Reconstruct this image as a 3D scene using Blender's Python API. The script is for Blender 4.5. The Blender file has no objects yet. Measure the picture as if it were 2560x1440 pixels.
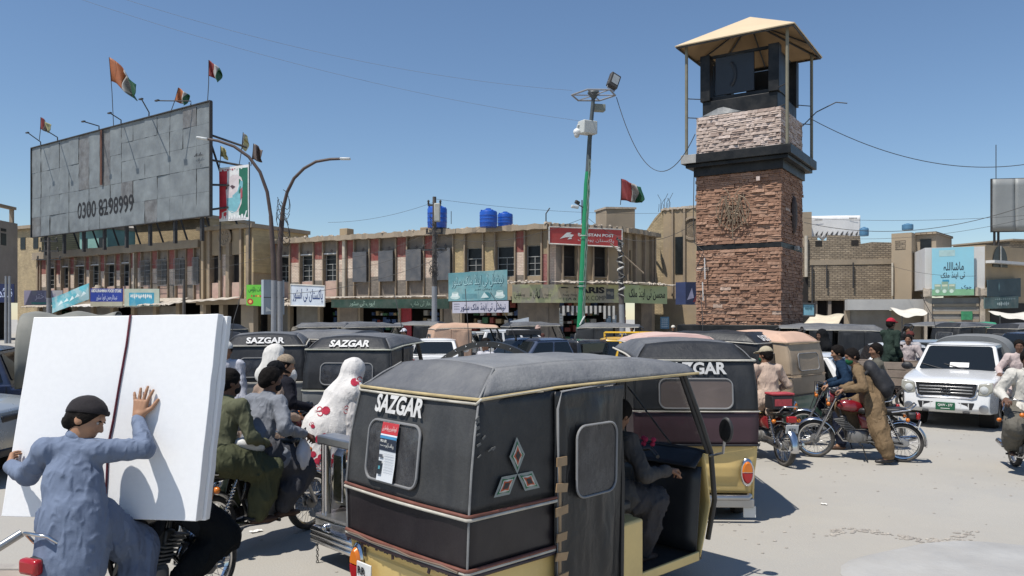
import bpy, bmesh, math, random
import numpy as np
from mathutils import Vector, Matrix, Quaternion
from mathutils.bvhtree import BVHTree
import unicodedata
random.seed(7); RNG = np.random.default_rng(7)
SC = bpy.context.scene
COL = SC.collection
# ------------------------------------------------------------------ camera
H, F = 2.2, 1950.0          # camera height (m), focal length in photograph pixels
cd = bpy.data.cameras.new('camera'); cam = bpy.data.objects.new('camera', cd); COL.objects.link(cam)
cam.location = (0, 0, H); cam.rotation_euler = (math.radians(90), 0, 0)
cd.sensor_width = 36; cd.lens = 36 * F / 2560; cd.shift_y = 67 / 2560
cd.clip_start = .1; cd.clip_end = 3000
SC.camera = cam
# ------------------------------------------------------------------ light
SUN_EL, SUN_DX, SUN_DY = math.radians(65), -.80, -.60      # the sun stands high behind the camera's left shoulder
w = bpy.data.worlds.new('World'); SC.world = w; w.use_nodes = True
nt = w.node_tree; bg = nt.nodes['Background']
sk = nt.nodes.new('ShaderNodeTexSky'); sk.sky_type = 'NISHITA'; sk.sun_disc = False
sk.sun_elevation = SUN_EL; sk.sun_rotation = math.atan2(SUN_DX, SUN_DY)
sk.altitude = 1600; sk.air_density = 1.3; sk.dust_density = .2; sk.ozone_density = 5
nt.links.new(sk.outputs[0], bg.inputs[0]); bg.inputs[1].default_value = .11
sl = bpy.data.lights.new('sun', 'SUN'); sl.energy = 5.0; sl.angle = math.radians(.53); sl.color = (1, .955, .88)
sun = bpy.data.objects.new('sun', sl); COL.objects.link(sun)
ch = math.cos(SUN_EL)
sun.rotation_euler = Vector((SUN_DX * ch, SUN_DY * ch, math.sin(SUN_EL))).to_track_quat('Z', 'Y').to_euler()
SC.view_settings.view_transform = 'Standard'; SC.view_settings.look = 'None'
SC.view_settings.exposure = .05; SC.view_settings.gamma = 1
SC.render.engine = 'CYCLES'
SC.cycles.use_denoising = True; SC.cycles.max_bounces = 6; SC.cycles.diffuse_bounces = 3
SC.cycles.glossy_bounces = 3; SC.cycles.transmission_bounces = 5; SC.cycles.transparent_max_bounces = 12
SC.cycles.caustics_reflective = False; SC.cycles.caustics_refractive = False
SC.cycles.sample_clamp_indirect = 6
R = math.radians
# ------------------------------------------------------------------ picture helpers (only to find real positions)
def P(px, py, Y): return Vector(((px - 1280) / F * Y, Y, H + (787 - py) / F * Y))
def GY(py): return H * F / (py - 787)
def ZY(py, Y): return H + (787 - py) / F * Y
# ------------------------------------------------------------------ materials
MATS = {}
def lin(c):
    if isinstance(c, str):
        c = c.lstrip('#'); c = [int(c[i:i + 2], 16) / 255 for i in (0, 2, 4)]
        return tuple(x / 12.92 if x <= .04045 else ((x + .055) / 1.055) ** 2.4 for x in c)
    return c
def M(name, col=(.5, .5, .5), rough=.6, metal=0, var=.15, scale=3, dirt=0, dirt_col=(.36, .32, .27), dscale=1.5,
      bump=0, bscale=40, alpha=1, trans=0, spec=.5, coat=0, emit=None, wave=None, brick=None, coords='Object', streak=0, two=None, folds=0):
    """Procedural surface: a base colour with soft tone variation, optional dust or stains, grain relief."""
    if name in MATS: return MATS[name]
    m = bpy.data.materials.new(name); m.use_nodes = True; MATS[name] = m
    n = m.node_tree.nodes; l = m.node_tree.links; b = n['Principled BSDF']
    col = lin(col)
    tc = n.new('ShaderNodeTexCoord'); vec = tc.outputs[coords]
    def noise(sc, det=4, v=None, rgh=.6):
        t = n.new('ShaderNodeTexNoise'); t.inputs['Scale'].default_value = sc; t.inputs['Detail'].default_value = det
        t.inputs['Roughness'].default_value = rgh
        l.new(v or vec, t.inputs['Vector']); return t
    def mix(fac, a, c, mode='MIX'):
        x = n.new('ShaderNodeMix'); x.data_type = 'RGBA'; x.blend_type = mode
        for s, v in ((0, fac), (6, a), (7, c)):
            if hasattr(v, 'is_output'): l.new(v, x.inputs[s])
            else: x.inputs[s].default_value = v if s == 0 else (*lin(v)[:3], 1)
        return x.outputs[2]
    def ramp(v, a, c):
        r = n.new('ShaderNodeMapRange'); r.inputs[1].default_value = a; r.inputs[2].default_value = c; l.new(v, r.inputs[0]); return r.outputs[0]
    base = col; height = None
    if brick:
        bt = n.new('ShaderNodeTexBrick')
        sep = n.new('ShaderNodeSeparateXYZ'); cmb = n.new('ShaderNodeCombineXYZ'); l.new(vec, sep.inputs[0])
        l.new(sep.outputs[brick.get('ax', 0)], cmb.inputs[0]); l.new(sep.outputs[2], cmb.inputs[1]); l.new(cmb.outputs[0], bt.inputs['Vector'])
        bt.inputs['Scale'].default_value = 1; bt.inputs['Brick Width'].default_value = brick.get('w', .24); bt.inputs['Row Height'].default_value = brick.get('h', .08)
        bt.inputs['Mortar Size'].default_value = brick.get('m', .008); bt.inputs['Mortar Smooth'].default_value = .3
        bt.inputs['Color1'].default_value = (*col, 1); bt.inputs['Color2'].default_value = (*[x * brick.get('v', .75) for x in col], 1)
        bt.inputs['Mortar'].default_value = (*lin(brick.get('mc', [x * .6 for x in col])), 1)
        base = bt.outputs[0]; height = bt.outputs[1]
    if two is not None:
        base = mix(ramp(noise(two[1], 5).outputs[0], .47, .56), base, two[0])
    if var:
        nz = noise(scale, 5)
        hi = mix(1.0, base, (1 + var, 1 + var, 1 + var), 'MULTIPLY'); lo = mix(1.0, base, (1 - var, 1 - var, 1 - var * .9), 'MULTIPLY')
        base = mix(ramp(nz.outputs[0], .3, .7), lo, hi)
    if streak:
        mp = n.new('ShaderNodeMapping'); mp.inputs['Scale'].default_value = (6, 6, .5); l.new(vec, mp.inputs[0])
        s = noise(1.0, 4, mp.outputs[0]); f = n.new('ShaderNodeMath'); f.operation = 'MULTIPLY'; l.new(ramp(s.outputs[0], .5, .75), f.inputs[0]); f.inputs[1].default_value = streak
        base = mix(f.outputs[0], base, dirt_col)
    if dirt:
        d = noise(dscale, 6, rgh=.7); f = n.new('ShaderNodeMath'); f.operation = 'MULTIPLY'; l.new(ramp(d.outputs[0], .42, .68), f.inputs[0]); f.inputs[1].default_value = dirt
        base = mix(f.outputs[0], base, dirt_col)
    if hasattr(base, 'is_output'): l.new(base, b.inputs['Base Color'])
    else: b.inputs['Base Color'].default_value = (*base, 1)
    b.inputs['Roughness'].default_value = rough; b.inputs['Metallic'].default_value = metal
    if rough < .75 and var:
        rr = n.new('ShaderNodeMapRange'); rr.inputs[3].default_value = max(.03, rough - .1); rr.inputs[4].default_value = min(1, rough + .14); l.new(noise(scale * 2.3, 4).outputs[0], rr.inputs[0]); l.new(rr.outputs[0], b.inputs['Roughness'])
    b.inputs['Specular IOR Level'].default_value = spec
    if coat: b.inputs['Coat Weight'].default_value = coat; b.inputs['Coat Roughness'].default_value = .08
    if alpha < 1: b.inputs['Alpha'].default_value = alpha
    if trans: b.inputs['Transmission Weight'].default_value = trans
    if emit: b.inputs['Emission Color'].default_value = (*lin(emit[0]), 1); b.inputs['Emission Strength'].default_value = emit[1]
    hs = []
    if bump:
        hs.append((noise(bscale, 5).outputs[0], bump))
    if height is not None: hs.append((height, -.6))
    if folds:
        for sc_, st_, k_ in ((7, (1, 1, .45), 1), (17, (1.2, 1.2, .6), .55)):
            mp = n.new('ShaderNodeMapping'); mp.inputs['Scale'].default_value = st_; l.new(vec, mp.inputs[0]); fn_ = n.new('ShaderNodeTexNoise'); fn_.noise_type = 'RIDGED_MULTIFRACTAL'
            fn_.inputs['Scale'].default_value = sc_; fn_.inputs['Detail'].default_value = 2; fn_.inputs['Distortion'].default_value = .5; l.new(mp.outputs[0], fn_.inputs['Vector']); hs.append((fn_.outputs[0], folds * k_))
    if wave:
        wv = n.new('ShaderNodeTexWave'); wv.bands_direction = wave[1]; wv.inputs['Scale'].default_value = wave[0]; l.new(vec, wv.inputs[0]); hs.append((wv.outputs[1], wave[2]))
    prev = None
    for h, s in hs:
        bn = n.new('ShaderNodeBump'); bn.inputs['Strength'].default_value = min(1, abs(s)); bn.inputs['Distance'].default_value = .012 if not folds else .035; bn.invert = s < 0
        l.new(h, bn.inputs['Height'])
        if prev: l.new(prev, bn.inputs['Normal'])
        prev = bn.outputs[0]
    if prev: l.new(prev, b.inputs['Normal'])
    return m
def glass(name, col=(.02, .025, .03), alpha=.75, rough=.06):
    return M(name, col, rough, var=0, alpha=alpha, spec=.6)
# ------------------------------------------------------------------ mesh builder
def rotm(rx=0, ry=0, rz=0): return Matrix.Rotation(rz, 3, 'Z') @ Matrix.Rotation(ry, 3, 'Y') @ Matrix.Rotation(rx, 3, 'X')
class G:
    def __init__(s): s.v = []; s.f = []; s.m = []
    def add(s, v, f, mi=0):
        o = len(s.v); s.v += [tuple(p) for p in v]; s.f += [tuple(i + o for i in q) for q in f]; s.m += [mi] * len(f); return s
    def box(s, a, b, mi=0):
        (x0, y0, z0), (x1, y1, z1) = a, b
        return s.add([(x0, y0, z0), (x1, y0, z0), (x1, y1, z0), (x0, y1, z0), (x0, y0, z1), (x1, y0, z1), (x1, y1, z1), (x0, y1, z1)],
                     [(3, 2, 1, 0), (4, 5, 6, 7), (0, 1, 5, 4), (1, 2, 6, 5), (2, 3, 7, 6), (3, 0, 4, 7)], mi)
    def ob(s, c, d, r=None, mi=0, taper=1):
        r = r or Matrix.Identity(3); c = Vector(c); dx, dy, dz = [q / 2 for q in d]; t = taper
        pts = [(-dx, -dy, -dz), (dx, -dy, -dz), (dx, dy, -dz), (-dx, dy, -dz), (-dx * t, -dy * t, dz), (dx * t, -dy * t, dz), (dx * t, dy * t, dz), (-dx * t, dy * t, dz)]
        return s.add([c + r @ Vector(p) for p in pts], [(3, 2, 1, 0), (4, 5, 6, 7), (0, 1, 5, 4), (1, 2, 6, 5), (2, 3, 7, 6), (3, 0, 4, 7)], mi)
    def tube(s, pts, r, n=8, closed=False, mi=0):
        pts = [Vector(p) for p in pts]; N = len(pts); rs = r if isinstance(r, (list, tuple)) else [r] * N
        v = []; up = None
        for i, p in enumerate(pts):
            if closed: d = pts[(i + 1) % N] - pts[i - 1]
            else: d = pts[min(i + 1, N - 1)] - pts[max(i - 1, 0)]
            if d.length < 1e-9: d = Vector((0, 0, 1))
            d.normalize()
            if up is None: up = Vector((0, 0, 1)) if abs(d.z) < .9 else Vector((1, 0, 0))
            a = d.cross(up)
            if a.length < 1e-4: a = d.orthogonal()
            a.normalize(); b = a.cross(d); up = b
            v += [p + (a * math.cos(t) + b * math.sin(t)) * rs[i] for t in [2 * math.pi * k / n for k in range(n)]]
        f = []
        for i in range(N if closed else N - 1):
            j = (i + 1) % N
            f += [(i * n + k, i * n + (k + 1) % n, j * n + (k + 1) % n, j * n + k) for k in range(n)]
        if not closed: f += [tuple(range(n)), tuple((N - 1) * n + k for k in reversed(range(n)))]
        f = [tuple(reversed(q)) for q in f]
        return s.add(v, f, mi)
    def cyl(s, a, b, r, r2=None, n=16, mi=0): return s.tube([a, b], [r, r if r2 is None else r2], n, mi=mi)
    def lathe(s, prof, c=(0, 0, 0), ax=(0, 0, 1), n=24, mi=0, closed=False):
        ax = Vector(ax).normalized(); a = ax.orthogonal().normalized(); b = ax.cross(a); c = Vector(c); v = []
        for r, h in prof: v += [c + ax * h + (a * math.cos(t) + b * math.sin(t)) * r for t in [2 * math.pi * k / n for k in range(n)]]
        f = []; N = len(prof)
        for i in range(N if closed else N - 1):
            j = (i + 1) % N
            f += [(i * n + k, i * n + (k + 1) % n, j * n + (k + 1) % n, j * n + k) for k in range(n)]
        if not closed:
            if prof[0][0] > 1e-6: f.append(tuple(reversed(range(n))))
            if prof[-1][0] > 1e-6: f.append(tuple((N - 1) * n + k for k in range(n)))
        return s.add(v, f, mi)
    def prism(s, poly, y0, y1, ax='y', mi=0, tr=None):
        """poly: 2-D points; extruded along an axis. ax y: (x,z); ax x: (y,z); ax z: (x,y)"""
        def q(p, t):
            r = {'y': (p[0], t, p[1]), 'x': (t, p[0], p[1]), 'z': (p[0], p[1], t)}[ax]
            return tr(Vector(r)) if tr else r
        N = len(poly); v = [q(p, y0) for p in poly] + [q(p, y1) for p in poly]
        f = [tuple(range(N)), tuple(reversed(range(N, 2 * N)))] + [(i, N + i, N + (i + 1) % N, (i + 1) % N) for i in range(N)]
        return s.add(v, f, mi)
    def grid(s, fn, nu, nv, mi=0, thick=0):
        v = [fn(i / nu, j / nv) for j in range(nv + 1) for i in range(nu + 1)]
        W = nu + 1
        f = [(j * W + i, j * W + i + 1, (j + 1) * W + i + 1, (j + 1) * W + i) for j in range(nv) for i in range(nu)]
        return s.add(v, f, mi)
    def sph(s, c, r, n=12, mi=0, rot=None):
        r = r if isinstance(r, (tuple, list)) else (r, r, r); rot = rot or Matrix.Identity(3); c = Vector(c); v = []; m = n // 2
        for j in range(1, m):
            ph = math.pi * j / m
            for i in range(n):
                t = 2 * math.pi * i / n; v.append(c + rot @ Vector((r[0] * math.sin(ph) * math.cos(t), r[1] * math.sin(ph) * math.sin(t), r[2] * math.cos(ph))))
        v += [c + rot @ Vector((0, 0, r[2])), c - rot @ Vector((0, 0, r[2]))]
        f = [(j * n + i, (j + 1) * n + i, (j + 1) * n + (i + 1) % n, j * n + (i + 1) % n) for j in range(m - 2) for i in range(n)]
        T = len(v) - 2
        f += [(T, i, (i + 1) % n) for i in range(n)] + [(T + 1, (m - 2) * n + (i + 1) % n, (m - 2) * n + i) for i in range(n)]
        return s.add(v, f, mi)
    def xf(s, mat):
        s.v = [tuple(mat @ Vector(p)) for p in s.v]; return s
    def mesh(s, name, mats, smooth=None):
        me = bpy.data.meshes.new(name); me.from_pydata(s.v, [], s.f)
        for m in (mats if isinstance(mats, (list, tuple)) else [mats]): me.materials.append(m)
        if any(s.m): me.polygons.foreach_set('material_index', s.m)
        if smooth is not None:
            me.polygons.foreach_set('use_smooth', [True] * len(me.polygons))
            if smooth < 180: me.set_sharp_from_angle(angle=R(smooth))
        me.update(); return me
    def build(s, name, mats, parent=None, smooth=None, bevel=0, solid=0, subsurf=0, **tags):
        o = bpy.data.objects.new(name, s.mesh(name, mats, smooth)); COL.objects.link(o)
        if parent is not None: o.parent = parent
        if solid:
            md = o.modifiers.new('solid', 'SOLIDIFY'); md.thickness = solid; md.offset = -1
        if bevel:
            md = o.modifiers.new('bevel', 'BEVEL'); md.width = bevel; md.segments = 2; md.limit_method = 'ANGLE'; md.angle_limit = R(40)
            if smooth is None: o.data.polygons.foreach_set('use_smooth', [True] * len(o.data.polygons)); o.data.set_sharp_from_angle(angle=R(35))
        if subsurf:
            md = o.modifiers.new('sub', 'SUBSURF'); md.levels = md.render_levels = subsurf
        for k, v in tags.items(): o[k] = v
        return o
def tag(o, label, cat, group=None, kind=None):
    o['label'] = label; o['category'] = cat
    if group: o['group'] = group
    if kind: o['kind'] = kind
    return o
def thing(name, label, cat, loc=(0, 0, 0), rz=0, group=None, scale=1):
    o = bpy.data.objects.new(name, None); COL.objects.link(o); o.empty_display_size = .1
    o.location = loc; o.rotation_euler = (0, 0, rz); o.scale = (scale,) * 3
    return tag(o, label, cat, group)
def link(name, me, parent=None, loc=(0, 0, 0), rot=(0, 0, 0), sc=(1, 1, 1)):
    o = bpy.data.objects.new(name, me); COL.objects.link(o); o.parent = parent; o.location = loc; o.rotation_euler = rot; o.scale = sc; return o
KIDS = None
def copy_tree(o, parent=None):
    c = o.copy(); COL.objects.link(c); c.parent = parent
    for ch in o.children: copy_tree(ch, c)
    return c
# ------------------------------------------------------------------ lettering
FORMS = {}
for cp in range(0xFB50, 0xFEFD):
    d = unicodedata.decomposition(chr(cp)).split()
    if len(d) == 2 and d[0] in ('<isolated>', '<final>', '<initial>', '<medial>'): FORMS.setdefault(chr(int(d[1], 16)), {}).setdefault(d[0][1:-1], chr(cp))
def urdu(s):
    """Joined letter forms in visual order (the text object itself does no shaping)."""
    out = []
    joins_next = lambda c: c in FORMS and 'initial' in FORMS[c]
    for i, c in enumerate(s):
        if c not in FORMS: out.append(c); continue
        p = i > 0 and joins_next(s[i - 1]); nx = i + 1 < len(s) and joins_next(c) and s[i + 1] in FORMS and 'final' in FORMS[s[i + 1]]
        f = FORMS[c]
        out.append(f.get('medial' if p and nx else 'final' if p else 'initial' if nx else 'isolated', f.get('isolated', c)))
    return ''.join(reversed(out))
def text_mesh(s, height=None, width=None, bold=0, res=3, shear=0, rtl=False):
    """Flat lettering centred on the origin in the xy plane -> (verts, faces, w, h)."""
    c = bpy.data.curves.new('lettering', 'FONT'); c.body = urdu(s) if rtl else s
    c.offset = bold; c.resolution_u = res; c.shear = shear
    o = bpy.data.objects.new('lettering', c); COL.objects.link(o)
    bpy.context.view_layer.update()
    me = o.evaluated_get(bpy.context.evaluated_depsgraph_get()).to_mesh()
    v = np.array([tuple(p.co) for p in me.vertices]) if len(me.vertices) else np.zeros((1, 3)); f = [tuple(p.vertices) for p in me.polygons]
    bpy.data.objects.remove(o)
    lo, hi = v.min(0), v.max(0); v = v - (lo + hi) / 2; sz = np.maximum(hi - lo, 1e-6)
    sx = sy = 1
    if height: sy = height / sz[1]; sx = sy
    if width: sx = width / sz[0]; sy = sy if height else sx
    v[:, 0] *= sx; v[:, 1] *= sy
    return v, f, sz[0] * sx, sz[1] * sy
def lettering(s, mat, parent, org, ex, ey, height=None, width=None, bold=0, shear=0, rtl=False, off=.004, name='lettering', fn=None, res=3):
    """Lettering on a plane through org spanned by ex (reading direction) and ey (up), or on a curved panel fn(x,y)->point."""
    v, f, _, _ = text_mesh(s, height, width, bold, res, shear, rtl)
    ex = Vector(ex).normalized(); ey = Vector(ey).normalized(); nn = ex.cross(ey); org = Vector(org)
    pts = [fn(p[0], p[1]) if fn else org + ex * p[0] + ey * p[1] + nn * off for p in v]
    return G().add(pts, f).build(name, mat, parent)
def smooth_noise(P3, freq, seed=0, stretch=(1, 1, 1)):
    """Trilinear value noise in [-1,1] for an (N,3) array."""
    g = np.random.default_rng(seed).uniform(-1, 1, (24, 24, 24)).astype(np.float32)
    q = np.asarray(P3, np.float32) * (np.array(stretch, np.float32) * freq) + 100.37
    i = np.floor(q).astype(int); t = q - i; t = t * t * (3 - 2 * t); r = 0
    for dx in (0, 1):
        for dy in (0, 1):
            for dz in (0, 1):
                wgt = (t[:, 0] if dx else 1 - t[:, 0]) * (t[:, 1] if dy else 1 - t[:, 1]) * (t[:, 2] if dz else 1 - t[:, 2])
                r = r + wgt * g[(i[:, 0] + dx) % 24, (i[:, 1] + dy) % 24, (i[:, 2] + dz) % 24]
    return r
def n1(x, y, z, f=1, seed=0): return float(smooth_noise(np.array([[x, y, z]]), f, seed)[0])
# ================================================================== THE SETTING
m_ground = M('dusty_concrete_road', (.365, .346, .309), .9, var=.07, scale=.25, dirt=.5, dirt_col=(.395, .358, .30), dscale=.4, bump=.5, bscale=45, two=((.345, .332, .305), .8), coords='Object')
m_pave = M('pinkish_pavement', (.36, .30, .25), .9, var=.15, scale=2, dirt=.5, dirt_col=(.30, .26, .22), bump=.4, bscale=30)
g = G()
def gz(u, v):
    x = -250 + 500 * u; y = -150 + 500 * v
    return (x, y, 0)
g.grid(gz, 40, 40).build('road', m_ground, kind='structure')
# worn, slightly raised concrete patch at the lower right and the pavement at the lower left
pts = [(4.35 + 1.5 * math.cos(t) * (1 + .05 * math.sin(3 * t)), 6.2 + 1.25 * math.sin(t) * (1 + .05 * math.sin(5 * t))) for t in [k * math.tau / 40 for k in range(40)]]
pg = G(); pg.add([(x, y, .022) for x, y in pts] + [(4.35 + (x - 4.35) * 1.05, 6.2 + (y - 6.2) * 1.06, .002) for x, y in pts], [tuple(range(40))] + [(i, i + 40, (i + 1) % 40 + 40, (i + 1) % 40) for i in range(40)])
pg.build('concrete_patch', M('pale_concrete', (.37, .365, .35), .9, var=.14, scale=1.6, dirt=.5, dirt_col=(.36, .34, .31), bump=.6, bscale=18), smooth=30, kind='structure')
G().box((-9, 4.2, 0), (-3.55, 6.4, .11)).build('pavement', m_pave, bevel=.02, kind='structure')
for i in range(5):
    G().box((-9, 6.403, 0), (-8.9 + 0, 6.5, .12)) if False else None
    G().box((-8.6 + i * 1.02, 6.403, 0), (-7.6 + i * 1.02, 6.52, .125)).build('kerb', M('kerb_concrete', (.38, .35, .31), .9, var=.2, scale=5, bump=.4), bevel=.015, kind='structure')
# litter on the road
m_paper = M('paper', (.72, .70, .66), .8, var=.1); m_stone = M('pebble', (.33, .30, .26), .9, var=.3, scale=9)
lg = G()
for i in range(520):
    x = RNG.uniform(-3, 9); y = RNG.uniform(5, 16); r = RNG.uniform(.006, .022)
    a = RNG.uniform(0, 6.28); lg.add([(x + r * math.cos(a + k * 1.57) * (1 + .5 * (k % 2)), y + r * math.sin(a + k * 1.57), .004) for k in range(4)] + [(x, y, r * .7)], [(0, 1, 4), (1, 2, 4), (2, 3, 4), (3, 0, 4)])
for i in range(150):
    t = RNG.uniform(0, 1); x = 3.15 + 1.5 * t + RNG.normal(0, .05); y = 7.75 + .22 * math.sin(t * 7) + RNG.normal(0, .05); r = RNG.uniform(.008, .03)
    a = RNG.uniform(0, 6.28); lg.add([(x + r * math.cos(a + k * 1.57) * (1 + .5 * (k % 2)), y + r * math.sin(a + k * 1.57), .004) for k in range(4)] + [(x, y, r * .7)], [(0, 1, 4), (1, 2, 4), (2, 3, 4), (3, 0, 4)])
lg.build('gravel', m_stone, kind='stuff')
for i, (px, py, lb, wd) in enumerate([(548, 1352, 'flattened paper scrap lying beside the near motorcycle front wheel', .22), (1690, 1215, 'tiny pale paper scrap lying on the road beyond the near rickshaw', .08),
                                  (2060, 1262, 'small twig like scrap on the open road below the red motorcycle', .07), (640, 1330, 'white paper scrap in the shade under the second motorcycle', .12)]):
    Y = GY(py); c = P(px, py, Y); a = i * 1.3
    q = G(); q.grid(lambda u, v: (c.x + (u - .5) * wd * math.cos(a) - (v - .5) * wd * .6 * math.sin(a), c.y + (u - .5) * wd * math.sin(a) + (v - .5) * wd * .6 * math.cos(a), .006 + .012 * abs(math.sin(5 * u + 3 * v))), 5, 4)
    tag(q.build('paper_scrap', m_paper, solid=.002), lb, 'litter', 'paper scraps on the road')

# ------------------------------------------------------------------ building materials
DUST = (.40, .33, .25)
m_plaster = M('tan_plaster', (.35, .265, .165), .92, var=.16, scale=.6, dirt=.55, dirt_col=(.27, .215, .16), dscale=.7, bump=.35, bscale=14, streak=.35)
m_plaster2 = M('grey_tan_plaster', (.33, .265, .19), .92, var=.18, scale=.5, dirt=.5, dirt_col=(.26, .22, .17), dscale=.9, bump=.3, bscale=12, streak=.3)
m_fin = M('weathered_fin', (.29, .225, .155), .9, var=.22, scale=1.3, dirt=.45, dirt_col=(.25, .2, .16), dscale=2.0, bump=.3, bscale=20)
m_red = M('faded_red_plaster', (.26, .07, .06), .9, var=.25, scale=1.2, dirt=.5, dirt_col=(.33, .22, .17), dscale=1.8, bump=.3, bscale=20, streak=.5)
m_cream = M('cream_brick', (.74, .62, .50), .9, var=.12, scale=1.2, dirt=.55, dirt_col=(.45, .29, .23), dscale=1.4, streak=.55, brick=dict(w=.30, h=.11, m=.012, v=.85, mc=(.36, .29, .22)))
m_greyb = M('grey_brick', (.235, .205, .17), .92, var=.18, scale=1.5, dirt=.35, dirt_col=(.2, .17, .14), brick=dict(w=.30, h=.11, m=.014, v=.7, mc=(.17, .14, .12)))
m_yellb = M('yellow_brick', (.54, .41, .215), .9, var=.14, scale=1.3, dirt=.35, dirt_col=(.36, .28, .18), brick=dict(w=.30, h=.10, m=.012, v=.82, mc=(.33, .25, .15)))
m_redb = M('red_painted_brick', (.34, .12, .11), .9, var=.2, scale=1.5, dirt=.3, brick=dict(w=.30, h=.11, m=.012, v=.8, mc=(.2, .09, .08)))
m_mudb = M('mud_brick', (.40, .32, .225), .95, var=.28, scale=1.1, dirt=.55, dirt_col=(.20, .155, .105), dscale=2.6, bump=.9, bscale=7, brick=dict(w=.34, h=.13, m=.03, v=.62, mc=(.15, .12, .09)))
m_mudb2 = M('sandy_brick', (.50, .39, .23), .95, var=.2, scale=1.0, dirt=.3, dirt_col=(.32, .25, .16), bump=.4, bscale=9, brick=dict(w=.3, h=.11, m=.015, v=.75, mc=(.28, .22, .14)))
m_pink = M('pink_plaster', (.50, .33, .27), .9, var=.2, scale=1.5, dirt=.6, dirt_col=(.46, .38, .29), dscale=1.2, bump=.2)
m_white = M('dirty_white_plaster', (.64, .63, .61), .9, var=.12, scale=.9, dirt=.5, dirt_col=(.42, .37, .31), dscale=.9, bump=.3, bscale=16, streak=.3)
m_spand = M('grey_plaster', (.20, .17, .14), .92, var=.25, scale=1.4, streak=.5, dirt=.6, dirt_col=(.29, .235, .185), bump=.3)
m_teal = M('teal_wall', (.22, .40, .36), .9, var=.14, scale=1)
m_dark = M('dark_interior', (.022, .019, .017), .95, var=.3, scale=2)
m_pane = M('dirty_pane', (.018, .021, .022), .3, var=.3, scale=3, spec=.25)
m_frame = M('window_paint', (.33, .33, .31), .7, var=.2, scale=8)
m_iron = M('dark_iron', (.045, .043, .042), .65, var=.3, scale=6)
m_sheet = M('corrugated_grey_sheet', (.21, .215, .225), .55, metal=.3, var=.2, scale=1.5, dirt=.4, dirt_col=(.3, .26, .22))
m_shutter = M('grey_shutter', (.26, .25, .23), .6, var=.2, scale=1, dirt=.5, dirt_col=(.2, .17, .14), wave=(14, 'Z', .6))
m_tin = M('rusty_tin', (.50, .45, .38), .75, var=.25, scale=2, dirt=.6, dirt_col=(.24, .18, .13), dscale=1.4)
m_rubble = M('rubble', (.40, .34, .27), .95, var=.3, scale=6, bump=.5)
m_pipe = M('cream_pipe', (.50, .44, .35), .6, var=.15)

class Face:
    """One building front: an empty at its left end whose x runs along the front and y runs inward."""
    def __init__(s, name, label, px0, Y0, px1, Y1, cat='building', group=None):
        a = P(px0, 787, Y0); b = P(px1, 787, Y1); s.o = Vector((a.x, a.y)); d = Vector((b.x - a.x, b.y - a.y)); s.L = d.length; s.d = d / s.L
        s.root = thing(name, label, cat, (a.x, a.y, 0), math.atan2(d.y, d.x), group)
    def s(s, px):
        k = (px - 1280) / F
        return (k * s.o.y - s.o.x) / (s.d.x - k * s.d.y)
    def Y(s, px): return s.o.y + s.d.y * s.s(px)
    def z(s, px, py): return ZY(py, s.Y(px))
    def box(s, name, mat, px0, px1, z0, z1, y0, y1, bevel=0, inset=0):
        return G().box((s.s(px0) + inset, y0, z0), (s.s(px1) - inset, y1, z1)).build(name, mat, s.root, bevel=bevel)
    def W(s, x, y, z): return Vector((s.o.x + s.d.x * x - s.d.y * y, s.o.y + s.d.y * x + s.d.x * y, z))
def ragged_slab(f, name, mat, x0, x1, y0, y1, z0, z1, rag=.12, n=40, seed=0):
    r = random.Random(seed); q = G(); v = []
    for i in range(n + 1):
        x = x0 + (x1 - x0) * i / n; e = r.uniform(-rag, rag * .3); t = r.uniform(-.04, .05)
        v.append([(x, y0 - e, z0 + r.uniform(-.05, .03)), (x, y0 - e + .02, z1 + t), (x, y1, z1 + t), (x, y1, z0)])
    for i in range(n):
        o = len(q.v); q.v += v[i] + v[i + 1]
        for k in range(4): q.f.append((o + k, o + (k + 1) % 4, o + 4 + (k + 1) % 4, o + 4 + k)); q.m.append(0)
    q.f += [(3, 2, 1, 0), (len(q.v) - 4, len(q.v) - 3, len(q.v) - 2, len(q.v) - 1)]; q.m += [0, 0]
    return q.build(name, mat, f.root)
def rubble(f, x0, x1, y0, y1, z, n, seed=1, s=(.05, .22)):
    r = random.Random(seed); q = G()
    for i in range(n):
        w = r.uniform(*s); q.ob((r.uniform(x0, x1), r.uniform(y0, y1), z + w * .25), (w * 1.6, w, w * .6), rotm(r.uniform(-.4, .4), r.uniform(-.4, .4), r.uniform(0, 3)), taper=r.uniform(.5, .9))
    return q.build('rubble', m_rubble, f.root, kind='stuff')
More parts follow.
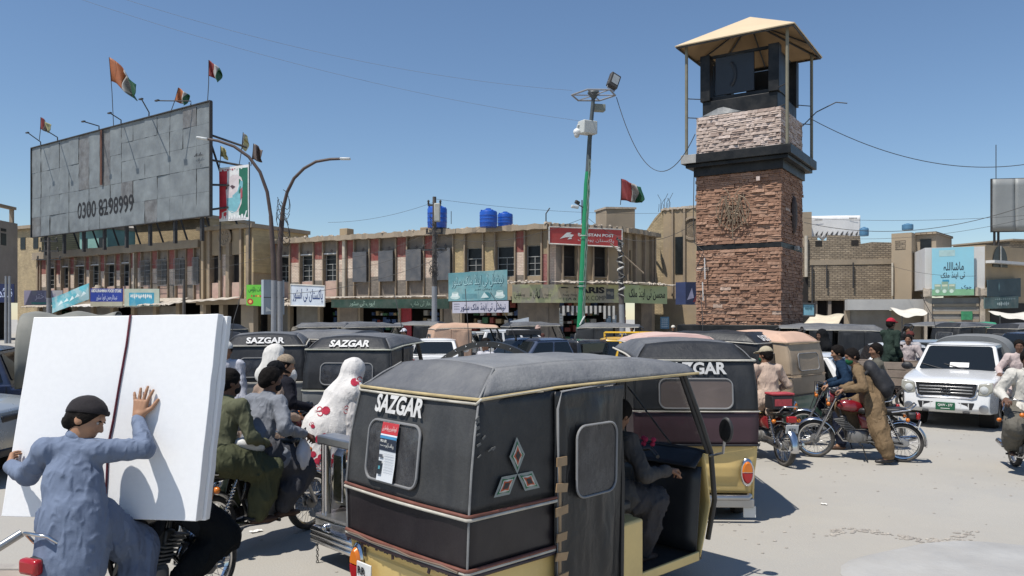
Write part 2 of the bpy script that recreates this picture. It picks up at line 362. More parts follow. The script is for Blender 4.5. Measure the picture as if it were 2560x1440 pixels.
def window(f, x0, x1, z0, z1, y, kind):
    w = x1 - x0; c = (x0 + x1) / 2; r = random.Random(int(x0 * 100))
    fr = G(); t = .05
    fr.box((x0, y, z0), (x0 + t, y + .07, z1)); fr.box((x1 - t, y, z0), (x1, y + .07, z1)); fr.box((x0 + t, y, z0), (x1 - t, y + .07, z0 + t)); fr.box((x0 + t, y, z1 - t), (x1 - t, y + .07, z1))
    fr.box((x0 + t, y + .01, z0 + (z1 - z0) * .62), (x1 - t, y + .06, z0 + (z1 - z0) * .62 + .05))
    o = fr.build('window', m_frame if kind in 'wvg' else m_iron, f.root)
    G().box((x0 + t, y + .06, z0 + t), (x1 - t, y + .075, z1 - t)).build('pane', m_pane if kind != 'd' else m_dark, o)
    mu = G(); zt = z0 + (z1 - z0) * .62
    if kind in 'wv':
        mu.box((c - .022, y + .015, z0 + t), (c + .022, y + .055, zt))
        for k in (1, 2): zz = z0 + (zt - z0) * k / 3; mu.box((x0 + t, y + .02, zz - .018), (x1 - t, y + .05, zz + .018))
        mu.build('muntin', M('pale_window_bar', (.33, .33, .315), .7, var=.15), o)
    if kind == 'g':
        for k in range(9):
            x = x0 - .04 + (w + .08) * k / 8; mu.box((x - .014, y - .50, z0 - .1), (x + .014, y - .47, z1 + .05))
        for k in range(6):
            zz = z0 - .1 + (z1 - z0 + .15) * k / 5; mu.box((x0 - .06, y - .47, zz - .016), (x1 + .06, y - .45, zz + .016))
        mu.build('grille', M('grille_grey', (.27, .27, .265), .6, var=.2), o)
    return o
def facade_bays(f, bays, zf, zr, wz0=4.8, wz1=6.85, fin_out=.15):
    done = set()
    for a, b, k in bays:
        xa, xb = f.s(a), f.s(b)
        for p in (a, b):
            if p in done: continue
            done.add(p); x = f.s(p)
            G().box((x - .055, -fin_out, zf), (x + .055, .22, zr - .02)).build('fin', m_fin, f.root, bevel=.02)
        xa += .055; xb -= .055
        if xb - xa < .1: continue
        if k in 'pcr' :
            r = random.Random(a); z1 = zf + (zr - zf) * r.uniform(.28, .36); z2 = zf + (zr - zf) * r.uniform(.62, .70)
            mats = {'p': (m_greyb, m_cream, m_red), 'c': (m_greyb, m_cream, m_red), 'r': (m_redb, m_redb, m_plaster)}[k]
            for (u, v_, m_, n_) in ((zf, z1, mats[0], 'lower_panel'), (z1, z2, mats[1], 'middle_panel'), (z2, zr, mats[2], 'upper_panel')):
                G().box((xa, 0, u), (xb, .3, v_)).build(n_, m_, f.root)
        elif k == 'y':
            G().box((xa, 0, zf), (xb, .3, zf + .6)).build('lower_panel', m_plaster, f.root)
            G().box((xa, 0, zf + .6), (xb, .3, wz1)).build('middle_panel', m_yellb, f.root)
            G().box((xa, 0, wz1), (xb, .3, zr)).build('upper_panel', m_plaster, f.root)
        else:
            top = m_plaster if k == 'v' else m_spand; zt = wz1 + (.0 if k != 'g' else .05)
            G().box((xa, .10, zt), (xb, .35, zr)).build('spandrel', top, f.root)
            if k in 'w':
                G().box((xa, -.05, zt - .0), (xb, .098, zt + .09)).build('window_hood', m_white, f.root)
            st = [(math.cos(q) * (.16 if i % 2 == 0 else .07) + (xa + xb) / 2, math.sin(q) * (.16 if i % 2 == 0 else .07) + zr - .75) for i, q in enumerate([math.pi / 2 + j * math.pi / 5 for j in range(10)])]
            if k != 'v': G().prism(st, .075, .099).build('star', M('dark_star', (.13, .1, .085), .9), f.root)
            G().box((xa, .06, zf), (xb, .35, wz0)).build('sill_panel', (m_pink if k in 'wg' else (m_plaster if k == 'v' else m_spand)), f.root)
            if k == 's':
                window(f, xa, xb, wz0, zt, .22, 'd')
                n = 26; q = G(); q.grid(lambda u, v: (xa + .02 + (xb - xa - .04) * u, -.34 - .025 * math.cos(u * n * math.pi), wz0 - .15 + (zt - wz0 + .2) * v), n * 4, 1)
                q.build('sheet_cover', m_sheet, f.root, solid=.01)
                for xx in (xa + .02, xb - .05): G().box((xx, -.31, wz0 - .13), (xx + .03, .1, zt + .03)).build('side_sheet', m_iron, f.root)
            else: window(f, xa, xb, wz0, zt, .22, k)
def shell(f, x0, x1, y0, y1, z0, z1, mat, name='wall'):
    return G().box((x0, y0, z0), (x1, y1, z1)).build(name, mat, f.root)

# ------------------------------------------------------------------ long market building: left wing
ZF, ZR = 3.45, 7.75
fa = Face('market_building', 'long two storey tan market wing under the big grey billboard with pink and cream bays', 95, 79, 505, 64.5)
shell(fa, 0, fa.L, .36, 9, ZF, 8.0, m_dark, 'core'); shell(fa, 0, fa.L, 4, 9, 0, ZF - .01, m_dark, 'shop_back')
shell(fa, -.25, 0, -.05, 9, 0, 8.2, m_plaster, 'end_wall')
facade_bays(fa, [(97, 103, 'p'), (103, 119, 'p'), (119, 140, 'w'), (140, 155, 'p'), (155, 175, 'w'), (175, 189, 'p'), (189, 215, 'w'), (215, 227, 'p'), (227, 251, 'w'), (251, 265, 'p'), (265, 290, 'w'), (290, 304, 'p'), (304, 327, 'w'),
                 (327, 338, 'p'), (343, 355, 'p'), (355, 380, 'g'), (380, 397, 'p'), (397, 422, 'g'), (422, 441, 'p'), (441, 467, 'g'), (467, 487, 'p'), (487, 503, 'g')], ZF, ZR)
ragged_slab(fa, 'parapet', m_plaster2, -.4, fa.L, -.45, 1.2, ZR, 8.42, .06, 60, 3)
shell(fa, 0, fa.L, -.32, .36, ZF - .25, ZF - .003, m_plaster2, 'floor_band')
pl = [0, 30, 60, 100, 140]
for k in range(9):
    x = k * fa.L / 8; G().box((x - .25, 0, 0), (x + .25, .5, ZF - .26)).build('pillar', m_plaster2, fa.root)
    if k < 8 and k % 3 != 1: G().box((x + .253, .3, 0), (x + fa.L / 8 - .253, .36, ZF - .5)).build('shutter', m_shutter, fa.root)
for (xa, xb) in ((fa.s(338.5), fa.s(341)),): G().cyl(((xa + xb) / 2, -.2, ZF), ((xa + xb) / 2, -.2, 8.3), .09).build('drain_pipe', m_pipe, fa.root, smooth=40)
def awning(f, px0, px1, z, out, drop, mat, name='awning', seed=0, y0=-.3):
    x0, x1 = f.s(px0), f.s(px1); r = random.Random(seed); n = max(8, int((x1 - x0) * 8)); q = G()
    jit = [r.uniform(-.05, .05) for _ in range(n + 1)]
    q.grid(lambda u, v: (x0 + (x1 - x0) * u, y0 - out * v, z - drop * v + .02 * math.cos(u * n * math.pi) + jit[int(u * n)] * v), n, 3)
    return q.build(name, mat, f.root, solid=.025)
awning(fa, 100, 180, 3.3, 1.6, .35, m_tin, seed=1); awning(fa, 222, 300, 3.2, 1.5, .25, m_white, seed=2); awning(fa, 300, 400, 3.15, 1.5, .3, m_tin, seed=3); awning(fa, 400, 478, 3.6, 1.8, .6, m_tin, seed=4)
for k, (c, h) in enumerate([((.8, .12, .1), 0)]): pass
# things on its balcony edge
G().cyl((fa.s(252), -.5, ZF + .2), (fa.s(252), -.1, ZF + 1.4), .42, .38).build('barrel', m_rubble, fa.root, smooth=40)
# ------------------------------------------------------------------ clock block
fc = Face('clock_block', 'tan plaster entrance block with round clock motif between the two market wings', 505, 63, 631, 60.5)
ZC = 9.25
shell(fc, 0, fc.L, .5, 6.2, ZF, ZC - .25, m_plaster, 'core')
def cx(px): return fc.s(px)
for (a, b, m_, z0, z1, y) in ((505, 511, m_plaster, ZF, ZC - .1, -.12), (511, 521, m_plaster, ZF, ZC - .3, .12), (521, 526, m_fin, ZF, ZC - .1, -.1), (527, 548, m_plaster, 6.95, ZC - .3, .1), (527, 548, m_pink, ZF, 4.75, .1), (548, 553, m_fin, ZF, 8.0, -.1),
                             (553, 566, m_pink, ZF, 5.3, .1), (553, 566, m_cream, 5.3, 7.0, .11), (553, 566, m_plaster, 7.0, ZC - .3, .1), (566, 575, m_fin, ZF, 8.0, -.1), (577, 600, m_plaster, 6.95, ZC - .3, .1), (577, 600, m_pink, ZF, 4.75, .1), (600, 605, m_fin, ZF, ZC - .1, -.1),
                             (606, 617, m_yellb, ZF, ZC - .3, .12), (617, 624, m_fin, ZF, ZC - .1, -.12), (624, 631, m_plaster, ZF, ZC - .3, .1)):
    G().box((cx(a), y, z0), (cx(b), .5, z1)).build('fin' if m_ is m_fin else 'front_panel', m_, fc.root, bevel=.015)
window(fc, cx(527), cx(548), 4.75, 6.95, .35, 'd'); window(fc, cx(577), cx(600), 4.75, 6.95, .35, 'd')
c0 = (cx(562), -.12, 8.35)
G().lathe([(.75, 0), (.75, .08), (.6, .1), (.55, .03), (.0, .03)], (c0[0], -.02, c0[2]), (0, -1, 0), 28).build('clock_motif', m_fin, fc.root, smooth=30)
pet = G()
for k in range(10):
    t = k * math.tau / 10; pet.ob((c0[0] + .36 * math.cos(t), -.075, c0[2] + .36 * math.sin(t)), (.09, .05, .2), rotm(0, math.pi / 2 - t, 0))
pet.build('petal', m_plaster2, fc.root)
ragged_slab(fc, 'parapet', m_plaster2, -.3, fc.L + .25, -.35, 6.3, ZC - .28, ZC - .02, .08, 24, 5)
shell(fc, fc.L - .02, fc.L + .1, .0, 6.2, 5.5, ZC - .29, m_yellb, 'side_wall')
shell(fc, -.1, fc.L + .1, -.5, .2, ZF - .45, ZF - .003, m_plaster2, 'floor_band')
for a, b in ((505, 512), (545, 555), (600, 631)): G().box((cx(a), .1, 0), (cx(b), .6, ZF - .46)).build('pillar', m_plaster2, fc.root)
shell(fc, .1, fc.L, 3.2, 3.4, 0, ZF - .5, m_dark, 'shop_back')
q = G(); q.grid(lambda u, v: (cx(470) + (cx(610) - cx(470)) * u, -.3 - 1.5 * v, 3.35 + .25 * u - .25 * v + .03 * math.sin(u * 30)), 30, 3); q.build('awning', m_tin, fc.root, solid=.03)
rubble(fc, .2, fc.L, -.3, .8, ZC, 24, 8)
# ------------------------------------------------------------------ main wing
fb = Face('market_building', 'long two storey market wing with red and cream panels below the blue water tanks', 637, 63.5, 1372, 51.5)
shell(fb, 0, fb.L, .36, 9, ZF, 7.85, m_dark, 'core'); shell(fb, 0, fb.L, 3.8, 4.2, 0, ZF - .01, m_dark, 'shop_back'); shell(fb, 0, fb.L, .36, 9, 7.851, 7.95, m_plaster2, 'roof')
shell(fb, -.18, -.003, -.2, 9, ZF, 7.85, m_fin, 'end_wall')
facade_bays(fb, [(637, 672, 'w'), (672, 694, 'p'), (694, 726, 'w'), (726, 751, 'p'), (751, 785, 'w'), (785, 809, 'p'), (809, 845, 'w'), (845, 860, 'p'), (867, 887, 'p'), (887, 925, 's'), (925, 951, 'p'), (951, 991, 's'), (991, 1019, 'p'), (1019, 1061, 's'), (1061, 1090, 'p'), (1090, 1134, 's'),
                 (1134, 1163, 'y'), (1163, 1209, 'v'), (1209, 1239, 'y'), (1239, 1289, 'v'), (1289, 1313, 'c'), (1313, 1355, 'v'), (1355, 1372, 'r')], ZF, 7.85, 4.8, 6.85)
ragged_slab(fb, 'parapet', m_plaster2, -.3, fb.L + .1, -.55, 1.2, 7.853, 8.2, .14, 90, 11)
rubble(fb, 0, fb.L, -.4, .6, 8.2, 110, 4)
for px in (862, 865): G().cyl((fb.s(px), -.18, ZF), (fb.s(px), -.18, 8.2), .085).build('drain_pipe', m_pipe, fb.root, smooth=40)
shell(fb, 0, fb.L, -.32, .36, ZF - .25, ZF - .003, m_plaster2, 'floor_band')
G().box((fb.s(853), -.2, 8.21), (fb.s(872), .6, 8.75)).build('chimney_stub', m_plaster, fb.root, bevel=.03)
G().box((fb.s(1048), .1, 8.21), (fb.s(1080), 1.0, 8.5)).build('tank_base', m_plaster, fb.root, bevel=.03)
for i, (a, b, kind) in enumerate([(600 + 40, 660, 'd'), (672, 720, 's'), (735, 800, 's'), (800, 845, 'd'), (850, 895, 'p'), (899, 994, 'd'), (1000, 1026, 'r'), (1030, 1100, 'd'), (1110, 1150, 'p'), (1152, 1290, 'd'), (1295, 1345, 'p'), (1345, 1372, 'p')]):
    if kind == 's': fb.box('shutter', m_shutter, a, b, 0, ZF - .5, .3, .37)
    elif kind == 'p': fb.box('shop_pier', m_spand, a, b, 0, ZF - .26, -.05, .5)
    elif kind == 'r': fb.box('red_door', M('red_door', (.30, .02, .03), .6, var=.2), a, b, 0, ZF - .6, .1, .2)
for px in (640, 672, 722, 797, 846, 897, 998, 1103, 1151): fb.box('pillar', m_plaster2, px - 3, px + 3, 0, ZF - .26, 0, .4)
awning(fb, 640, 726, 3.5, 1.6, .5, m_tin, seed=6); awning(fb, 700, 828, 3.2, 1.7, .3, m_tin, seed=7)
awning(fb, 820, 1000, 3.55, 1.5, .1, m_tin, seed=8); awning(fb, 1000, 1122, 3.55, 1.5, .1, m_tin, seed=9); awning(fb, 1275, 1372, 4.38, 1.7, .12, m_tin, seed=10)
rubble(fb, fb.s(700), fb.s(828), -1.6, -.4, 3.2, 40, 6); rubble(fb, fb.s(1290), fb.s(1372), -1.7, -.4, 4.32, 40, 16)
# ------------------------------------------------------------------ rounded corner with the post office
fd = Face('corner_building', 'tan corner building with two dark windows under the red post office sign', 1372.4, 51.5, 1557, 53.6)
shell(fd, 0, fd.L, .36, 8, ZF, 7.85, m_dark, 'core'); shell(fd, 0, fd.L, 3.4, 4, 0, ZF - .01, m_dark, 'shop_back')
fxs = [(1372.4, 1390, 'cb'), (1390, 1408, 'gw'), (1408, 1440, 'win'), (1440, 1483, 'pl'), (1483, 1516, 'win'), (1516, 1557, 'pl')]
for a, b, k in fxs:
    if k == 'win':
        fd.box('spandrel', m_plaster, a, b, 6.85, 7.85, .1, .36); fd.box('sill_panel', m_plaster, a, b, ZF, 4.75, .06, .36); window(fd, fd.s(a), fd.s(b), 4.75, 6.85, .22, 'd')
        G().box((fd.s(a) - .02, -.04, 4.7), (fd.s(b) + .02, .2, 4.78)).build('sill', m_fin, fd.root)
    else:
        m_ = {'cb': m_cream, 'gw': m_spand, 'pl': m_plaster}[k]; fd.box('front_panel', m_, a, b, ZF, 7.85, 0, .36)
for px in (1405, 1443, 1481, 1518): fd.box('fin', m_fin, px - 1.5, px + 1.5, ZF, 7.0, -.2, .0)
ragged_slab(fd, 'parapet', m_plaster2, -.1, fd.L + .2, -.5, 1.2, 7.853, 8.2, .16, 30, 12); rubble(fd, 0, fd.L, -.4, .5, 8.2, 40, 5)
shell(fd, 0, fd.L, -.3, .36, ZF - .25, ZF - .003, m_plaster2, 'floor_band')
awning(fd, 1372.4, 1557, 4.38, 1.7, .12, m_tin, seed=13); rubble(fd, 0, fd.L, -1.7, -.4, 4.32, 80, 17)
for a, b, m_ in ((1372.4, 1398, m_spand), (1520, 1545, m_greyb), (1545, 1557, m_spand)): fd.box('shop_pier', m_, a, b, 0, ZF - .26, -.05, .5)
fe = Face('corner_building', 'curved tan end of the market with narrow slot windows beside the stone tower', 1557.4, 53.6, 1635, 57)
shell(fe, 0, fe.L, .36, 8, ZF, 7.85, m_dark, 'core'); shell(fe, 0, fe.L, 2.4, 3, 0, ZF - .01, m_dark, 'shop_back')
for a, b, k in ((1557.4, 1572, 'pl'), (1572, 1577, 'slot'), (1577, 1607, 'pl'), (1607, 1613, 'slot'), (1613, 1635, 'pl')):
    if k == 'slot': fe.box('spandrel', m_plaster, a, b, 6.7, 7.85, 0, .36); fe.box('sill_panel', m_plaster, a, b, ZF, 4.6, 0, .36); fe.box('slot_window', m_pane, a, b, 4.6, 6.7, .3, .35)
    else: fe.box('front_panel', m_plaster, a, b, ZF, 7.85, 0, .36)
for px in (1564, 1583, 1606, 1625, 1632): fe.box('fin', m_fin, px - 1.2, px + 1.2, ZF, 7.8, -.25, 0)
ragged_slab(fe, 'parapet', m_plaster2, -.1, fe.L + .3, -.5, 1.2, 7.853, 8.15, .12, 20, 22)
shell(fe, 0, fe.L, -.3, .36, ZF - .25, ZF - .003, m_plaster2, 'floor_band'); awning(fe, 1557.4, 1640, 4.38, 1.7, .12, m_tin, seed=15); rubble(fe, 0, fe.L, -1.6, -.4, 4.32, 40, 19)
for a, b, m_ in ((1602, 1628, m_spand), (1628, 1635, m_plaster2)): fe.box('shop_pier', m_, a, b, 0, ZF - .26, -.05, .5)
# stair tower and the taller building behind the corner
ft = Face('roof_stair_room', 'square tan plaster stair room standing on the roof behind the green pole', 1478, 60, 1583, 59)
x1 = ft.s(1515)
q = G(); q.prism([(0, 1.6), (x1, 0), (ft.L, .9), (ft.L * .62, 2.6)], 7.5, 10.3, 'z'); q.build('wall', m_plaster2, ft.root, bevel=.03)
q = G(); q.prism([(-.1, 1.6), (x1, -.1), (ft.L + .1, .9), (ft.L * .62, 2.7)], 10.303, 10.45, 'z'); q.build('roof_slab', m_rubble, ft.root)
fh = Face('brick_house', 'half broken yellow brick house with plastered front just behind the stone tower', 1603, 60.5, 1752, 57.5)
zb = ZY(522, 59)
q = G(); r_ = random.Random(3); top = [(fh.s(1603) + .3 * i, 8.2 + min(zb - 8.2, .36 * i) + r_.uniform(-.08, .08)) for i in range(8)]
q.prism([(fh.s(1603) + .0, 0)] + [(fh.s(1603), 8.2)] + top + [(fh.s(1660), zb), (fh.s(1660), 0)], 0, .5); q.build('broken_wall', m_mudb2, fh.root)
fh.box('wall', m_plaster, 1660.2, 1752, 0, zb - .1, -.12, 6)
for a, b in ((1683, 1687), (1712, 1717)): fh.box('fin', m_fin, a, b, 3.6, zb - .1, -.3, -.121)
fh.box('window', m_pane, 1690, 1710, ZY(686, 59), ZY(594, 59), -.16, -.125)
G().lathe([(.9, 0), (.9, .08), (.72, .1), (.7, 0)], (fh.s(1733), -.125, zb - 1.6), (0, -1, 0), 28).build('round_motif', m_fin, fh.root, smooth=30)
ragged_slab(fh, 'parapet', m_rubble, fh.s(1655), fh.s(1752), -.25, 6, zb - .098, zb + .06, .1, 20, 4)
rb = G()
for i in range(9):
    x = fh.s(1640 + (i * 37) % 30); h = .5 + (i * .37) % 1.1; rb.tube([(x, .4, zb - .1), (x + .05, .4, zb + h * .6), (x + .05 + .3 * math.sin(i), .4, zb + h)], .018, 5)
rb.build('rebar', m_iron, fh.root, kind='stuff')
# goods on shelves inside the open shops
GM = [ink_ for ink_ in (M('goods_red', (.22, .05, .04), .7, var=.3, scale=6), M('goods_tan', (.34, .25, .14), .8, var=.3, scale=6), M('goods_white', (.5, .48, .45), .7, var=.2, scale=6), M('goods_green', (.05, .14, .07), .7, var=.3, scale=6), M('goods_blue', (.05, .09, .2), .7, var=.3, scale=6))]
def goods(f, x0, x1, y, seed):
    r = random.Random(seed); g = G()
    for k in range(5):
        z = .5 + k * .55; x = x0 + .1
        while x < x1 - .3: w = r.uniform(.15, .45); hh = r.uniform(.15, .45); g.box((x, y - r.uniform(.1, .4), z), (x + w, y + .3, z + hh), r.randrange(5)); x += w + r.uniform(.02, .25)
    return g.build('shop_goods', GM, f.root, kind='stuff')
for k, (a, b) in enumerate(((801, 845), (899, 994), (1030, 1100), (1155, 1290))): goods(fb, fb.s(a), fb.s(b), 1.6, k)
goods(fd, fd.s(1400), fd.s(1518), 1.5, 9); goods(fe, fe.s(1560), fe.s(1600), 1.4, 11); goods(fa, fa.s(110), fa.s(200), 1.2, 12)
# ------------------------------------------------------------------ left end and houses behind
fl = Face('grey_building', 'grey concrete building with an open roof frame at the far left end of the street', -60, 66, 44, 72)
zl = ZY(556, 71)
fl.box('wall', M('grey_concrete_wall', (.33, .30, .27), .92, var=.14, scale=.6, dirt=.3, dirt_col=(.24, .21, .18), streak=.3), -60, 44, 3.3, zl, 0, 8)
for a, b in ((2, 15), (-30, -12)):
    for z0, z1 in ((ZY(616, 71), ZY(587, 71)), (ZY(582, 71), ZY(575, 71))): fl.box('window', m_pane, a, b, z0, z1, -.03, .03)
for px in (-40, 3, 40): fl.box('roof_post', m_plaster2, px - 3, px + 1, zl + .003, zl + 1.25, .2, .5)
fl.box('roof_beam', m_plaster2, -60, 44, zl + 1.253, zl + 1.5, .1, .6)
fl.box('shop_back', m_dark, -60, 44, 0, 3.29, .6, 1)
for i, (nm, lb, a, ya, b, yb, yt, m_) in enumerate([
    ('yellow_brick_house', 'bare yellow brick house between the grey building and the market wing', 44, 86, 104, 84, 572, m_mudb2),
    ('brown_house', 'low brown house with a white metal roof edge under the billboard', 104, 92, 200, 90, 596, m_pink),
    ('teal_house', 'teal painted rooftop house seen under the middle of the billboard', 199, 84, 268, 82, 574, m_teal),
    ('cream_roof_house', 'cream rooftop house with dark windows under the billboard', 266, 86, 345, 85, 572, m_plaster2),
    ('sandy_brick_house', 'large sandy brick house behind the right end of the billboard', 338, 80, 524, 76, 552, m_mudb2)]):
    h = Face(nm, lb, a, ya, b, yb); zt = ZY(yt, (ya + yb) / 2)
    h.box('wall', m_, a, b, 0, zt, 0, 6); h.box('roof', m_white if i in (1, 3) else m_plaster2, a - 2, b + 2, zt + .003, zt + .35, -.4, 6.2)
    if i != 4:
        for px in np.linspace(a + 14, b - 14, 2 if i != 3 else 3): h.box('window', m_pane, px - 6, px + 6, zt - 2.2, zt - .9, -.05, .0)
    rubble(h, 0, h.L, 0, 2, zt + .35, 8, i)
# ------------------------------------------------------------------ right-hand buildings
fr = Face('brick_building', 'rough mud brick building with pipes and a grey band right of the tower', 1990, 54.5, 2230, 53)
zt = ZY(612, 53)
fr.box('wall', m_mudb, 1990, 2230, 3.2, zt, 0, 7)
fr.box('band', m_plaster2, 2024, 2230, ZY(660, 53), ZY(647, 53), -.04, 0)
q = G(); r_ = random.Random(9)
pk = [(2020, 596), (2042, 596), (2044, 604), (2068, 606), (2070, 592), (2120, 594), (2124, 596), (2150, 596), (2152, 616), (2180, 612), (2228, 614)]
q.prism([(fr.s(2016), zt + .003)] + [(fr.s(a), ZY(b - 8, 53)) for a, b in pk] + [(fr.s(2229), zt + .003)], .0, .45); q.build('broken_parapet', m_mudb, fr.root)
for a, b in ((2038, 2055), (2128, 2146)): fr.box('window', m_dark, a, b, ZY(612, 53), ZY(598, 53), -.02, 0)
for px, y0, y1, r in ((2015, 585, 690, .12), (2030, 660, 780, .06), (2066, 660, 720, .05), (2132, 655, 720, .05)): G().cyl((fr.s(px), -.15, ZY(y1, 53)), (fr.s(px), -.15, ZY(y0, 53)), r).build('pipe', m_pipe if px == 2015 else m_iron, fr.root, smooth=40)
fr.box('dark_gap', m_dark, 1996, 2020, 0, ZY(690, 53), -.03, 0)
fr.box('shop_back', m_dark, 1990, 2230, 0, 3.19, .8, 1.2)
for px in (2040, 2075, 2118): fr.box('pier', m_spand, px - 4, px + 4, 0, 3.19, .1, .79)
fr.box('tan_block', m_plaster2, 2004, 2048, 0, ZY(525, 57), 4, 8)
fp = Face('plaster_tower_house', 'plain tan plastered stair tower house with one small square hole', 2228, 50, 2279, 49.2)
zt = ZY(578, 48.5)
fp.box('wall', M('smooth_tan_plaster', (.37, .29, .20), .92, var=.08, scale=.5, bump=.15, dirt=.25, dirt_col=(.34, .28, .21)), 2228.5, 2279, 0, zt, 0, 3.4)
fp.box('window', m_mudb, 2238, 2264, ZY(618, 48), ZY(595, 48), -.02, .0)
q = fp.box('roof_room', m_plaster2, 2279.5, 2330, zt - 3, zt - .1, 1.0, 5); fp.box('roof_room_slab', m_mudb, 2279, 2332, zt - .097, zt + .05, .8, 5.2)
fp.box('roof_room_window', m_pane, 2290, 2318, zt - 1.5, zt - .4, .95, .999)
fp.box('drain_pipe', m_pipe, 2231, 2235, 3.4, ZY(655, 49), -.2, -.05)
fw = Face('white_building', 'dirty white building carrying the tall pale blue tea and milk sign', 2312, 46, 2462, 45)
zt = ZY(612, 44)
fw.box('wall', m_white, 2312, 2462, 3.7, zt, 0, 7)
ragged_slab(fw, 'broken_ledge', m_rubble, -.1, fw.L + .1, -.25, .0, 3.3, 3.75, .12, 20, 8)
fw.box('shutter', m_shutter, 2330, 2448, 0, 3.2, .0, .1); fw.box('pier', m_rubble, 2312, 2329, 0, 3.29, -.1, .3); fw.box('pier', m_rubble, 2449, 2462, 0, 3.29, -.1, .3)
for k in range(5): fw.box('slat', m_plaster2, 2331, 2447, .9 + k * .45, 1.05 + k * .45, -.06, -.003)
fw.box('green_notice', M('green_notice', (.04, .22, .10), .7, var=.3, scale=6), 2402, 2430, ZY(800, 44), ZY(778, 44), -.1, -.07)
fs = Face('arched_building', 'shaded tan building with an arched window at the far right', 2463.5, 45, 2575, 48)
zt = ZY(608, 44)
fs.box('wall', m_plaster, 2463.5, 2640, 0, zt, 0, 2.4); fs.box('ledge', m_white, 2463.5, 2640, ZY(655, 44), ZY(648, 44), -.5, -.003)
ax = fs.s(2499); aw = fs.s(2517) - ax
G().prism([(ax - aw, 5.0)] + [(ax + aw * math.cos(t), 5.0 + .2 + aw * 1.2 * math.sin(t)) for t in [math.pi - k * math.pi / 16 for k in range(17)]] + [(ax + aw, 5.0)], -.05, -.003).build('arched_window', m_pane, fs.root)
G().prism([(ax - .04, 5.0), (ax + .04, 5.0), (ax + .04, 5.2 + aw * 1.2), (ax - .04, 5.2 + aw * 1.2)], -.1, -.053).build('window_bar', m_frame, fs.root)
fs.box('shop_gap', m_dark, 2475, 2640, 0, 2.9, -.04, -.003)
fz = Face('far_brick_house', 'brick upper storey of a house at the extreme right edge', 2524, 60, 2660, 62)
fz.box('wall', m_mudb, 2524, 2660, 0, ZY(602, 60), 0, 5); fz.box('roof', m_plaster2, 2520, 2660, ZY(602, 60) + .003, ZY(598, 60), -.4, 5)
fg = Face('shutter_shop', 'low grey shop with a long concrete fascia and closed shutter', 2112, 48.5, 2302, 47.5)
fg.box('fascia', M('grey_fascia', (.42, .41, .39), .85, var=.12, scale=1), 2112, 2302, ZY(775, 47), ZY(748, 47), -.9, 0)
fg.box('shutter', m_shutter, 2124, 2228, 0, ZY(776, 47), .0, .06); fg.box('wall', m_plaster2, 2228, 2302, 0, ZY(776, 47), .0, .3); fg.box('wall', m_plaster2, 2112, 2124, 0, ZY(776, 47), -.1, .3)
def cloth_awning(name, label, q4, mat, sag=.12, legs=True, group=None):
    """q4: near-left, near-right, far-right, far-left as world points."""
    a, b, c, d = [Vector(p) for p in q4]; ctr = (a + b + c + d) / 4
    t = thing(name, label, 'awning', (ctr.x, ctr.y, 0), group=group); o = Vector((ctr.x, ctr.y, 0))
    q = G(); q.grid(lambda u, v: (a.lerp(b, u)).lerp(d.lerp(c, u), v) - o - Vector((0, 0, sag * 4 * u * (1 - u) * (.4 + .6 * (1 - v)) + .05 * math.sin(9 * u + 4 * v))), 16, 8)
    q.build('cloth', mat, t, smooth=180, solid=.012)
    if legs:
        for p in (a, b): G().cyl((p.x - o.x, p.y - o.y, 0), p - o, .035, n=8).build('pole', m_iron, t)
    return t
m_cloth_w = M('white_awning_cloth', (.66, .62, .54), .9, var=.1, scale=1.5, dirt=.3); m_cloth_c = M('cream_awning_cloth', (.60, .52, .38), .9, var=.14, scale=2, dirt=.3)
m_cloth_g = M('green_tarpaulin', (.04, .28, .17), .6, var=.15, scale=2)
cloth_awning('cloth_awning', 'sagging cream cloth stall cover just right of the stone tower', [P(2005, 812, 44), P(2095, 812, 43), P(2112, 784, 45), P(2030, 786, 46)], m_cloth_c, .1)
cloth_awning('cloth_awning', 'bright white cloth awning in front of the grey shutter shop', [P(2255, 790, 42.5), P(2320, 782, 42.5), P(2300, 771, 45), P(2225, 770, 46)], m_cloth_w, .12)
cloth_awning('cloth_awning', 'white cloth awning on poles at the right edge by the dark shop', [P(2500, 788, 38), P(2590, 800, 38), P(2600, 780, 42), P(2470, 779, 42)], m_cloth_w, .1)
cloth_awning('green_awning', 'two part green tarpaulin over a stall below the white building', [P(2375, 812, 38), P(2495, 815, 37), P(2485, 805, 41), P(2370, 806, 42)], m_cloth_g, .08)
# wooden cart-like clutter behind stalls
# ================================================================== STONE TOWER
def V3_(*a): return Vector(a)
th = R(33.5); TW = 3.15
ex = Vector((math.cos(th), -math.sin(th), 0)); ey = Vector((math.sin(th), math.cos(th), 0))
near = Vector((.3451 * 27.9, 27.9, 0)); tc0 = near - ex * TW / 2 + ey * TW / 2
def zt_(y, Y=27.9): return ZY(y, Y)
tower = thing('stone_tower', 'tall square clock tower faced in reddish split stone with a tan pyramid roof', 'tower', tc0, -th)
m_gran = M('black_granite', (.011, .012, .013), .42, var=.3, scale=1.5, spec=.25, dirt=.2, dirt_col=(.10, .09, .08))
m_st = [M('reddish_stone_%s' % n, c, .88, var=.22, scale=9, bump=.5, bscale=30) for n, c in (('mid', (.305, .172, .112)), ('dark', (.255, .14, .09)), ('tan', (.35, .21, .142)), ('pale', (.46, .34, .265)))]
m_lt = [M('pale_stone_%s' % n, c, .88, var=.16, scale=9, bump=.5, bscale=30) for n, c in (('mid', (.46, .365, .31)), ('dark', (.37, .28, .235)), ('light', (.54, .44, .385)))]
m_mort = M('dark_stone_joint', (.10, .065, .05), .95, var=.2)  # dark core colour that shows as the joints between the facing stones
h = TW / 2; Z0, Z1 = zt_(813), zt_(404); ZB0, ZB1 = zt_(617), zt_(603.5)
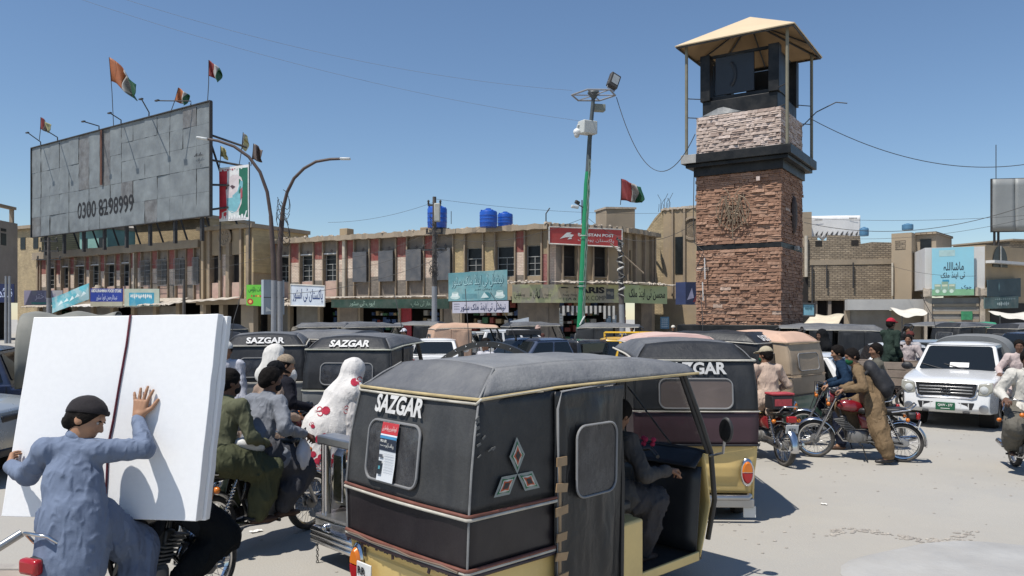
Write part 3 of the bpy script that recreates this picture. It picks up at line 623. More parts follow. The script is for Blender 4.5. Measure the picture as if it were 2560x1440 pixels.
# square platform under it
pf = G(); pf.box((-h - 1.3, -h - 1.3, 0), (h + 1.3, h + 1.3, 1.35)); pf.build('plinth', m_gran, tower, bevel=.03)
G().box((-h - .55, -h - .55, 1.353), (h + .55, h + .55, Z0)).build('plinth_step', m_gran, tower, bevel=.02)
for (a, b) in ((Z0 + .003, ZB0), (ZB1, Z1)): G().box((-h + .06, -h + .06, a), (h - .06, h - .06, b)).build('shaft', m_mort, tower)
G().box((-h + .01, -h + .01, ZB0 + .003), (h - .01, h - .01, ZB1 - .003)).build('granite_band', m_gran, tower, bevel=.01)
def stone_mesh(i, mats):
    r = random.Random(i); g = G(); n = 5; top = []; bot = []
    ys = [r.uniform(.45, 1.0) for _ in range(n + 1)]
    v = []
    for k in range(n + 1):
        x = -.5 + k / n; d = ys[k]; e = r.uniform(-.09, .09)
        v += [(x, 0, -.5 + max(0, e)), (x, -d, -.5 + max(0, e) + .04), (x, -d * r.uniform(.55, 1), .5 + min(0, e) - .03), (x, 0, .5 + min(0, e))]
    f = []
    for k in range(n):
        o = 4 * k; f += [(o + 1, o + 5, o + 6, o + 2), (o + 2, o + 6, o + 7, o + 3), (o, o + 4, o + 5, o + 1)]
    f += [(0, 1, 2, 3), (4 * n + 3, 4 * n + 2, 4 * n + 1, 4 * n)]
    return g.add(v, f).mesh('stone', mats)
SM = {}
def stones(z0, z1, mats, hh, wts, rowh=.128, seed=1, depth=(.025, .075), left=[300]):
    r = random.Random(seed); rest = G(); rows = int(round((z1 - z0) / rowh)); rh = (z1 - z0) / rows
    for face in (0, 1, 2, 3):
        rot = Matrix.Rotation([0, math.pi / 2, math.pi, -math.pi / 2][face], 4, 'Z')
        for j in range(rows):
            x = -hh - r.uniform(0, .2)
            while x < hh:
                wdt = r.uniform(.26, .62); x2 = min(x + wdt, hh); x1 = max(x, -hh)
                if hh - x2 < .12: x2 = hh
                if x2 - x1 > .05:
                    mi = r.choices(range(len(mats)), wts)[0]; k = r.randrange(14); dp = r.uniform(*depth)
                    # split some courses into two thin strips
                    strips = [(0, 1)] if r.random() < .55 else [(0, .48), (.5, 1)]
                    for (s0, s1) in strips:
                        if (k, mi, id(mats)) not in SM: SM[(k, mi, id(mats))] = stone_mesh(k, mats[mi])
                        me = SM[(k, mi, id(mats))]; zc = z0 + rh * (j + (s0 + s1) / 2); sz = rh * (s1 - s0) * .97; dd = dp * r.uniform(.7, 1.25)
                        mt = rot @ Matrix.Translation((( x1 + x2) / 2, -hh + .06, zc)) @ Matrix.Diagonal((x2 - x1 - .006, dd + .05, sz, 1))
                        if face == 0 and left[0] > 0 and len(strips) == 1:
                            left[0] -= 1; o = bpy.data.objects.new('stone', me); COL.objects.link(o); o.parent = tower; o.matrix_local = mt
                        else:
                            o_ = len(rest.v); rest.v += [tuple(mt @ v.co) for v in me.vertices]
                            for p in me.polygons: rest.f.append(tuple(i + o_ for i in p.vertices)); rest.m.append(mi)
                x = x + wdt
    return rest.build('stone_cladding', mats, tower, kind='stuff')
stones(Z0 + .003, ZB0, m_st, h, (50, 25, 22, 2), seed=3, left=[130]); stones(ZB1, Z1, m_st, h, (50, 28, 20, 2), seed=5, left=[120])
# stepped granite cornice
c1, c2, c3 = zt_(404), zt_(392), zt_(380); L0 = zt_(381, 27.3); L1 = zt_(357, 27.3)
for o_, a, b in ((.08, Z1 - .25, Z1 + .12), (.2, Z1 + .123, L0 - .14), (.31, L0 - .137, L0), (.44, L0 + .003, L1)): G().box((-h - o_, -h - o_, a), (h + o_, h + o_, b)).build('cornice', m_gran, tower, bevel=.015)
m_conc = M('bare_concrete', (.34, .33, .31), .9, var=.15, scale=3, bump=.3)
g = G(); g.box((-h - .447, -h - .447, L0 + .01), (-h + .15, -h + .3, L1 + .004)); g.build('bare_corner', m_conc, tower, bevel=.01)
# pale stone storey
U1 = zt_(264)
G().box((-h + .06, -h + .06, L1 + .003), (h - .06, h - .06, U1)).build('upper_shaft', m_mort, tower)
stones(L1 + .003, U1, m_lt, h - .005, (50, 25, 30), seed=11, left=[50], depth=(.025, .06))
# black cabin
C1 = zt_(222); hc = h - .18; G().box((-hc, -hc, U1 + .003), (hc, hc, C1)).build('cabin_base', m_gran, tower, bevel=.02)
g = G(); g.grid(lambda u, v: (-h + .15 + 1.7 * u, -hc - .02 - .12 * v, U1 + .01 + (.32 * (1 - abs(2 * u - .9)) * (1 - v))), 8, 3); g.build('loose_sheet', M('grey_sheet', (.10, .11, .12), .5, var=.2), tower, solid=.01)
RT = ZY(108, 28.2); ho = hc - .12
for sx in (-1, 1):
    for sy in (-1, 1):
        G().box((sx * ho - .19, sy * ho - .19, C1 + .003), (sx * ho + .19, sy * ho + .19, RT)).build('corner_column', m_gran, tower, bevel=.02)
m_scr = M('dark_screen', (.021, .027, .036), .45, var=.25, scale=.8, spec=.4)
for k in range(4):
    rt = Matrix.Rotation(k * math.pi / 2, 4, 'Z')
    g = G().box((-ho + .35, -ho - .02, C1 + .2), (ho - .75, -ho + .06, RT - .12)); g.xf(rt).build('screen', m_scr, tower, bevel=.01)
    g = G().box((-ho + .19, -ho + .0, C1 + .003), (ho - .19, -ho + .1, C1 + .16)); g.xf(rt).build('screen_rail', m_gran, tower)
    g = G().box((-ho + .19, -ho + .0, RT - .1), (ho - .19, -ho + .1, RT)); g.xf(rt).build('screen_rail', m_gran, tower)
    if k in (0,): 
        pts = [(-.45 + .28 * math.cos(t), -ho - .032, (C1 + RT) / 2 + .05 + .48 * math.sin(t)) for t in [-1.1 + i * .22 for i in range(11)]]
        G().tube(pts, .07, 6).xf(Matrix.Diagonal((1, 1, 1, 1))).build('screen_stain', M('stain', (.017, .021, .028), .5), tower)
# roof and posts
EZ = ZY(57, 27.1); AZ = ZY(30, 29.6); he = h + .62
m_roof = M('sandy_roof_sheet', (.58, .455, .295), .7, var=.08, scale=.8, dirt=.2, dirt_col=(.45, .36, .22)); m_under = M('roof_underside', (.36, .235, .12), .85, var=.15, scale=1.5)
cs = [(-he, -he), (he, -he), (he, he), (-he, he)]
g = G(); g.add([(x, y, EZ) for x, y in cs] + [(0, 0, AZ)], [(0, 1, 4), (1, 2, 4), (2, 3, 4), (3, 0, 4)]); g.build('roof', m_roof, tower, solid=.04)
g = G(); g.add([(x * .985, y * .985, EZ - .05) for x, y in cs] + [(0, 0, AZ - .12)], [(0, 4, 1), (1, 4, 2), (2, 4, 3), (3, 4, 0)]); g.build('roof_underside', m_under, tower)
rf = G()
for k in range(4):
    x, y = cs[k]; rf.tube([(x * .97, y * .97, EZ - .08), (0, 0, AZ - .2)], .035, 6)
    x2, y2 = cs[(k + 1) % 4]; rf.tube([((x + x2) / 2 * .97, (y + y2) / 2 * .97, EZ - .08), (0, 0, AZ - .22)], .03, 6); rf.tube([(x * .97, y * .97, EZ - .06), (x2 * .97, y2 * .97, EZ - .06)], .035, 6)
rf.build('rafter', m_iron, tower)
m_post = M('khaki_steel', (.19, .175, .125), .6, var=.15, scale=3)
hp = h + .28
for sx in (-1, 1):
    for sy in (-1, 1):
        p = G(); p.cyl((sx * hp, sy * hp, L1), (sx * hp, sy * hp, EZ + .06), .058, n=10); o = p.build('post', m_post, tower, smooth=40)
        for zz in (C1 + .1, C1 - .62):
            G().tube([(sx * hp, sy * hp, zz), (sx * hc, sy * hc, zz + .01)], .018, 6).build('stay_rod', m_iron, tower)
# wire emblem, dark oval emblem, small fittings
ez = zt_(520, 28.6); m_emb = M('emblem_wire', (.27, .21, .145), .55, metal=.4, var=.2, scale=8)
e = G(); yy = -h - .13; ecx = -.14
for s in (-1, 1):
    e.tube([(ecx + s * .1, yy, ez + .45), (ecx + s * .18, yy, ez + .62), (ecx + s * .32, yy, ez + .78)], .016, 5)
    for k in range(7):
        a = .15 + k * .1; e.tube([(ecx + s * (a * .55 + .1 * math.sin(t * 3 + k)), yy - .02 * (k % 3), ez + .45 - 1.05 * t / 1.0 + .08 * math.cos(6 * t + k)) for t in [i / 8 for i in range(9)]], .013, 5)
    e.tube([(ecx, yy, ez - .85), (ecx + s * .3, yy, ez - .62), (ecx + s * .58, yy, ez - .3), (ecx + s * .62, yy, ez + .1), (ecx + s * .45, yy, ez + .35), (ecx + s * .2, yy, ez + .5)], .016, 5)
    for k in range(6): e.tube([(ecx + s * .6 * math.cos(.3 + k * .35), yy, ez - .25 + .55 * math.sin(-.9 + k * .4)), (ecx + s * .22 * math.cos(k), yy - .03, ez + .2 - .14 * k)], .012, 5)
for k in range(6): e.lathe([(.09 + .02 * (k % 3), -.01), (.105 + .02 * (k % 3), 0), (.09 + .02 * (k % 3), .01)], (ecx + .18 * math.sin(k * 2), yy, ez + .3 - .17 * k), (0, 1, 0), 12, closed=True)
e.tube([(ecx, yy, ez + .4), (ecx, yy, ez - 1.15)], .016, 5)
e.build('wire_emblem', m_emb, tower, kind='stuff')
oe = G(); oe.lathe([(0, .10), (.2, .09), (.27, .05), (.29, .0)], (0, 0, 0), (1, 0, 0), 24); oe.xf(Matrix.Translation((h + .03, .1, zt_(535, 29))) @ Matrix.Diagonal((1, 1, 2.5, 1))); oe.build('oval_emblem', M('dark_emblem', (.05, .032, .026), .7, var=.4, scale=9, bump=.6, bscale=25), tower, smooth=60)
bl = G(); bl.box((h - .85, -h - .14, Z1 - .62), (h - .72, -h - .1, Z1 - .47)); bl.build('wall_box', m_lt[2], tower)
G().box((h + .05, h * .1, ZB0 + .02), (h + .16, h * .1 + .3, ZB0 + .16)).build('camera_bracket', m_conc, tower)
for k, pts in enumerate([[(-h - .05, -h - .1, Z1 - .2), (-h - .08, -h - .1, ZB1 + 1), (-h - .02, -h - .12, ZB1 + .1), (-h + .35, -h - .16, ZB1 - .25), (-h + .05, -h - .16, ZB0 - .7)],
                         [(-h + .38, -h - .15, ZB0 - .3), (-h + .4, -h - .15, ZB0 - 1.1)], [(-h + .3, -h - .15, ZB0 - 1.2), (-h + .33, -h - .15, ZB0 - 1.9)]]):
    G().tube(pts, .016 if k == 0 else .024, 5).build('cable', m_iron if k == 0 else m_white, tower)
# street-lamp arm and stay behind the cabin
G().tube([(h, h, C1 - .7), (h + .5, h + .1, C1 - .2), (h + 1.2, h + .2, C1 + .1), (h + 1.6, h + .2, C1)], .022, 6).build('bent_rod', m_iron, tower)

# ================================================================== BILLBOARDS
m_gal = M('galvanised_sheet', (.20, .218, .222), .55, metal=.15, var=.26, scale=.7, dirt=.35, dirt_col=(.19, .20, .20), dscale=1.1, bump=.7, bscale=3.2)
m_gal2 = M('browned_sheet', (.15, .142, .135), .5, metal=.25, var=.25, scale=.8, dirt=.5, dirt_col=(.33, .34, .34), dscale=1.2, bump=.7, bscale=3)
m_rust = M('rust', (.11, .045, .028), .85, var=.25, scale=3)
m_black = M('black_paint', (.012, .012, .014), .7, var=.2)
bA = P(81, 787, 77); bB = P(527, 787, 60); Lb = Vector((bB.x - bA.x, bB.y - bA.y)).length
bb = thing('billboard', 'huge patched grey metal billboard with a black phone number over the left market wing', 'billboard', (bA.x, bA.y, 0), math.atan2(bB.y - bA.y, bB.x - bA.x))
zb0 = (ZY(584, 77) + ZY(551, 60)) / 2; zb1 = (ZY(359, 77) + ZY(270, 60)) / 2
# panels individually creased
r = random.Random(4); ncol = 16; cw = Lb / ncol; splitz = zb0 + (zb1 - zb0) * .43
rows = [(zb0, zb0 + (splitz - zb0) * .5), (zb0 + (splitz - zb0) * .5, splitz), (splitz, splitz + (zb1 - splitz) * .36), (splitz + (zb1 - splitz) * .36, splitz + (zb1 - splitz) * .68), (splitz + (zb1 - splitz) * .68, zb1)]
def crease(x, z, s): 
    return .05 * math.sin(x * 3.1 + s) * math.sin(z * 2.3 + s * 2) + .03 * math.sin(x * 7 + z * 5 + s * 3) + .02 * math.sin(z * 11 - x * 6 + s)
def sheet(x0, x1, z0, z1, m_, s, dy=0):
    q = G(); n = max(4, int((x1 - x0) * 5)); mz = max(4, int((z1 - z0) * 5))
    ph = np.array([[x0 + (x1 - x0) * i / n, 0, z0 + (z1 - z0) * j / mz] for j in range(mz + 1) for i in range(n + 1)])
    a = smooth_noise(ph, 1.3, s) * .03 + smooth_noise(ph, 3.1, s + 1) * .018
    q.grid(lambda u, v: (x0 + .01 + (x1 - x0 - .02) * u, dy - a[int(round(v * mz)) * (n + 1) + int(round(u * n))] * 1.0, z0 + .01 + (z1 - z0 - .02) * v), n, mz)
    return q.build('metal_sheet', m_, bb, smooth=40)
for i in range(ncol):
    x0, x1 = i * cw, (i + 1) * cw
    if 5 <= i <= 7: 
        sheet(x0, x1, splitz, zb1, m_gal2 if i != 6 else m_gal, i, -.02); cells = rows[:2]
    else: cells = rows if i > 8 else (rows[:2] + [(splitz, splitz + (zb1 - splitz) * .5), (splitz + (zb1 - splitz) * .5, zb1)])
    for k, (z0, z1) in enumerate(cells): sheet(x0, x1, z0, z1, m_gal if (i * 7 + k * 3) % 11 else m_gal2, i * 9 + k, r.uniform(-.05, .0))
xr = Lb * .452
G().box((xr, -.2, splitz + .1), (xr + .30, -.14, zb1 - .05)).build('rusty_strip', m_rust, bb)
fr_ = G()
for (a, b) in (((-.06, -.16, zb0 - .06), (Lb + .06, .1, zb0)), ((-.06, -.16, zb1), (Lb + .06, .1, zb1 + .08)), ((-.08, -.16, zb0), (-.003, .1, zb1)), ((Lb + .003, -.16, zb0), (Lb + .1, .1, zb1))): fr_.box(a, b)
fr_.build('frame', m_iron, bb)
G().box((0, .12, zb0 + .02), (Lb, .16, zb1 - .02)).build('backing', m_iron, bb)
legs = [(652, 0), (725, 0), (790, 0), (860, 1), (930, 1), (1015, 1)]
for k in range(8):
    x = Lb * (.07 + .125 * k); G().box((x - .12, .2, 8.0), (x + .12, .45, zb1 - .4)).build('leg', m_iron, bb)
    G().tube([(x, .4, zb1 - 1), (x + 1.2, 3.2, 8.0)], .09, 6).build('brace', m_iron, bb)
for k in range(4): G().tube([(Lb - .1, .2, zb0 + .5 + k * 1.9), (Lb + 1.2, 2.4, zb0 + 1.0 + k * 1.5)], .09, 6).build('side_brace', m_iron, bb)
for k, (px, d, up) in enumerate([(113, 2.2, 1.2), (168, 2.4, .6), (292, 1.5, .1), (352, 2.3, .3), (423, 2.8, 1.3), (520, -1.8, .1)]):
    x = min(max(Lb * (px - 81) / 446 * .93, .2), Lb); G().tube([(x, -.1, zb1 + .1), (x + .2, -.2, zb1 + .35), (x + d * .8, -2.0, zb1 + .2 + up * .4)], .05, 6).build('lamp_arm', m_iron, bb)
    G().ob((x + d * .8, -2.05, zb1 + .2 + up * .4), (.45, .16, .1)).build('lamp', m_iron, bb)
zz = ZY(520, 70)
kk = (262 - 1280) / F; bd = (bB - bA) / Lb; xl = (kk * bA.y - bA.x) / (bd.x - kk * bd.y)
bpy.context.view_layer.update(); bt_v, bt_f = [], []
for o_ in bb.children:
    if o_.name.startswith('metal_sheet'): n0 = len(bt_v); bt_v += [v.co.copy() for v in o_.data.vertices]; bt_f += [tuple(i + n0 for i in p.vertices) for p in o_.data.polygons]
bt = BVHTree.FromPolygons(bt_v, bt_f)
def on_sheet(x, z):
    ys = [h_[0].y for dx, dz in ((0, 0), (.15, 0), (-.15, 0), (0, .15), (0, -.15)) for h_ in [bt.ray_cast(V3_(xl + x + dx, -2, zz - .05 + z + dz), V3_(0, 1, 0))] if h_[0]]
    return (xl + x, (min(ys) if ys else -.1) - .012, zz - .05 + z)
lettering('0300 8298999', m_black, bb, (0, 0, 0), (1, 0, 0), (0, 0, 1), height=1.5, width=9.6, bold=.015, fn=on_sheet)
lettering('FJ', m_black, bb, (Lb * .957, -.2, zb0 + (zb1 - zb0) * .49), (1, 0, 0), (0, 0, 1), height=.36)
scrawl = G()
for k in range(7): scrawl.box((Lb * .955 - .55 + k * .16, -.2, zb0 + (zb1 - zb0) * .535), (Lb * .955 - .47 + k * .16, -.19, zb0 + (zb1 - zb0) * .535 + .1 + .08 * (k % 3)))
scrawl.build('painted_marking', m_black, bb)
# grey billboard at the right edge
b2 = thing('billboard', 'plain grey billboard panel on two posts cut by the right edge', 'billboard', P(2482, 787, 48) - V3_(0, 0, H), R(-8))
z0, z1 = ZY(578, 48), ZY(448, 48); mg3 = M('grey_board', (.27, .28, .275), .6, metal=.2, var=.12, scale=.7, bump=.4, bscale=3)
for i in range(3):
    a = [0, 1.28, 2.6][i]; q = G(); q.grid(lambda u, v: (a + 1.27 * u, .02 * math.sin(5 * u + 3 * v + i), z0 + (z1 - z0) * v), 6, 8); q.build('panel', mg3, b2, smooth=60, solid=.05)
G().box((-.06, .07, z0 - .05), (3.9, .2, z1 + .05)).build('frame', m_iron, b2)
for x in (.22, .45): G().cyl((x, .3, 0), (x, .3, z1 - .3), .07).build('post', m_iron, b2)
# torn white billboard behind the brick building
b3 = thing('billboard', 'torn white fabric billboard on the roof behind the mud brick building', 'billboard', P(2021, 787, 60) - V3_(0, 0, H), R(-6))
z0, z1 = ZY(598, 60), ZY(540, 60); Lx = 3.85
mwh = M('white_fabric', (.74, .74, .73), .8, var=.08, scale=1, streak=.1)
q = G(); q.grid(lambda u, v: (Lx * u, .05 * math.sin(8 * u), z0 + (z1 - z0) * v + (1 - v) * .12 * math.sin(u * 40) * (u > .1)), 40, 6); q.build('fabric', mwh, b3, smooth=60, solid=.02)
G().box((0, .12, z0 + .5), (Lx, .2, z1)).build('backing', m_iron, b3)
tr = G()
for k in range(9):
    x = .5 + k * .37; tr.add([(x, -.07, z0 + .35), (x + .22, -.07, z0 + .62), (x + .15, -.07, z0 + .3), (x + .02, -.07, z0 + .15)], [(0, 3, 2, 1)])
tr.build('tear', M('torn_back', (.08, .08, .08), .9), b3, solid=.01)
for cx_, cz_ in ((.75, .35), (3.3, .25)):
    mk = G()
    for k in range(6): mk.box((cx_ - .3 + k * .1, -.062, z1 - cz_), (cx_ - .23 + k * .1, -.058, z1 - cz_ + .07))
    mk.build('painted_marking', m_black, b3)
# ================================================================== SIGNS
def pcol(h): return lin(h)
class Board:
    """A sign board given by its four picture corners at two depths, built as a real slab."""
    def __init__(s, name, label, px0, t0, b0, Y0, px1, t1, b1, Y1, mat, cat='shop sign', th=.06, edge=None, bend=0, z0=None, group=None):
        a, b, c, d = P(px0, b0, Y0), P(px1, b1, Y1), P(px1, t1, Y1), P(px0, t0, Y0)
        s.org = Vector((a.x, a.y, 0)); s.root = thing(name, label, cat, s.org, 0, group)
        s.a, s.b, s.c, s.d = [p - s.org for p in (a, b, c, d)]; s.n = (s.b - s.a).cross(s.d - s.a).normalized(); s.bend = bend
        n = 24; g = G()
        for k, off in ((0, 0), (1, -th)):
            g.grid(lambda u, v: s.pt(u, v, off), n, 8) if k == 0 else g.grid(lambda u, v: s.pt(1 - u, v, off), n, 8)
        W = n + 1; o2 = W * 9
        for i in range(n): g.f += [(i, o2 + n - i, o2 + n - i - 1, i + 1), (8 * W + i + 1, o2 + 8 * W + n - i - 1, o2 + 8 * W + n - i, 8 * W + i)]; g.m += [0, 0]
        for j in range(8): g.f += [(j * W, (j + 1) * W, o2 + (j + 1) * W + n, o2 + j * W + n), (j * W + n, o2 + j * W, o2 + (j + 1) * W, (j + 1) * W + n)]; g.m += [0, 0]
        g.build('board', mat, s.root, smooth=40)
        s.w = ((s.b - s.a).length + (s.c - s.d).length) / 2; s.h = ((s.d - s.a).length + (s.c - s.b).length) / 2
        if edge:
            e = G(); r = .045
            for p, q in (((0, 0), (1, 0)), ((1, 0), (1, 1)), ((1, 1), (0, 1)), ((0, 1), (0, 0))): e.tube([s.pt(p[0] + (q[0] - p[0]) * k / 8, p[1] + (q[1] - p[1]) * k / 8, .01) for k in range(9)], r, 5)
            e.build('frame', edge, s.root)
    def pt(s, u, v, off=0):
        p = (s.a.lerp(s.b, u)).lerp(s.d.lerp(s.c, u), v) + s.n * off
        if s.bend: p = p + s.n * s.bend * (math.sin(u * 9 + v * 2) * .6 + math.sin(u * 4 - v * 3))
        return p
    def text(s, t, u, v, h, w=None, mat=None, rtl=False, bold=0, shear=0, name='lettering', off=.012):
        fn = lambda x, y: s.pt(u + x / s.w, v + y / s.h, off)
        return lettering(t, mat, s.root, (0, 0, 0), (1, 0, 0), (0, 0, 1), height=h * s.h, width=None if w is None else w * s.w, bold=bold, shear=shear, rtl=rtl, fn=fn, name=name)
    def patch(s, u0, v0, u1, v1, mat, name='printed_panel', off=.006, wob=0):
        g = G(); n = max(6, int(abs(u1 - u0) * 24))
        g.grid(lambda a, b: s.pt(u0 + (u1 - u0) * a, v0 + (v1 - v0) * b + wob * math.sin(a * 23) * (1 - b), off), n, 4); return g.build(name, mat, s.root)
    def scrawl(s, u0, v0, w, h, mat, n):
        for k in range(n): u = u0 + w * (k + .5) / n; a = w / n * .42; q = h * (.35 + .3 * ((k * 7) % 3) / 2); s.poly([(u - a, v0 - q * .3), (u - a * .4, v0 + q), (u + a, v0 + q * (.4 - .3 * (k % 2))), (u + a * .3, v0 - q)], mat, name='faded_writing')
    def poly(s, pts, mat, name='printed_shape', off=.009):
        g = G(); c = (sum(p[0] for p in pts) / len(pts), sum(p[1] for p in pts) / len(pts)); v = [s.pt(*c, off)] + [s.pt(*p, off) for p in pts]
        return g.add(v, [(0, i + 1, (i + 1) % len(pts) + 1) for i in range(len(pts))]).build(name, mat, s.root)
def disc(u, v, ru, rv, n=18): return [(u + ru * math.cos(t), v + rv * math.sin(t)) for t in [k * math.tau / n for k in range(n)]]
def ink(h, name=None): return M('ink_' + h.strip('#'), h, .6, var=.12, scale=3)
m_edge = M('sign_edge', (.55, .53, .48), .6, var=.2, scale=4)
navy, inkw, inkb = ink('#1d2c55'), ink('#dcdcd6'), ink('#15161a')
# red post office sign
s = Board('post_office_sign', 'long red post office sign with white lettering and bird like emblem', 1373, 567, 609, 50.6, 1555, 574, 618, 52.6, M('post_red', '#b23a36', .5, var=.06, scale=1, dirt=.12), edge=m_edge)
s.text('PAKISTAN POST', .635, .62, .17, .50, inkw, bold=.03); s.text('پاکستان پوسٹ', .635, .30, .24, .5, inkw, rtl=True)
s.poly([(.14, .32), (.235, .70), (.30, .72), (.27, .62), (.33, .58), (.30, .45), (.22, .42)], inkw); s.poly([(.24, .3), (.27, .42), (.30, .42), (.30, .34)], inkw)
# teal tea and milk sign with cups, white one beneath
s = Board('shop_sign', 'teal sign with tea cups and outlined lettering above the white sign', 1121, 683, 753, 50.2, 1268, 674, 750, 48.8, M('teal_print', '#6f9fa4', .6, var=.16, scale=.6, two=((.11, .27, .30), .5), dirt=.25), edge=None, bend=.03)
s.text('نیشنل ٹی اینڈ ملک سٹور', .5, .68, .46, .88, ink('#2b5560'), rtl=True, bold=.02); s.text('نیشنل ٹی اینڈ ملک سٹور', .495, .69, .44, .87, ink('#a9cfd2'), rtl=True, off=.02, bold=-.008)
s.text('دوکان نمبر', .6, .38, .07, .3, inkb, rtl=True)
for u in (.12, .88): 
    s.poly(disc(u, .14, .085, .085), ink('#b9cfcb')); s.poly([(u - .06, .14), (u - .055, .3), (u + .055, .3), (u + .06, .14)], ink('#d5e0dc'), off=.012); s.poly(disc(u, .3, .055, .035), ink('#9fb9b6'), off=.015)
s.patch(.24, .08, .5, .24, ink('#5d8a92'), wob=.01); s.poly(disc(.66, .16, .07, .12), ink('#3f7c84')); s.poly([(.56, .08), (.62, .28), (.7, .1)], ink('#c5d8d6'), off=.013)
s = Board('shop_sign', 'white sign with navy lettering directly under the teal sign', 1131, 755, 783, 50.0, 1271, 752, 781, 48.6, M('lilac_white_print', '#b9b7c4', .6, var=.08, scale=1, dirt=.15))
s.text('نیشنل ٹی اینڈ ملک سٹور', .55, .5, .78, .8, navy, rtl=True, bold=.012)
for k in range(3): s.patch(.03, .78 - .22 * k, .13, .83 - .22 * k, ink('#6d6d7c'), wob=.02)
# olive tea company sign
mo = M('olive_print', '#b3b487', .65, var=.14, scale=.8, two=((.36, .33, .25), .9), dirt=.35, dirt_col=(.30, .26, .2))
s = Board('shop_sign', 'long olive tea company sign with torn paper patches left of the green pole', 1281, 711, 757, 49.6, 1556, 712, 757, 52.2, mo)
s.text('پیرس', .265, .5, .68, .1, inkb, rtl=True, bold=.02); s.text('ٹی ملک کمپنی', .115, .5, .62, .2, ink('#45453a'), rtl=True)
s.text('D PARIS', .63, .70, .36, .40, inkb, bold=.05); s.text('TEA & MILK COMP', .64, .26, .26, .40, ink('#3c3a30'))
for u in (.45, .53, .12, .285, .60): s.patch(u - .045, .28, u + .03, .80, ink('#a59a83'), wob=.03, off=.015, name='torn_paper')
for k in range(4): s.text('Young', (.06 + .0, .29, .455, .525)[k] + .02, .42, .16, .06, inkb, shear=.3, off=.022)
s.patch(.845, .2, .92, .78, ink('#4b4f52'), off=.016); s.poly(disc(.87, .55, .018, .09), ink('#8a8478'), off=.02); s.poly(disc(.90, .5, .015, .12), ink('#7d7f78'), off=.02)
s = Board('shop_sign', 'olive green sign with bold black lettering right of the wrapped wooden pole', 1561, 711, 757, 52, 1668, 716, 760, 54.4, M('green_olive_print', '#a4b184', .65, var=.12, scale=.8, dirt=.25, dirt_col=(.30, .27, .2)), bend=.02)
s.text('محسن ٹی اینڈ ملک', .52, .52, .68, .84, inkb, rtl=True, bold=.015)
# striped pelmet under the olive sign
pe = thing('shop_awning', 'black and white striped cloth pelmet hanging below the olive tea sign', 'awning', P(1400, 787, 50.2) * 1.0, R(6)); pe.location.z = 0
g = G(); Lp = 3.6
for k in range(24):
    x = Lp * k / 24; hgt = .5 + .12 * math.sin(k * 1.7) + (.25 if k > 18 else 0); o_ = len(g.v)
    g.box((x, -.02 * (k % 2), 2.78 - hgt), (x + Lp / 24 - .004, .02, 2.78), k % 2)
g.build('striped_cloth', [M('pelmet_black', (.03, .03, .03), .9), M('pelmet_white', (.5, .48, .44), .9, var=.2, scale=5)], pe, kind='stuff')
# dark green fascia, white tea store, green juice sign, the left-hand signs
s = Board('shop_sign', 'dark green cloth fascia with pale lettering over the open shops', 828, 749, 769, 56, 1122, 747, 772, 51.2, M('dark_green_cloth', '#1f3a30', .8, var=.2, scale=1, dirt=.3, dirt_col=(.14, .14, .12)), bend=.02)
s.text('ایوب ٹی سٹور', .28, .5, .7, .22, ink('#8fa596'), rtl=True); s.text('قندھار ٹی شاپ', .8, .48, .7, .2, ink('#7d9385'), rtl=True)
s = Board('shop_sign', 'white board with blue tea store lettering on the awning rubble', 727, 711, 764, 57.3, 812, 715, 766, 55.8, M('white_board', '#c4ccd6', .6, var=.1, scale=1, dirt=.25), edge=m_edge)
s.text('پاکستان ٹی اسٹور', .5, .5, .72, .88, ink('#2b3f6e'), rtl=True, bold=.01)
s = Board('shop_sign', 'bright green food sign with a red roundel beside the lamp posts', 616, 712, 763, 59.5, 661, 712, 766, 58.8, M('bright_green_print', '#63b53a', .55, var=.08, scale=1))
s.text('چاٹ ہاؤس', .52, .76, .3, .8, ink('#1f4d2a'), rtl=True, bold=.01); s.poly(disc(.22, .19, .17, .15), ink('#a2352c')); s.poly(disc(.22, .19, .09, .08), ink('#e0b060'), off=.013)
for k in range(6): s.poly(disc(.3 + k * .12, .47, .045, .05), ink(('#b5442f', '#3d6e32', '#b5442f', '#d9a441')[k % 4]))
s = Board('shop_sign', 'blue food store sign with white English and Urdu lettering', 226, 721, 754, 70, 306, 722, 754, 67.5, M('food_store_blue', '#2a3f92', .6, var=.08, scale=1))
s.text('ABDULRAHMAN FOOD STORE', .5, .83, .24, .94, inkw, bold=.03); s.text('عبدالرحمن فوڈ سٹور', .52, .33, .56, .66, ink('#c3cae6'), rtl=True)
s = Board('shop_sign', 'cream strip board directly under the blue food store sign', 226, 755, 766, 70, 306, 755, 766, 67.5, M('cream_board', '#a8a593', .7, var=.1, scale=1, dirt=.3))
s = Board('shop_sign', 'aqua sign with faded scribbled white lettering next to the blue food store sign', 311, 722, 766, 67.3, 398, 722, 766, 64.8, M('aqua_print', '#a9b3a4', .6, var=.14, scale=.8, dirt=.25))
s.patch(.14, .04, .86, .78, M('aqua_panel', '#3f93ae', .6, var=.2, scale=.6, two=((.22, .42, .45), .4)))
for k in range(12): s.poly([(.18 + k * .052, .55 + .05 * math.sin(k * 2)), (.2 + k * .052, .72), (.225 + k * .052, .6 + .06 * math.sin(k)), (.21 + k * .052, .5 - .05 * (k % 3))], inkw, off=.012)
s = Board('shop_sign', 'pale purple shop sign behind the left electricity pole', 60, 726, 763, 74, 156, 726, 763, 72, M('purple_print', '#8a86a0', .6, var=.14, scale=.5, two=((.38, .38, .40), .4), dirt=.15))
s.text('الاختر', .48, .6, .6, .38, ink('#e1dcec'), rtl=True); s.patch(.2, .06, .75, .2, ink('#4f9a90'), wob=.03)
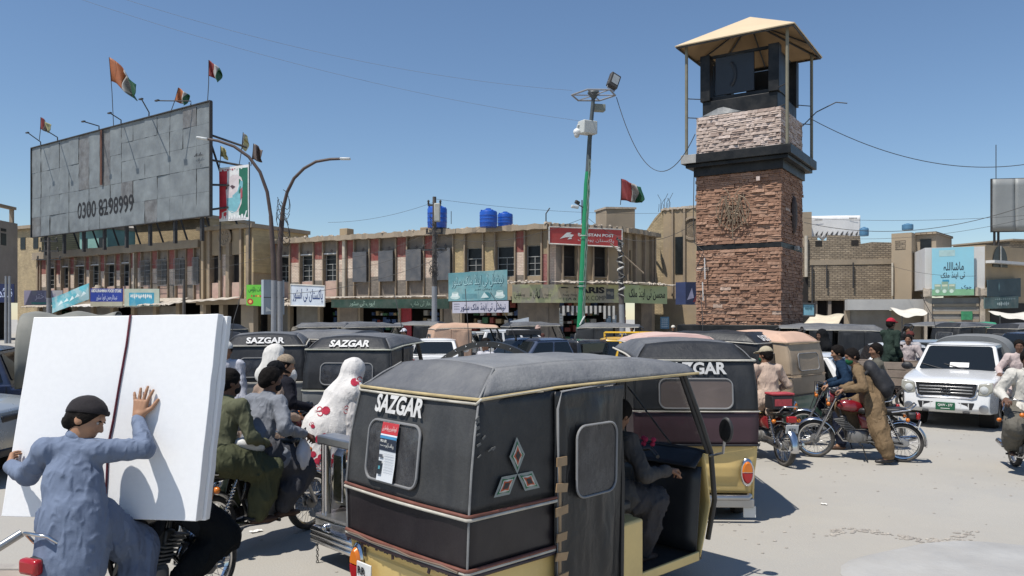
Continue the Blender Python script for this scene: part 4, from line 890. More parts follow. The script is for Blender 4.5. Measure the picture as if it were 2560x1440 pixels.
s = Board('fallen_banner', 'torn turquoise banner hanging at a slant beside the left electricity pole', 130, 745, 783, 68, 222, 708, 748, 67, M('turquoise_banner', '#5fb3c0', .6, var=.16, scale=.8, two=((.36, .55, .58), .9), dirt=.15), cat='banner', bend=.05)
for k in range(5): s.poly([(.15 + k * .16, .3 + .1 * (k % 2)), (.24 + k * .16, .62), (.3 + k * .16, .4)], ink('#d7e6e6'))
s = Board('shop_sign', 'dark blue sign with white Urdu lettering at the far left edge', -30, 709, 756, 61, 35, 710, 756, 61, M('deep_blue_board', '#1d2850', .6, var=.1, scale=1))
s.text('قائد', .66, .52, .5, .55, ink('#b9c4e0'), rtl=True, bold=.02)
# right-hand signs
s = Board('tea_sign', 'tall pale blue tea and milk sign with painted cups on the white building', 2330, 621, 739, 45.6, 2435, 616, 738, 44.9, M('sky_blue_print', '#8fc6d6', .6, var=.06, scale=.6, dirt=.08))
s.text('ماشااللہ', .52, .61, .17, .48, ink('#35424c'), rtl=True, bold=.01); s.text('ٹی اینڈ ملک', .5, .42, .16, .58, ink('#35424c'), rtl=True, bold=.01); s.text('چوک', .82, .16, .1, .24, ink('#2c3a44'), rtl=True)
s.patch(.0, .0, 1, .13, ink('#7fae86')); s.patch(.17, .82, .55, .95, ink('#a8c3c2'), name='faded_patch')
for k in range(3): s.patch(.06 + k * .17, .09, .22 + k * .17, .24 + .05 * (k == 1), ink('#8ba893'), wob=.01, off=.009); s.poly(disc(.13 + k * .17, .09, .05, .04), ink('#cbdccb'), off=.013); s.patch(.07 + k * .17, .19, .2 + k * .17, .23, ink('#c9cdb4'), off=.012)
s.patch(.25, .28, .41, .33, ink('#3f8fae'))
s = Board('shop_sign', 'murky dark green sign above the shaded shop at the right', 2470, 700, 742, 44.6, 2552, 695, 742, 46.7, M('murky_print', '#30444a', .6, var=.25, scale=.8)); s.poly([(.3, .6), (.32, .85), (.35, .6), (.32, .3)], ink('#6c8a8a'))
s = Board('shop_sign', 'dirty teal lettered fascia under the murky dark sign at the right', 2462, 744, 772, 44.3, 2546, 740, 770, 46.3, M('dirty_teal', '#4f6663', .7, var=.2, scale=1, dirt=.3), bend=.02)
s.scrawl(.35, .4, .35, .35, ink('#b9c4bd'), 7); s.scrawl(.3, .8, .6, .18, ink('#8b9c96'), 11)
s = Board('shop_sign', 'small pale blue notice sign beside the foot of the stone tower', 2006, 759, 790, 40, 2037, 760, 790, 40, M('pale_blue_board', '#7fb0bf', .6, var=.12, scale=2), edge=m_iron)
s.scrawl(.2, .62, .6, .3, ink('#3f6673'), 6)
s = Board('light_box_sign', 'tilted dark blue picture sign with pale side left of the stone tower', 1714, 705, 761, 46, 1748, 705, 762, 47, M('blue_picture', '#2c3658', .5, var=.3, scale=.8), th=.7); s.poly([(.1, .2), (.45, .75), (.6, .3)], ink('#b9b3c8')); s.poly([(.5, .1), (.9, .6), (.95, .15)], ink('#8a3a3f'))
s = Board('notice_board', 'white slanted notice board with scribbles on the stall behind the cars', 1275, 803, 832, 38, 1322, 793, 832, 38, M('scribbled_white', '#b8bfc6', .6, var=.15, scale=2))
for k in range(7): s.poly([(.1 + k * .12, .5 + .1 * (k % 2)), (.14 + k * .12, .75), (.19 + k * .12, .55), (.15 + k * .12, .42)], ink('#44566e'))
for k, (a, b, t, bt, Y, h_) in enumerate([(1515, 1528, 783, 812, 52.8, '#4d6a80'), (1531, 1541, 788, 815, 52.9, '#8d9aa5'), (1651, 1673, 792, 822, 56, '#5b7f98'), (1398, 1408, 770, 815, 51.0, '#a9a79f')]):
    s = Board('wall_poster', ['blue poster on the white pier right of the green pole', 'small pale poster beside the blue poster on the pier', 'blue printed poster on the pier near the stone tower', 'tall pale poster strip left of the green pole'][k], a, t, bt, Y, b, t, bt, Y, ink(h_), cat='poster', th=.02)
    for j in range(5): s.patch(.12, .15 + j * .16, .85, .2 + j * .16, ink('#c4ccd0'), wob=.02)
# portrait banner
m_bn_r, m_bn_w, m_bn_g = ink('#c23a44'), ink('#d9d9d8'), ink('#1f6652')
s = Board('portrait_banner', 'hanging red white and green banner printed with a bearded face', 548, 420, 554, 61, 622, 411, 549, 60, m_bn_w, cat='banner', th=.02, bend=.03)
s.patch(0, .05, .26, .93, m_bn_r); s.patch(.68, .05, .97, .95, m_bn_g)
s.poly([(.22, .58), (.26, .66), (.31, .78), (.42, .84), (.62, .84), (.76, .78), (.82, .68), (.80, .5), (.77, .3), (.66, .17), (.5, .14), (.33, .18), (.26, .3), (.24, .45)], ink('#cfc5c6'), name='printed_face', off=.012)
s.poly([(.26, .42), (.4, .44), (.55, .5), (.7, .56), (.74, .72), (.82, .70), (.80, .5), (.72, .3), (.6, .17), (.44, .14), (.32, .2), (.27, .3)], ink('#79b2bd'), name='printed_beard', off=.016)
s.poly([(.28, .38), (.36, .42), (.46, .37), (.36, .36)], ink('#5d3f48'), off=.02, name='printed_mouth'); s.poly([(.36, .64), (.44, .66), (.56, .62), (.46, .58)], ink('#54424a'), off=.02, name='printed_eye'); s.poly([(.22, .62), (.28, .64), (.28, .6), (.23, .58)], ink('#54424a'), off=.02, name='printed_eye')
s.poly([(.25, .5), (.33, .62), (.38, .5), (.33, .46)], ink('#e3d7d6'), off=.02, name='printed_nose'); s.poly([(.74, .56), (.8, .6), (.8, .42), (.74, .36)], ink('#a5525c'), off=.02, name='printed_ear')
s.poly([(.1, .16), (.3, .2), (.6, .15), (.95, .17), (.9, .06), (.1, .05)], ink('#cfd6d4'), name='printed_collar', off=.014)
for k in range(10): s.patch(.1 + k * .08, .93 + .02 * (k % 2), .15 + k * .08, .96, ink('#b04a58' if k < 6 else '#c9d6d0'), off=.02); s.patch(.08 + k * .085, .03, .14 + k * .085, .07 + .02 * (k % 3), ink('#e2e2e2'), off=.022)
G().box((s.d.x, .06, s.a.z - 3.0), (s.d.x + .08, .14, s.d.z + .05)).build('pole', m_iron, s.root); G().box((s.c.x - .04, s.c.y + .06, s.b.z - 3.0), (s.c.x + .04, s.c.y + .14, s.c.z + .2)).build('pole', m_iron, s.root)
# ================================================================== POLES, LAMPS, TANKS
m_pole = M('grey_painted_pole', (.27, .28, .30), .55, metal=.3, var=.15, scale=2, dirt=.3, dirt_col=(.2, .17, .14)); m_brown = M('brown_painted_pole', (.075, .05, .042), .6, var=.2, scale=3)
def lamp(name, label, pts_px, Yp, base_px, mats, rr):
    base = P(base_px, 787, Yp); t = thing(name, label, 'street lamp', (base.x, base.y, 0), group='curved street lamps')
    pts = [P(a, b, Yp) - Vector((base.x, base.y, 0)) for a, b in pts_px]
    i = next(k for k, (a, b) in enumerate(pts_px) if b < 520)
    G().tube([Vector((0, 0, 0)), (pts[0].x, 0, 4.05)], .15, 12).build('pole_base', mats[0], t, smooth=40)
    G().tube([(pts[0].x, 0, 4.053)] + pts[1:i], [.14] * (i - 1) + [.11] if i > 1 else .13, 12).build('pole', mats[1], t, smooth=40)
    G().tube(pts[i - 1:-1], [.10 - .05 * k / len(pts) for k in range(len(pts) - i)], 8).build('arm', mats[1], t, smooth=40)
    a, b = pts[-2], pts[-1]; d = (b - a); G().ob((a + b) / 2, (d.length, .28, .12), Matrix.Rotation(-math.atan2(d.z, d.x), 3, 'Y')).build('lamp_head', mats[2], t, bevel=.04)
    return t
m_lamp = M('lamp_head_grey', (.5, .52, .52), .4, var=.1)
lamp('street_lamp', 'brown street lamp whose arm curves left in front of the grey billboard', [(685, 720), (683, 640), (677, 540), (668, 480), (650, 430), (622, 392), (585, 366), (545, 352), (520, 348), (492, 344)], 42, 684, (m_pole, m_brown, m_lamp), .1)
lamp('street_lamp', 'brown street lamp with tangled wires whose arm curves right over the market roof', [(700, 720), (699, 640), (704, 560), (708, 520), (718, 480), (735, 446), (760, 421), (790, 404), (825, 398), (850, 397), (876, 397)], 43, 701, (m_pole, m_brown, m_lamp), .1)
s = Board('metal_box_sign', 'blank grey two part metal sign fixed between the two lamp posts', 659, 699, 786, 42.6, 711, 700, 786, 43.4, M('pale_grey_board', '#9aa3ab', .6, var=.1, scale=1, dirt=.15), cat='sign', th=.3); s.patch(.0, .48, 1, .5, m_iron); s.poly([(.1, .08), (.12, .22), (.4, .1)], inkw)
cw_ = G()
for k in range(9): b = P(704 + 2 * math.sin(k), 500 + k * 12, 42.8); cw_.tube([b + Vector((.5 * math.sin(t + k) * .7 + .12, -.12, .55 * math.cos(t * 1.3 + k))) for t in [i * .5 for i in range(8)]], .018, 4)
tag(cw_.build('wire_tangle', m_iron), 'tangle of loose wires wound round the right curved lamp post', 'wires', kind='stuff')
# green camera pole
m_gp = M('green_pole_paint', (.012, .23, .095), .45, var=.12, scale=2, dirt=.12, dirt_col=(.03, .16, .09)); m_gd = M('dark_pole_top', (.07, .085, .09), .5, var=.2, scale=3)
Yg = 30; bp = P(1452, 787, Yg); cp = thing('camera_pole', 'tall green pole with surveillance cameras, hexagonal frame and floodlight', 'pole', (bp.x, bp.y, 0))
def rp(px, py, y=0): return P(px, py, Yg) - Vector((bp.x, bp.y, 0)) + Vector((0, y, 0))
G().tube([(0, 0, 0), rp(1451, 830), rp(1467, 460), rp(1470, 430)], [.16, .15, .11, .105], 14).build('pole', m_gp, cp, smooth=40)
G().tube([rp(1470, 429.5), rp(1474, 350), rp(1484, 238)], [.1, .085, .07], 12).build('upper_pole', m_gd, cp, smooth=40)
hx = [(1428, 236), (1445, 226), (1508, 226), (1541, 243), (1526, 254), (1468, 255)]
cc = rp(1484, 238); R6 = .86
hp_ = [cc + Vector((R6 * math.cos(a), R6 * math.sin(a), .03 * math.cos(a))) for a in [k * math.pi / 3 + .15 for k in range(6)]]
G().tube(hp_, .035, 6, closed=True).build('hexagon_frame', m_pole, cp)
for p in hp_: G().tube([cc, p], .025, 5).build('spoke', m_pole, cp)
G().lathe([(.02, .18), (.2, .16), (.24, .08), (.1, -.1), (.08, -.14)], cc, n=14).build('hub', m_gd, cp, smooth=50)
fl_c = rp(1533, 205, -.1); rr_ = rotm(R(-12), R(25), R(20))
G().ob(fl_c, (.42, .22, .6), rr_).build('floodlight', m_iron, cp, bevel=.03); G().ob(fl_c + rr_ @ Vector((.02, -.115, .03)), (.27, .02, .38), rr_).build('floodlight_glass', M('lamp_glass', (.32, .35, .36), .2, var=.2, scale=4), cp)
G().tube([fl_c + rr_ @ Vector((-.2, 0, -.1)), fl_c + rr_ @ Vector((-.16, 0, -.4)), fl_c + rr_ @ Vector((.16, 0, -.4)), fl_c + rr_ @ Vector((.2, 0, -.1))], .02, 5).build('bracket', m_pole, cp)
G().ob(rp(1498, 265, .3), (.5, .3, .26), rotm(0, 0, .2)).build('junction_box', M('grey_green_box', (.22, .24, .21), .6), cp, bevel=.02)
G().ob(rp(1468, 322, -.15), (.62, .45, .5), rotm(0, 0, .5)).build('control_box', M('pale_box', (.5, .52, .5), .5, var=.1), cp, bevel=.03)
dc = rp(1441, 333, -.2); G().sph(dc, .14, 14).build('dome_camera', M('white_camera', (.72, .73, .73), .35, var=.05), cp, smooth=180); G().sph(dc - Vector((0, 0, .1)), (.11, .11, .13), 12).build('dome_glass', M('camera_dome', (.5, .5, .48), .2), cp, smooth=180)
G().tube([dc + Vector((0, 0, .1)), dc + Vector((.03, 0, .26)), dc + Vector((.3, 0, .3))], .035, 6).build('camera_arm', m_lamp, cp)
cam2 = rp(1440, 514, -.1)
G().ob(cam2 + Vector((-.05, 0, -.06)), (.3, .12, .12), rotm(0, .1, .3)).build('bullet_camera', m_lamp, cp, bevel=.03); G().ob(cam2 + Vector((.05, .1, .12)), (.2, .12, .14), rotm(0, .4, .5)).build('bullet_camera', m_iron, cp, bevel=.03); G().tube([cam2 + Vector((.1, 0, 0)), rp(1462, 520)], .025, 5).build('camera_arm', m_iron, cp)
for k in range(3): G().tube([rp(1474 - 1.2 * i + 3 * math.sin(i * 1.3 + k * 2), 400 + i * 28, -.15) for i in range(16)], .012, 4).build('cable', M('pale_cable', (.22, .27, .24), .7), cp)
for py in (590, 705, 716): G().lathe([(.17, -.02), (.19, 0), (.17, .02)], rp(1461 - (py - 520) * .03, py), n=12, closed=True).build('strap', M('grey_strap', (.3, .33, .3), .5), cp)
G().tube([rp(1437 + 24, 790, -.17), rp(1455, 800, -.18), rp(1449, 812, -.17)], .03, 5).build('torn_sticker', inkw, cp)
# electricity poles
def epole(label, px, top, Yp, arms, dark=True, r=.16):
    b = P(px, 787, Yp); t = thing('electricity_pole', label, 'utility pole', (b.x, b.y, 0)); zt = ZY(top, Yp)
    G().tube([(0, 0, 0), (0, 0, zt * .42)], [r * 1.05, r], 12).build('pole_base', m_pole, t, smooth=40); G().tube([(0, 0, zt * .42 + .003), (0, 0, zt)], [r, r * .7], 12).build('pole', M('dark_wood_pole', (.085, .075, .068), .85, var=.25, scale=4) if dark else m_pole, t, smooth=40)
    for (dy, w) in arms:
        z = zt - dy; G().box((-w, -.06, z - .05), (w, .06, z + .05)).build('cross_arm', m_iron, t)
        for s_ in (-1, 1): G().lathe([(.03, 0), (.07, .05), (.05, .12), (.08, .17), (.04, .26), (0, .27)], (s_ * w * .9, 0, z + .05), n=8).build('insulator', m_iron, t, smooth=60)
    return t
ep = epole('dark electricity pole with insulators standing in front of the market wing', 1086, 492, 47, [(.5, .4), (2.2, .5), (3.2, .75)])
G().ob((.2, -.3, ZY(533, 47)), (.35, .35, 1.1)).build('transformer_box', M('pale_insulator', (.4, .4, .36), .6), ep, bevel=.05)
r_ = random.Random(6); q = G()
for k in range(26): z = r_.uniform(4.5, 8.2); a0 = r_.uniform(0, 6); q.tube([(.3 * math.sin(a0 + i * .7) * r_.uniform(.5, 1.1), -.25 + .1 * math.cos(i), z + .25 * math.cos(a0 + i * .8)) for i in range(6)], .014, 4)
q.build('wire_coil', m_iron, ep, kind='stuff')
epole('grey electricity pole with cross arms in front of the left market wing', 122, 594, 64, [(.3, .7), (1.1, .8), (1.8, 1.0)], True, .17)
epole('slim grey pole in front of the shops near the maroon awning', 460, 700, 58, [], True, .13)
for px, lb in ((15, 'left one of two thin weathered poles at the far left edge'), (24, 'right one of two thin weathered poles at the far left edge')): epole(lb, px, 690, 60, [], False, .11)
wp = epole('leaning pole wrapped in rags and wire between the two olive signs', 1557, 602, 48, [], True, .17); wp.rotation_euler = (0, R(-1.6), 0)
q = G()
for k in range(18): z = 3.3 + k * .2; a0 = k * 1.9; q.tube([(.2 * math.cos(a0 + i), -.2 * abs(math.sin(a0 + i)) - .04, z + .08 * i) for i in range(4)], .03 + .02 * (k % 3), 5, mi=k % 2)
q.build('rag_wrap', [M('pale_rag', (.5, .48, .44), .9), m_iron], wp, kind='stuff')
G().tube([(-.6, -.1, ZY(608, 48)), (1.4, -.1, ZY(685, 48))], .05, 6).build('slanted_bar', m_fin, wp)
# antennas on the roof
for k, (px, a, b, Y, lb) in enumerate([(1365, 555, 520, 52, 'bent black pipe standing on the market roof'), (2490, 448, 362, 50, 'thin mast above the right grey billboard'), (1128, 560, 528, 54, 'thin rod beside the single blue tank'), (1455, 565, 500, 53, 'black pole with small fittings on the corner roof')]):
    p = P(px, a, Y); q_ = G(); q_.tube([(0, 0, 0), (0, 0, (a - b) / F * Y * .6), (.25 if k == 0 else 0, 0, (a - b) / F * Y)], .045 if k in (0, 3) else .025, 6); o = tag(q_.build('roof_rod', m_iron), lb, 'rod'); o.location = p
# blue water tanks
m_tank = M('blue_plastic_tank', (.012, .085, .42), .35, var=.08, scale=1.5, dirt=.1, dirt_col=(.2, .25, .35)); m_tank2 = M('pale_blue_tank', (.09, .22, .36), .45, var=.1, scale=2)
def tank(label, px, top, bot, wpx, Y, mat):
    b = P(px, bot, Y); r = wpx / 2 / F * Y; h = (bot - top) / F * Y; t = thing('water_tank', label, 'water tank', b, group='blue rooftop water tanks')
    pr = [(r * .97, 0)]
    for k in range(3): z = h * (.25 + .19 * k); pr += [(r, z - .03), (r * 1.02, z), (r, z + .03)]
    pr += [(r, h * .8), (r * .96, h * .84), (r * .55, h * .94), (r * .3, h * .95)]
    G().lathe(pr, n=32).build('tank_body', mat, t, smooth=35); G().lathe([(r * .33, h * .95), (r * .33, h * 1.0), (r * .28, h * 1.02), (0, h * 1.02)], n=20).build('lid', mat, t, smooth=40)
    for k in range(4): a = k * math.pi / 2 + .5; G().ob((r * .86 * math.cos(a), r * .86 * math.sin(a), h * .87), (r * .22, r * .14, h * .1), rotm(0, 0, a)).build('lug', mat, t, bevel=.02)
    return t
tank('single dark blue water tank behind the dark electricity pole', 1093, 512, 570, 49, 55, m_tank); tank('left taller one of the paired bright blue water tanks', 1221, 522, 568, 44, 52.5, m_tank); tank('right lower one of the paired bright blue water tanks', 1263, 530, 567, 38, 53.5, m_tank)
tank('faded blue water tank behind the torn white billboard', 2160, 568, 590, 22, 56, m_tank2); tank('faded blue water tank on the plastered stair tower house', 2269, 559, 575, 26, 51, m_tank2)
# ================================================================== FLAGS
m_fo, m_fw, m_fg, m_fr, m_fy, m_fd = ink('#9c5a34'), ink('#a3a09c'), ink('#124a2e'), ink('#7d302f'), ink('#aca678'), ink('#5d514c')
def flag(label, base, tip, Y, w, h, drop, mats, seed):
    a, b = P(*base, Y), P(*tip, Y); t = thing('flag', label, 'flag', a, group='flags flying over the market roofs'); b = b - a
    G().tube([(0, 0, 0), b * .5 + Vector((.05, 0, 0)), b], .03, 6).build('flagpole', m_iron, t)
    w, h, drop = [k / F * Y for k in (w, h, drop)]; d = b.normalized()
    n = len(mats)
    for k in range(n):
        g = G(); u0, u1 = k / n, (k + 1) / n
        def fp(u, v): 
            u = u0 + (u1 - u0) * u; q = b - d * h * (1 - v) * (1 - .25 * u) + Vector((w * u, .0, -drop * u ** 1.3)); q.y += (.20 * math.sin(8 * u + seed + 4 * v) + .07 * math.sin(17 * u + 7 * v)) * h * u * 1.6; q.z += .09 * h * math.sin(7 * u + 5 * v + seed) * u; q.x -= .12 * w * u * math.sin(3 * v + seed) ** 2; return q
        g.grid(fp, 10, 10); g.build('cloth_band', mats[k], t, smooth=180, solid=.006)
flag('big orange white and green flag flying above the middle of the billboard', (284, 316), (273, 143), 68, 72, 60, 70, [m_fo, m_fo, m_fw, m_fg], 1)
flag('small flag with red and pale green at the left corner of the billboard', (98, 352), (102, 293), 77, 26, 30, 20, [m_fr, m_fd, m_fy], 2)
flag('small tilted orange flag over the right part of the billboard', (426, 282), (446, 219), 63, 28, 36, 22, [m_fo, m_fo, m_fw, m_fg], 3)
flag('red and green flag on a tall pole at the right corner of the billboard', (518, 268), (522, 150), 61, 30, 40, 26, [m_fr, m_fr, m_fw, m_fg], 4)
flag('pale yellow flag just above the portrait banner', (598, 412), (608, 331), 62, 12, 42, 14, [m_fw, m_fy], 5)
flag('small drooping yellow flag left of the portrait banner top', (548, 420), (552, 365), 62, 18, 26, 16, [m_fy, m_fy], 6)
flag('dull maroon flag right above the portrait banner', (627, 415), (634, 359), 61, 25, 40, 18, [m_fd, m_fd], 7)
flag('red white and green flag flying over the roof stair room', (1551, 512), (1553, 447), 58, 58, 54, 24, [m_fr, m_fr, m_fw, m_fg], 8)
# ================================================================== WIRES
def wire(a, b, sag, r=.014, name='overhead_wire', lb=None):
    a, b = Vector(a), Vector(b); n = 24; return G().tube([a.lerp(b, t) - Vector((0, 0, sag * 4 * t * (1 - t))) for t in [k / n for k in range(n + 1)]], r, 4), name, lb
for k, (a, b, Ya, Yb, sag, lb) in enumerate([
    ((195, -4), (1455, 303), 26, 30, .45, 'long thin overhead wire from the upper left to the green camera pole box'), ((305, -4), (1430, 226), 26, 30, .5, 'long thin overhead wire running to the hexagonal frame'),
    ((1541, 243), (1738, 335), 30, 27, 2.0, 'slack cable looping between the green pole and the stone tower'), ((2025, 296), (2570, 410), 28, 30, .7, 'cable running from the stone tower towards the right edge'),
    ((820, 556), (1086, 505), 50, 47, .3, 'thin wire crossing the sky above the market roof'), ((1086, 497), (1740, 530), 47, 55, .4, 'thin wire from the electricity pole towards the stone tower'),
    ((2010, 556), (2570, 512), 40, 36, .8, 'dark cable sagging across the right sky'), ((2010, 545), (2570, 538), 44, 40, .2, 'flat wire above the right roofs'), ((2020, 590), (2570, 545), 44, 38, .5, 'lower wire across the right sky'),
    ((122, 640), (640, 625), 64, 57, .9, 'wire crossing the left market wing'), ((122, 655), (690, 640), 64, 45, 1.0, 'lower wire crossing the left market wing'), ((690, 640), (1086, 575), 44, 47, .8, 'wire strung between the lamp posts and the electricity pole'),
    ((690, 655), (1086, 600), 44, 47, 1.0, 'lower wire strung between the lamp posts and the electricity pole'), ((710, 735), (1086, 650), 44, 47, .4, 'dark service wire slanting across the shop fronts'), ((1086, 640), (1200, 570), 47, 50, .1, 'short dark wire rising to the market roof'),
    ((1100, 590), (1460, 545), 47, 31, .6, 'wire between the electricity pole and the green pole'), ((1470, 545), (1740, 555), 31, 28, .8, 'slack wire between the green pole and the tower'), ((2228, 665), (2440, 690), 47, 42, .2, 'wire across the plaster house and the tea sign')]):
    g, nm, _ = wire(P(*a, Ya), P(*b, Yb), sag, .005 if k in (0, 1) else .009 if k not in (2, 3, 6, 13) else .014); tag(g.build(nm, m_iron if k > 1 else M('faded_cable', (.16, .17, .19), .7)), lb, 'wire', 'overhead wires')
# whip aerials above the vehicles
# ================================================================== VEHICLE MATERIALS
m_tyre = M('tyre_rubber', (.028, .027, .026), .85, var=.2, scale=6, dirt=.5, dirt_col=(.15, .135, .12), dscale=4)
m_chrome = M('chrome', (.62, .62, .63), .16, metal=1, var=.06, scale=5, dirt=.15, dirt_col=(.25, .23, .2))
m_dullch = M('dull_chrome', (.42, .42, .42), .32, metal=.9, var=.15, scale=6, dirt=.3, dirt_col=(.2, .18, .16))
m_blkpl = M('black_plastic', (.018, .018, .02), .5, var=.2, scale=5, dirt=.2, dirt_col=(.12, .11, .1))
m_blkmet = M('black_metal', (.02, .02, .021), .4, var=.2, scale=5, dirt=.25, dirt_col=(.13, .12, .1))
m_seatv = M('seat_vinyl', (.018, .017, .018), .45, var=.2, scale=4, bump=.15, bscale=80, dirt=.15, dirt_col=(.1, .09, .08))
m_amber = M('amber_lens', (.62, .17, .015), .2, var=.1, scale=8, spec=.6); m_redl = M('red_lens', (.35, .012, .015), .2, var=.1, scale=8, spec=.6)
m_clear = M('clear_lens', (.55, .56, .54), .12, var=.12, scale=10, spec=.7)
m_grey_eng = M('engine_alloy', (.24, .235, .225), .5, metal=.5, var=.2, scale=8, dirt=.5, dirt_col=(.1, .09, .08))
m_platew = M('white_plate', (.66, .66, .64), .5, var=.08); m_canvas = M('black_canvas', (.016, .017, .019), .5, var=.3, scale=2.2, dirt=.55, dirt_col=(.055, .054, .052), dscale=1.1, bump=.1, bscale=70, folds=.16, streak=.25)
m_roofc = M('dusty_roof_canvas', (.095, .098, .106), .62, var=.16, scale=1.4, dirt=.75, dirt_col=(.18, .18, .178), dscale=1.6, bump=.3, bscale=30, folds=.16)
m_vinyl = M('shiny_black_vinyl', (.013, .0135, .015), .36, var=.25, scale=2.5, dirt=.4, dirt_col=(.045, .044, .043), dscale=2.2, bump=.15, bscale=70, folds=.4)
m_rearc = M('dusty_rear_canvas', (.032, .033, .034), .62, var=.2, scale=1.6, dirt=.7, dirt_col=(.085, .084, .08), dscale=.9, bump=.12, bscale=50, folds=.16, streak=.35)
m_maroon = M('maroon_vinyl', (.032, .017, .021), .4, var=.25, scale=2, dirt=.15, dirt_col=(.1, .085, .08), bump=.12, bscale=30)
m_maroon2 = M('dark_plum_vinyl', (.055, .025, .032), .42, var=.2, scale=2, dirt=.2, dirt_col=(.12, .09, .09))
m_greyv = M('grey_vinyl', (.17, .175, .175), .5, var=.15, scale=2, bump=.1)
m_yellow = M('cream_yellow_paint', (.76, .55, .21), .5, var=.10, scale=1.5, dirt=.3, dirt_col=(.30, .22, .1), dscale=3, coat=.2)
m_trimc = M('cream_trim', (.50, .47, .40), .6, var=.2, scale=8); m_trimy = M('yellow_trim', (.47, .37, .19), .6, var=.2, scale=8); m_trimr = M('red_trim', (.17, .062, .042), .6, var=.25, scale=8)
m_clearpl = M('clouded_plastic_window', (.035, .035, .038), .2, var=.4, scale=2.5, dirt=.5, dirt_col=(.15, .15, .152), dscale=3.5, bump=.3, bscale=6, alpha=.90, folds=.25)
m_brownpl = M('brownish_plastic_window', (.13, .10, .085), .3, var=.2, scale=2, bump=.1, bscale=6)
m_wglass = glass('windscreen_glass', (.02, .024, .026), .30, .05); m_cglass = glass('car_glass', (.012, .015, .017), .9, .05)
m_tape = M('brown_tape', (.33, .22, .12), .5, var=.2, scale=8); m_letter = M('pale_lettering', (.58, .57, .55), .6, var=.12, scale=9)

# ================================================================== AUTO RICKSHAW
def lerp(a, b, t): return a + (b - a) * t
class Prof:
    """piecewise-linear lookup"""
    def __init__(s, *p): s.p = p
    def __call__(s, x):
        p = s.p
        if x <= p[0][0]: return p[0][1]
        for (a, va), (b, vb) in zip(p, p[1:]):
            if x <= b: return lerp(va, vb, (x - a) / (b - a))
        return p[-1][1]
RX = Prof((.25, .06), (.64, .0), (.96, .0), (1.30, .03), (1.60, .10), (1.76, .34))      # x of the rear skin at height z
RW = Prof((.25, .56), (.64, .60), (.96, .615), (1.30, .61), (1.60, .585), (1.76, .45))   # half width of the skin at height z
def roofz(x): return Prof((.3, 1.755), (.9, 1.775), (1.6, 1.765), (2.3, 1.70))(x)
def eavez(x): return Prof((.1, 1.60), (.8, 1.63), (2.3, 1.635))(x)
def lamp_cluster(g_parent, y, z, s=1):
    x = RX(z) - .01
    G().lathe([(.062, 0), (.07, .015), (.062, .03)], (0, 0, 0), (-1, 0, 0), 20).xf(Matrix.Translation((x, y, z)) @ Matrix.Diagonal((1, 1, 2.0, 1))).build('lamp_ring', m_chrome, g_parent, smooth=50)
    for nm, m_, z0, z1 in (('indicator_lens', m_amber, .005, 1), ('brake_lens', m_redl, -1, -.005)):
        q = G(); n = 12; a0, a1 = (0, math.pi) if z0 > 0 else (math.pi, 2 * math.pi)
        pts = [(0, 0)] + [(.055 * math.cos(a0 + (a1 - a0) * k / n), .11 * math.sin(a0 + (a1 - a0) * k / n)) for k in range(n + 1)]
        v = [(x - .028, y + p[0], z + p[1] + (.002 if z0 > 0 else -.002)) for p in pts] + [(x - .05, y + p[0] * .75, z + p[1] * .8 + (.006 if z0 > 0 else -.006)) for p in pts]
        N = len(pts); q.add(v, [tuple(range(N, 2 * N))] + [(i, (i + 1) % N, N + (i + 1) % N, N + i) for i in range(N)]); q.build(nm, m_, g_parent, smooth=50)
def surf_part(name, mat, parent, fn, nu, nv, wr=.0, fr=4, seed=0, thick=.012, smooth=60, nrm=(0, 0, 1), stretch=(1, 1, 1)):
    P_ = np.array([tuple(fn(i / nu, j / nv)) for j in range(nv + 1) for i in range(nu + 1)])
    if wr:
        d = smooth_noise(P_, fr, seed, stretch) * wr + smooth_noise(P_, fr * 2.7, seed + 1, stretch) * wr * .4
        jj, ii = np.divmod(np.arange(len(P_)), nu + 1); e = np.minimum(np.minimum(ii, nu - ii) / (nu * .12), np.minimum(jj, nv - jj) / (nv * .12)).clip(0, 1)
        P_ = P_ + (d * e)[:, None] * np.array(nrm)
    q = G(); W = nu + 1; q.add([tuple(p) for p in P_], [(j * W + i, j * W + i + 1, (j + 1) * W + i + 1, (j + 1) * W + i) for j in range(nv) for i in range(nu)])
    return q.build(name, mat, parent, smooth=smooth, solid=thick)
def rounded_rect(u0, v0, u1, v1, r, n=5):
    out = []
    for cx_, cy_, a in ((u1 - r, v1 - r, 0), (u0 + r, v1 - r, math.pi / 2), (u0 + r, v0 + r, math.pi), (u1 - r, v0 + r, 1.5 * math.pi)):
        out += [(cx_ + r * math.cos(a + k * math.pi / 2 / n), cy_ + r * math.sin(a + k * math.pi / 2 / n)) for k in range(n + 1)]
    return out
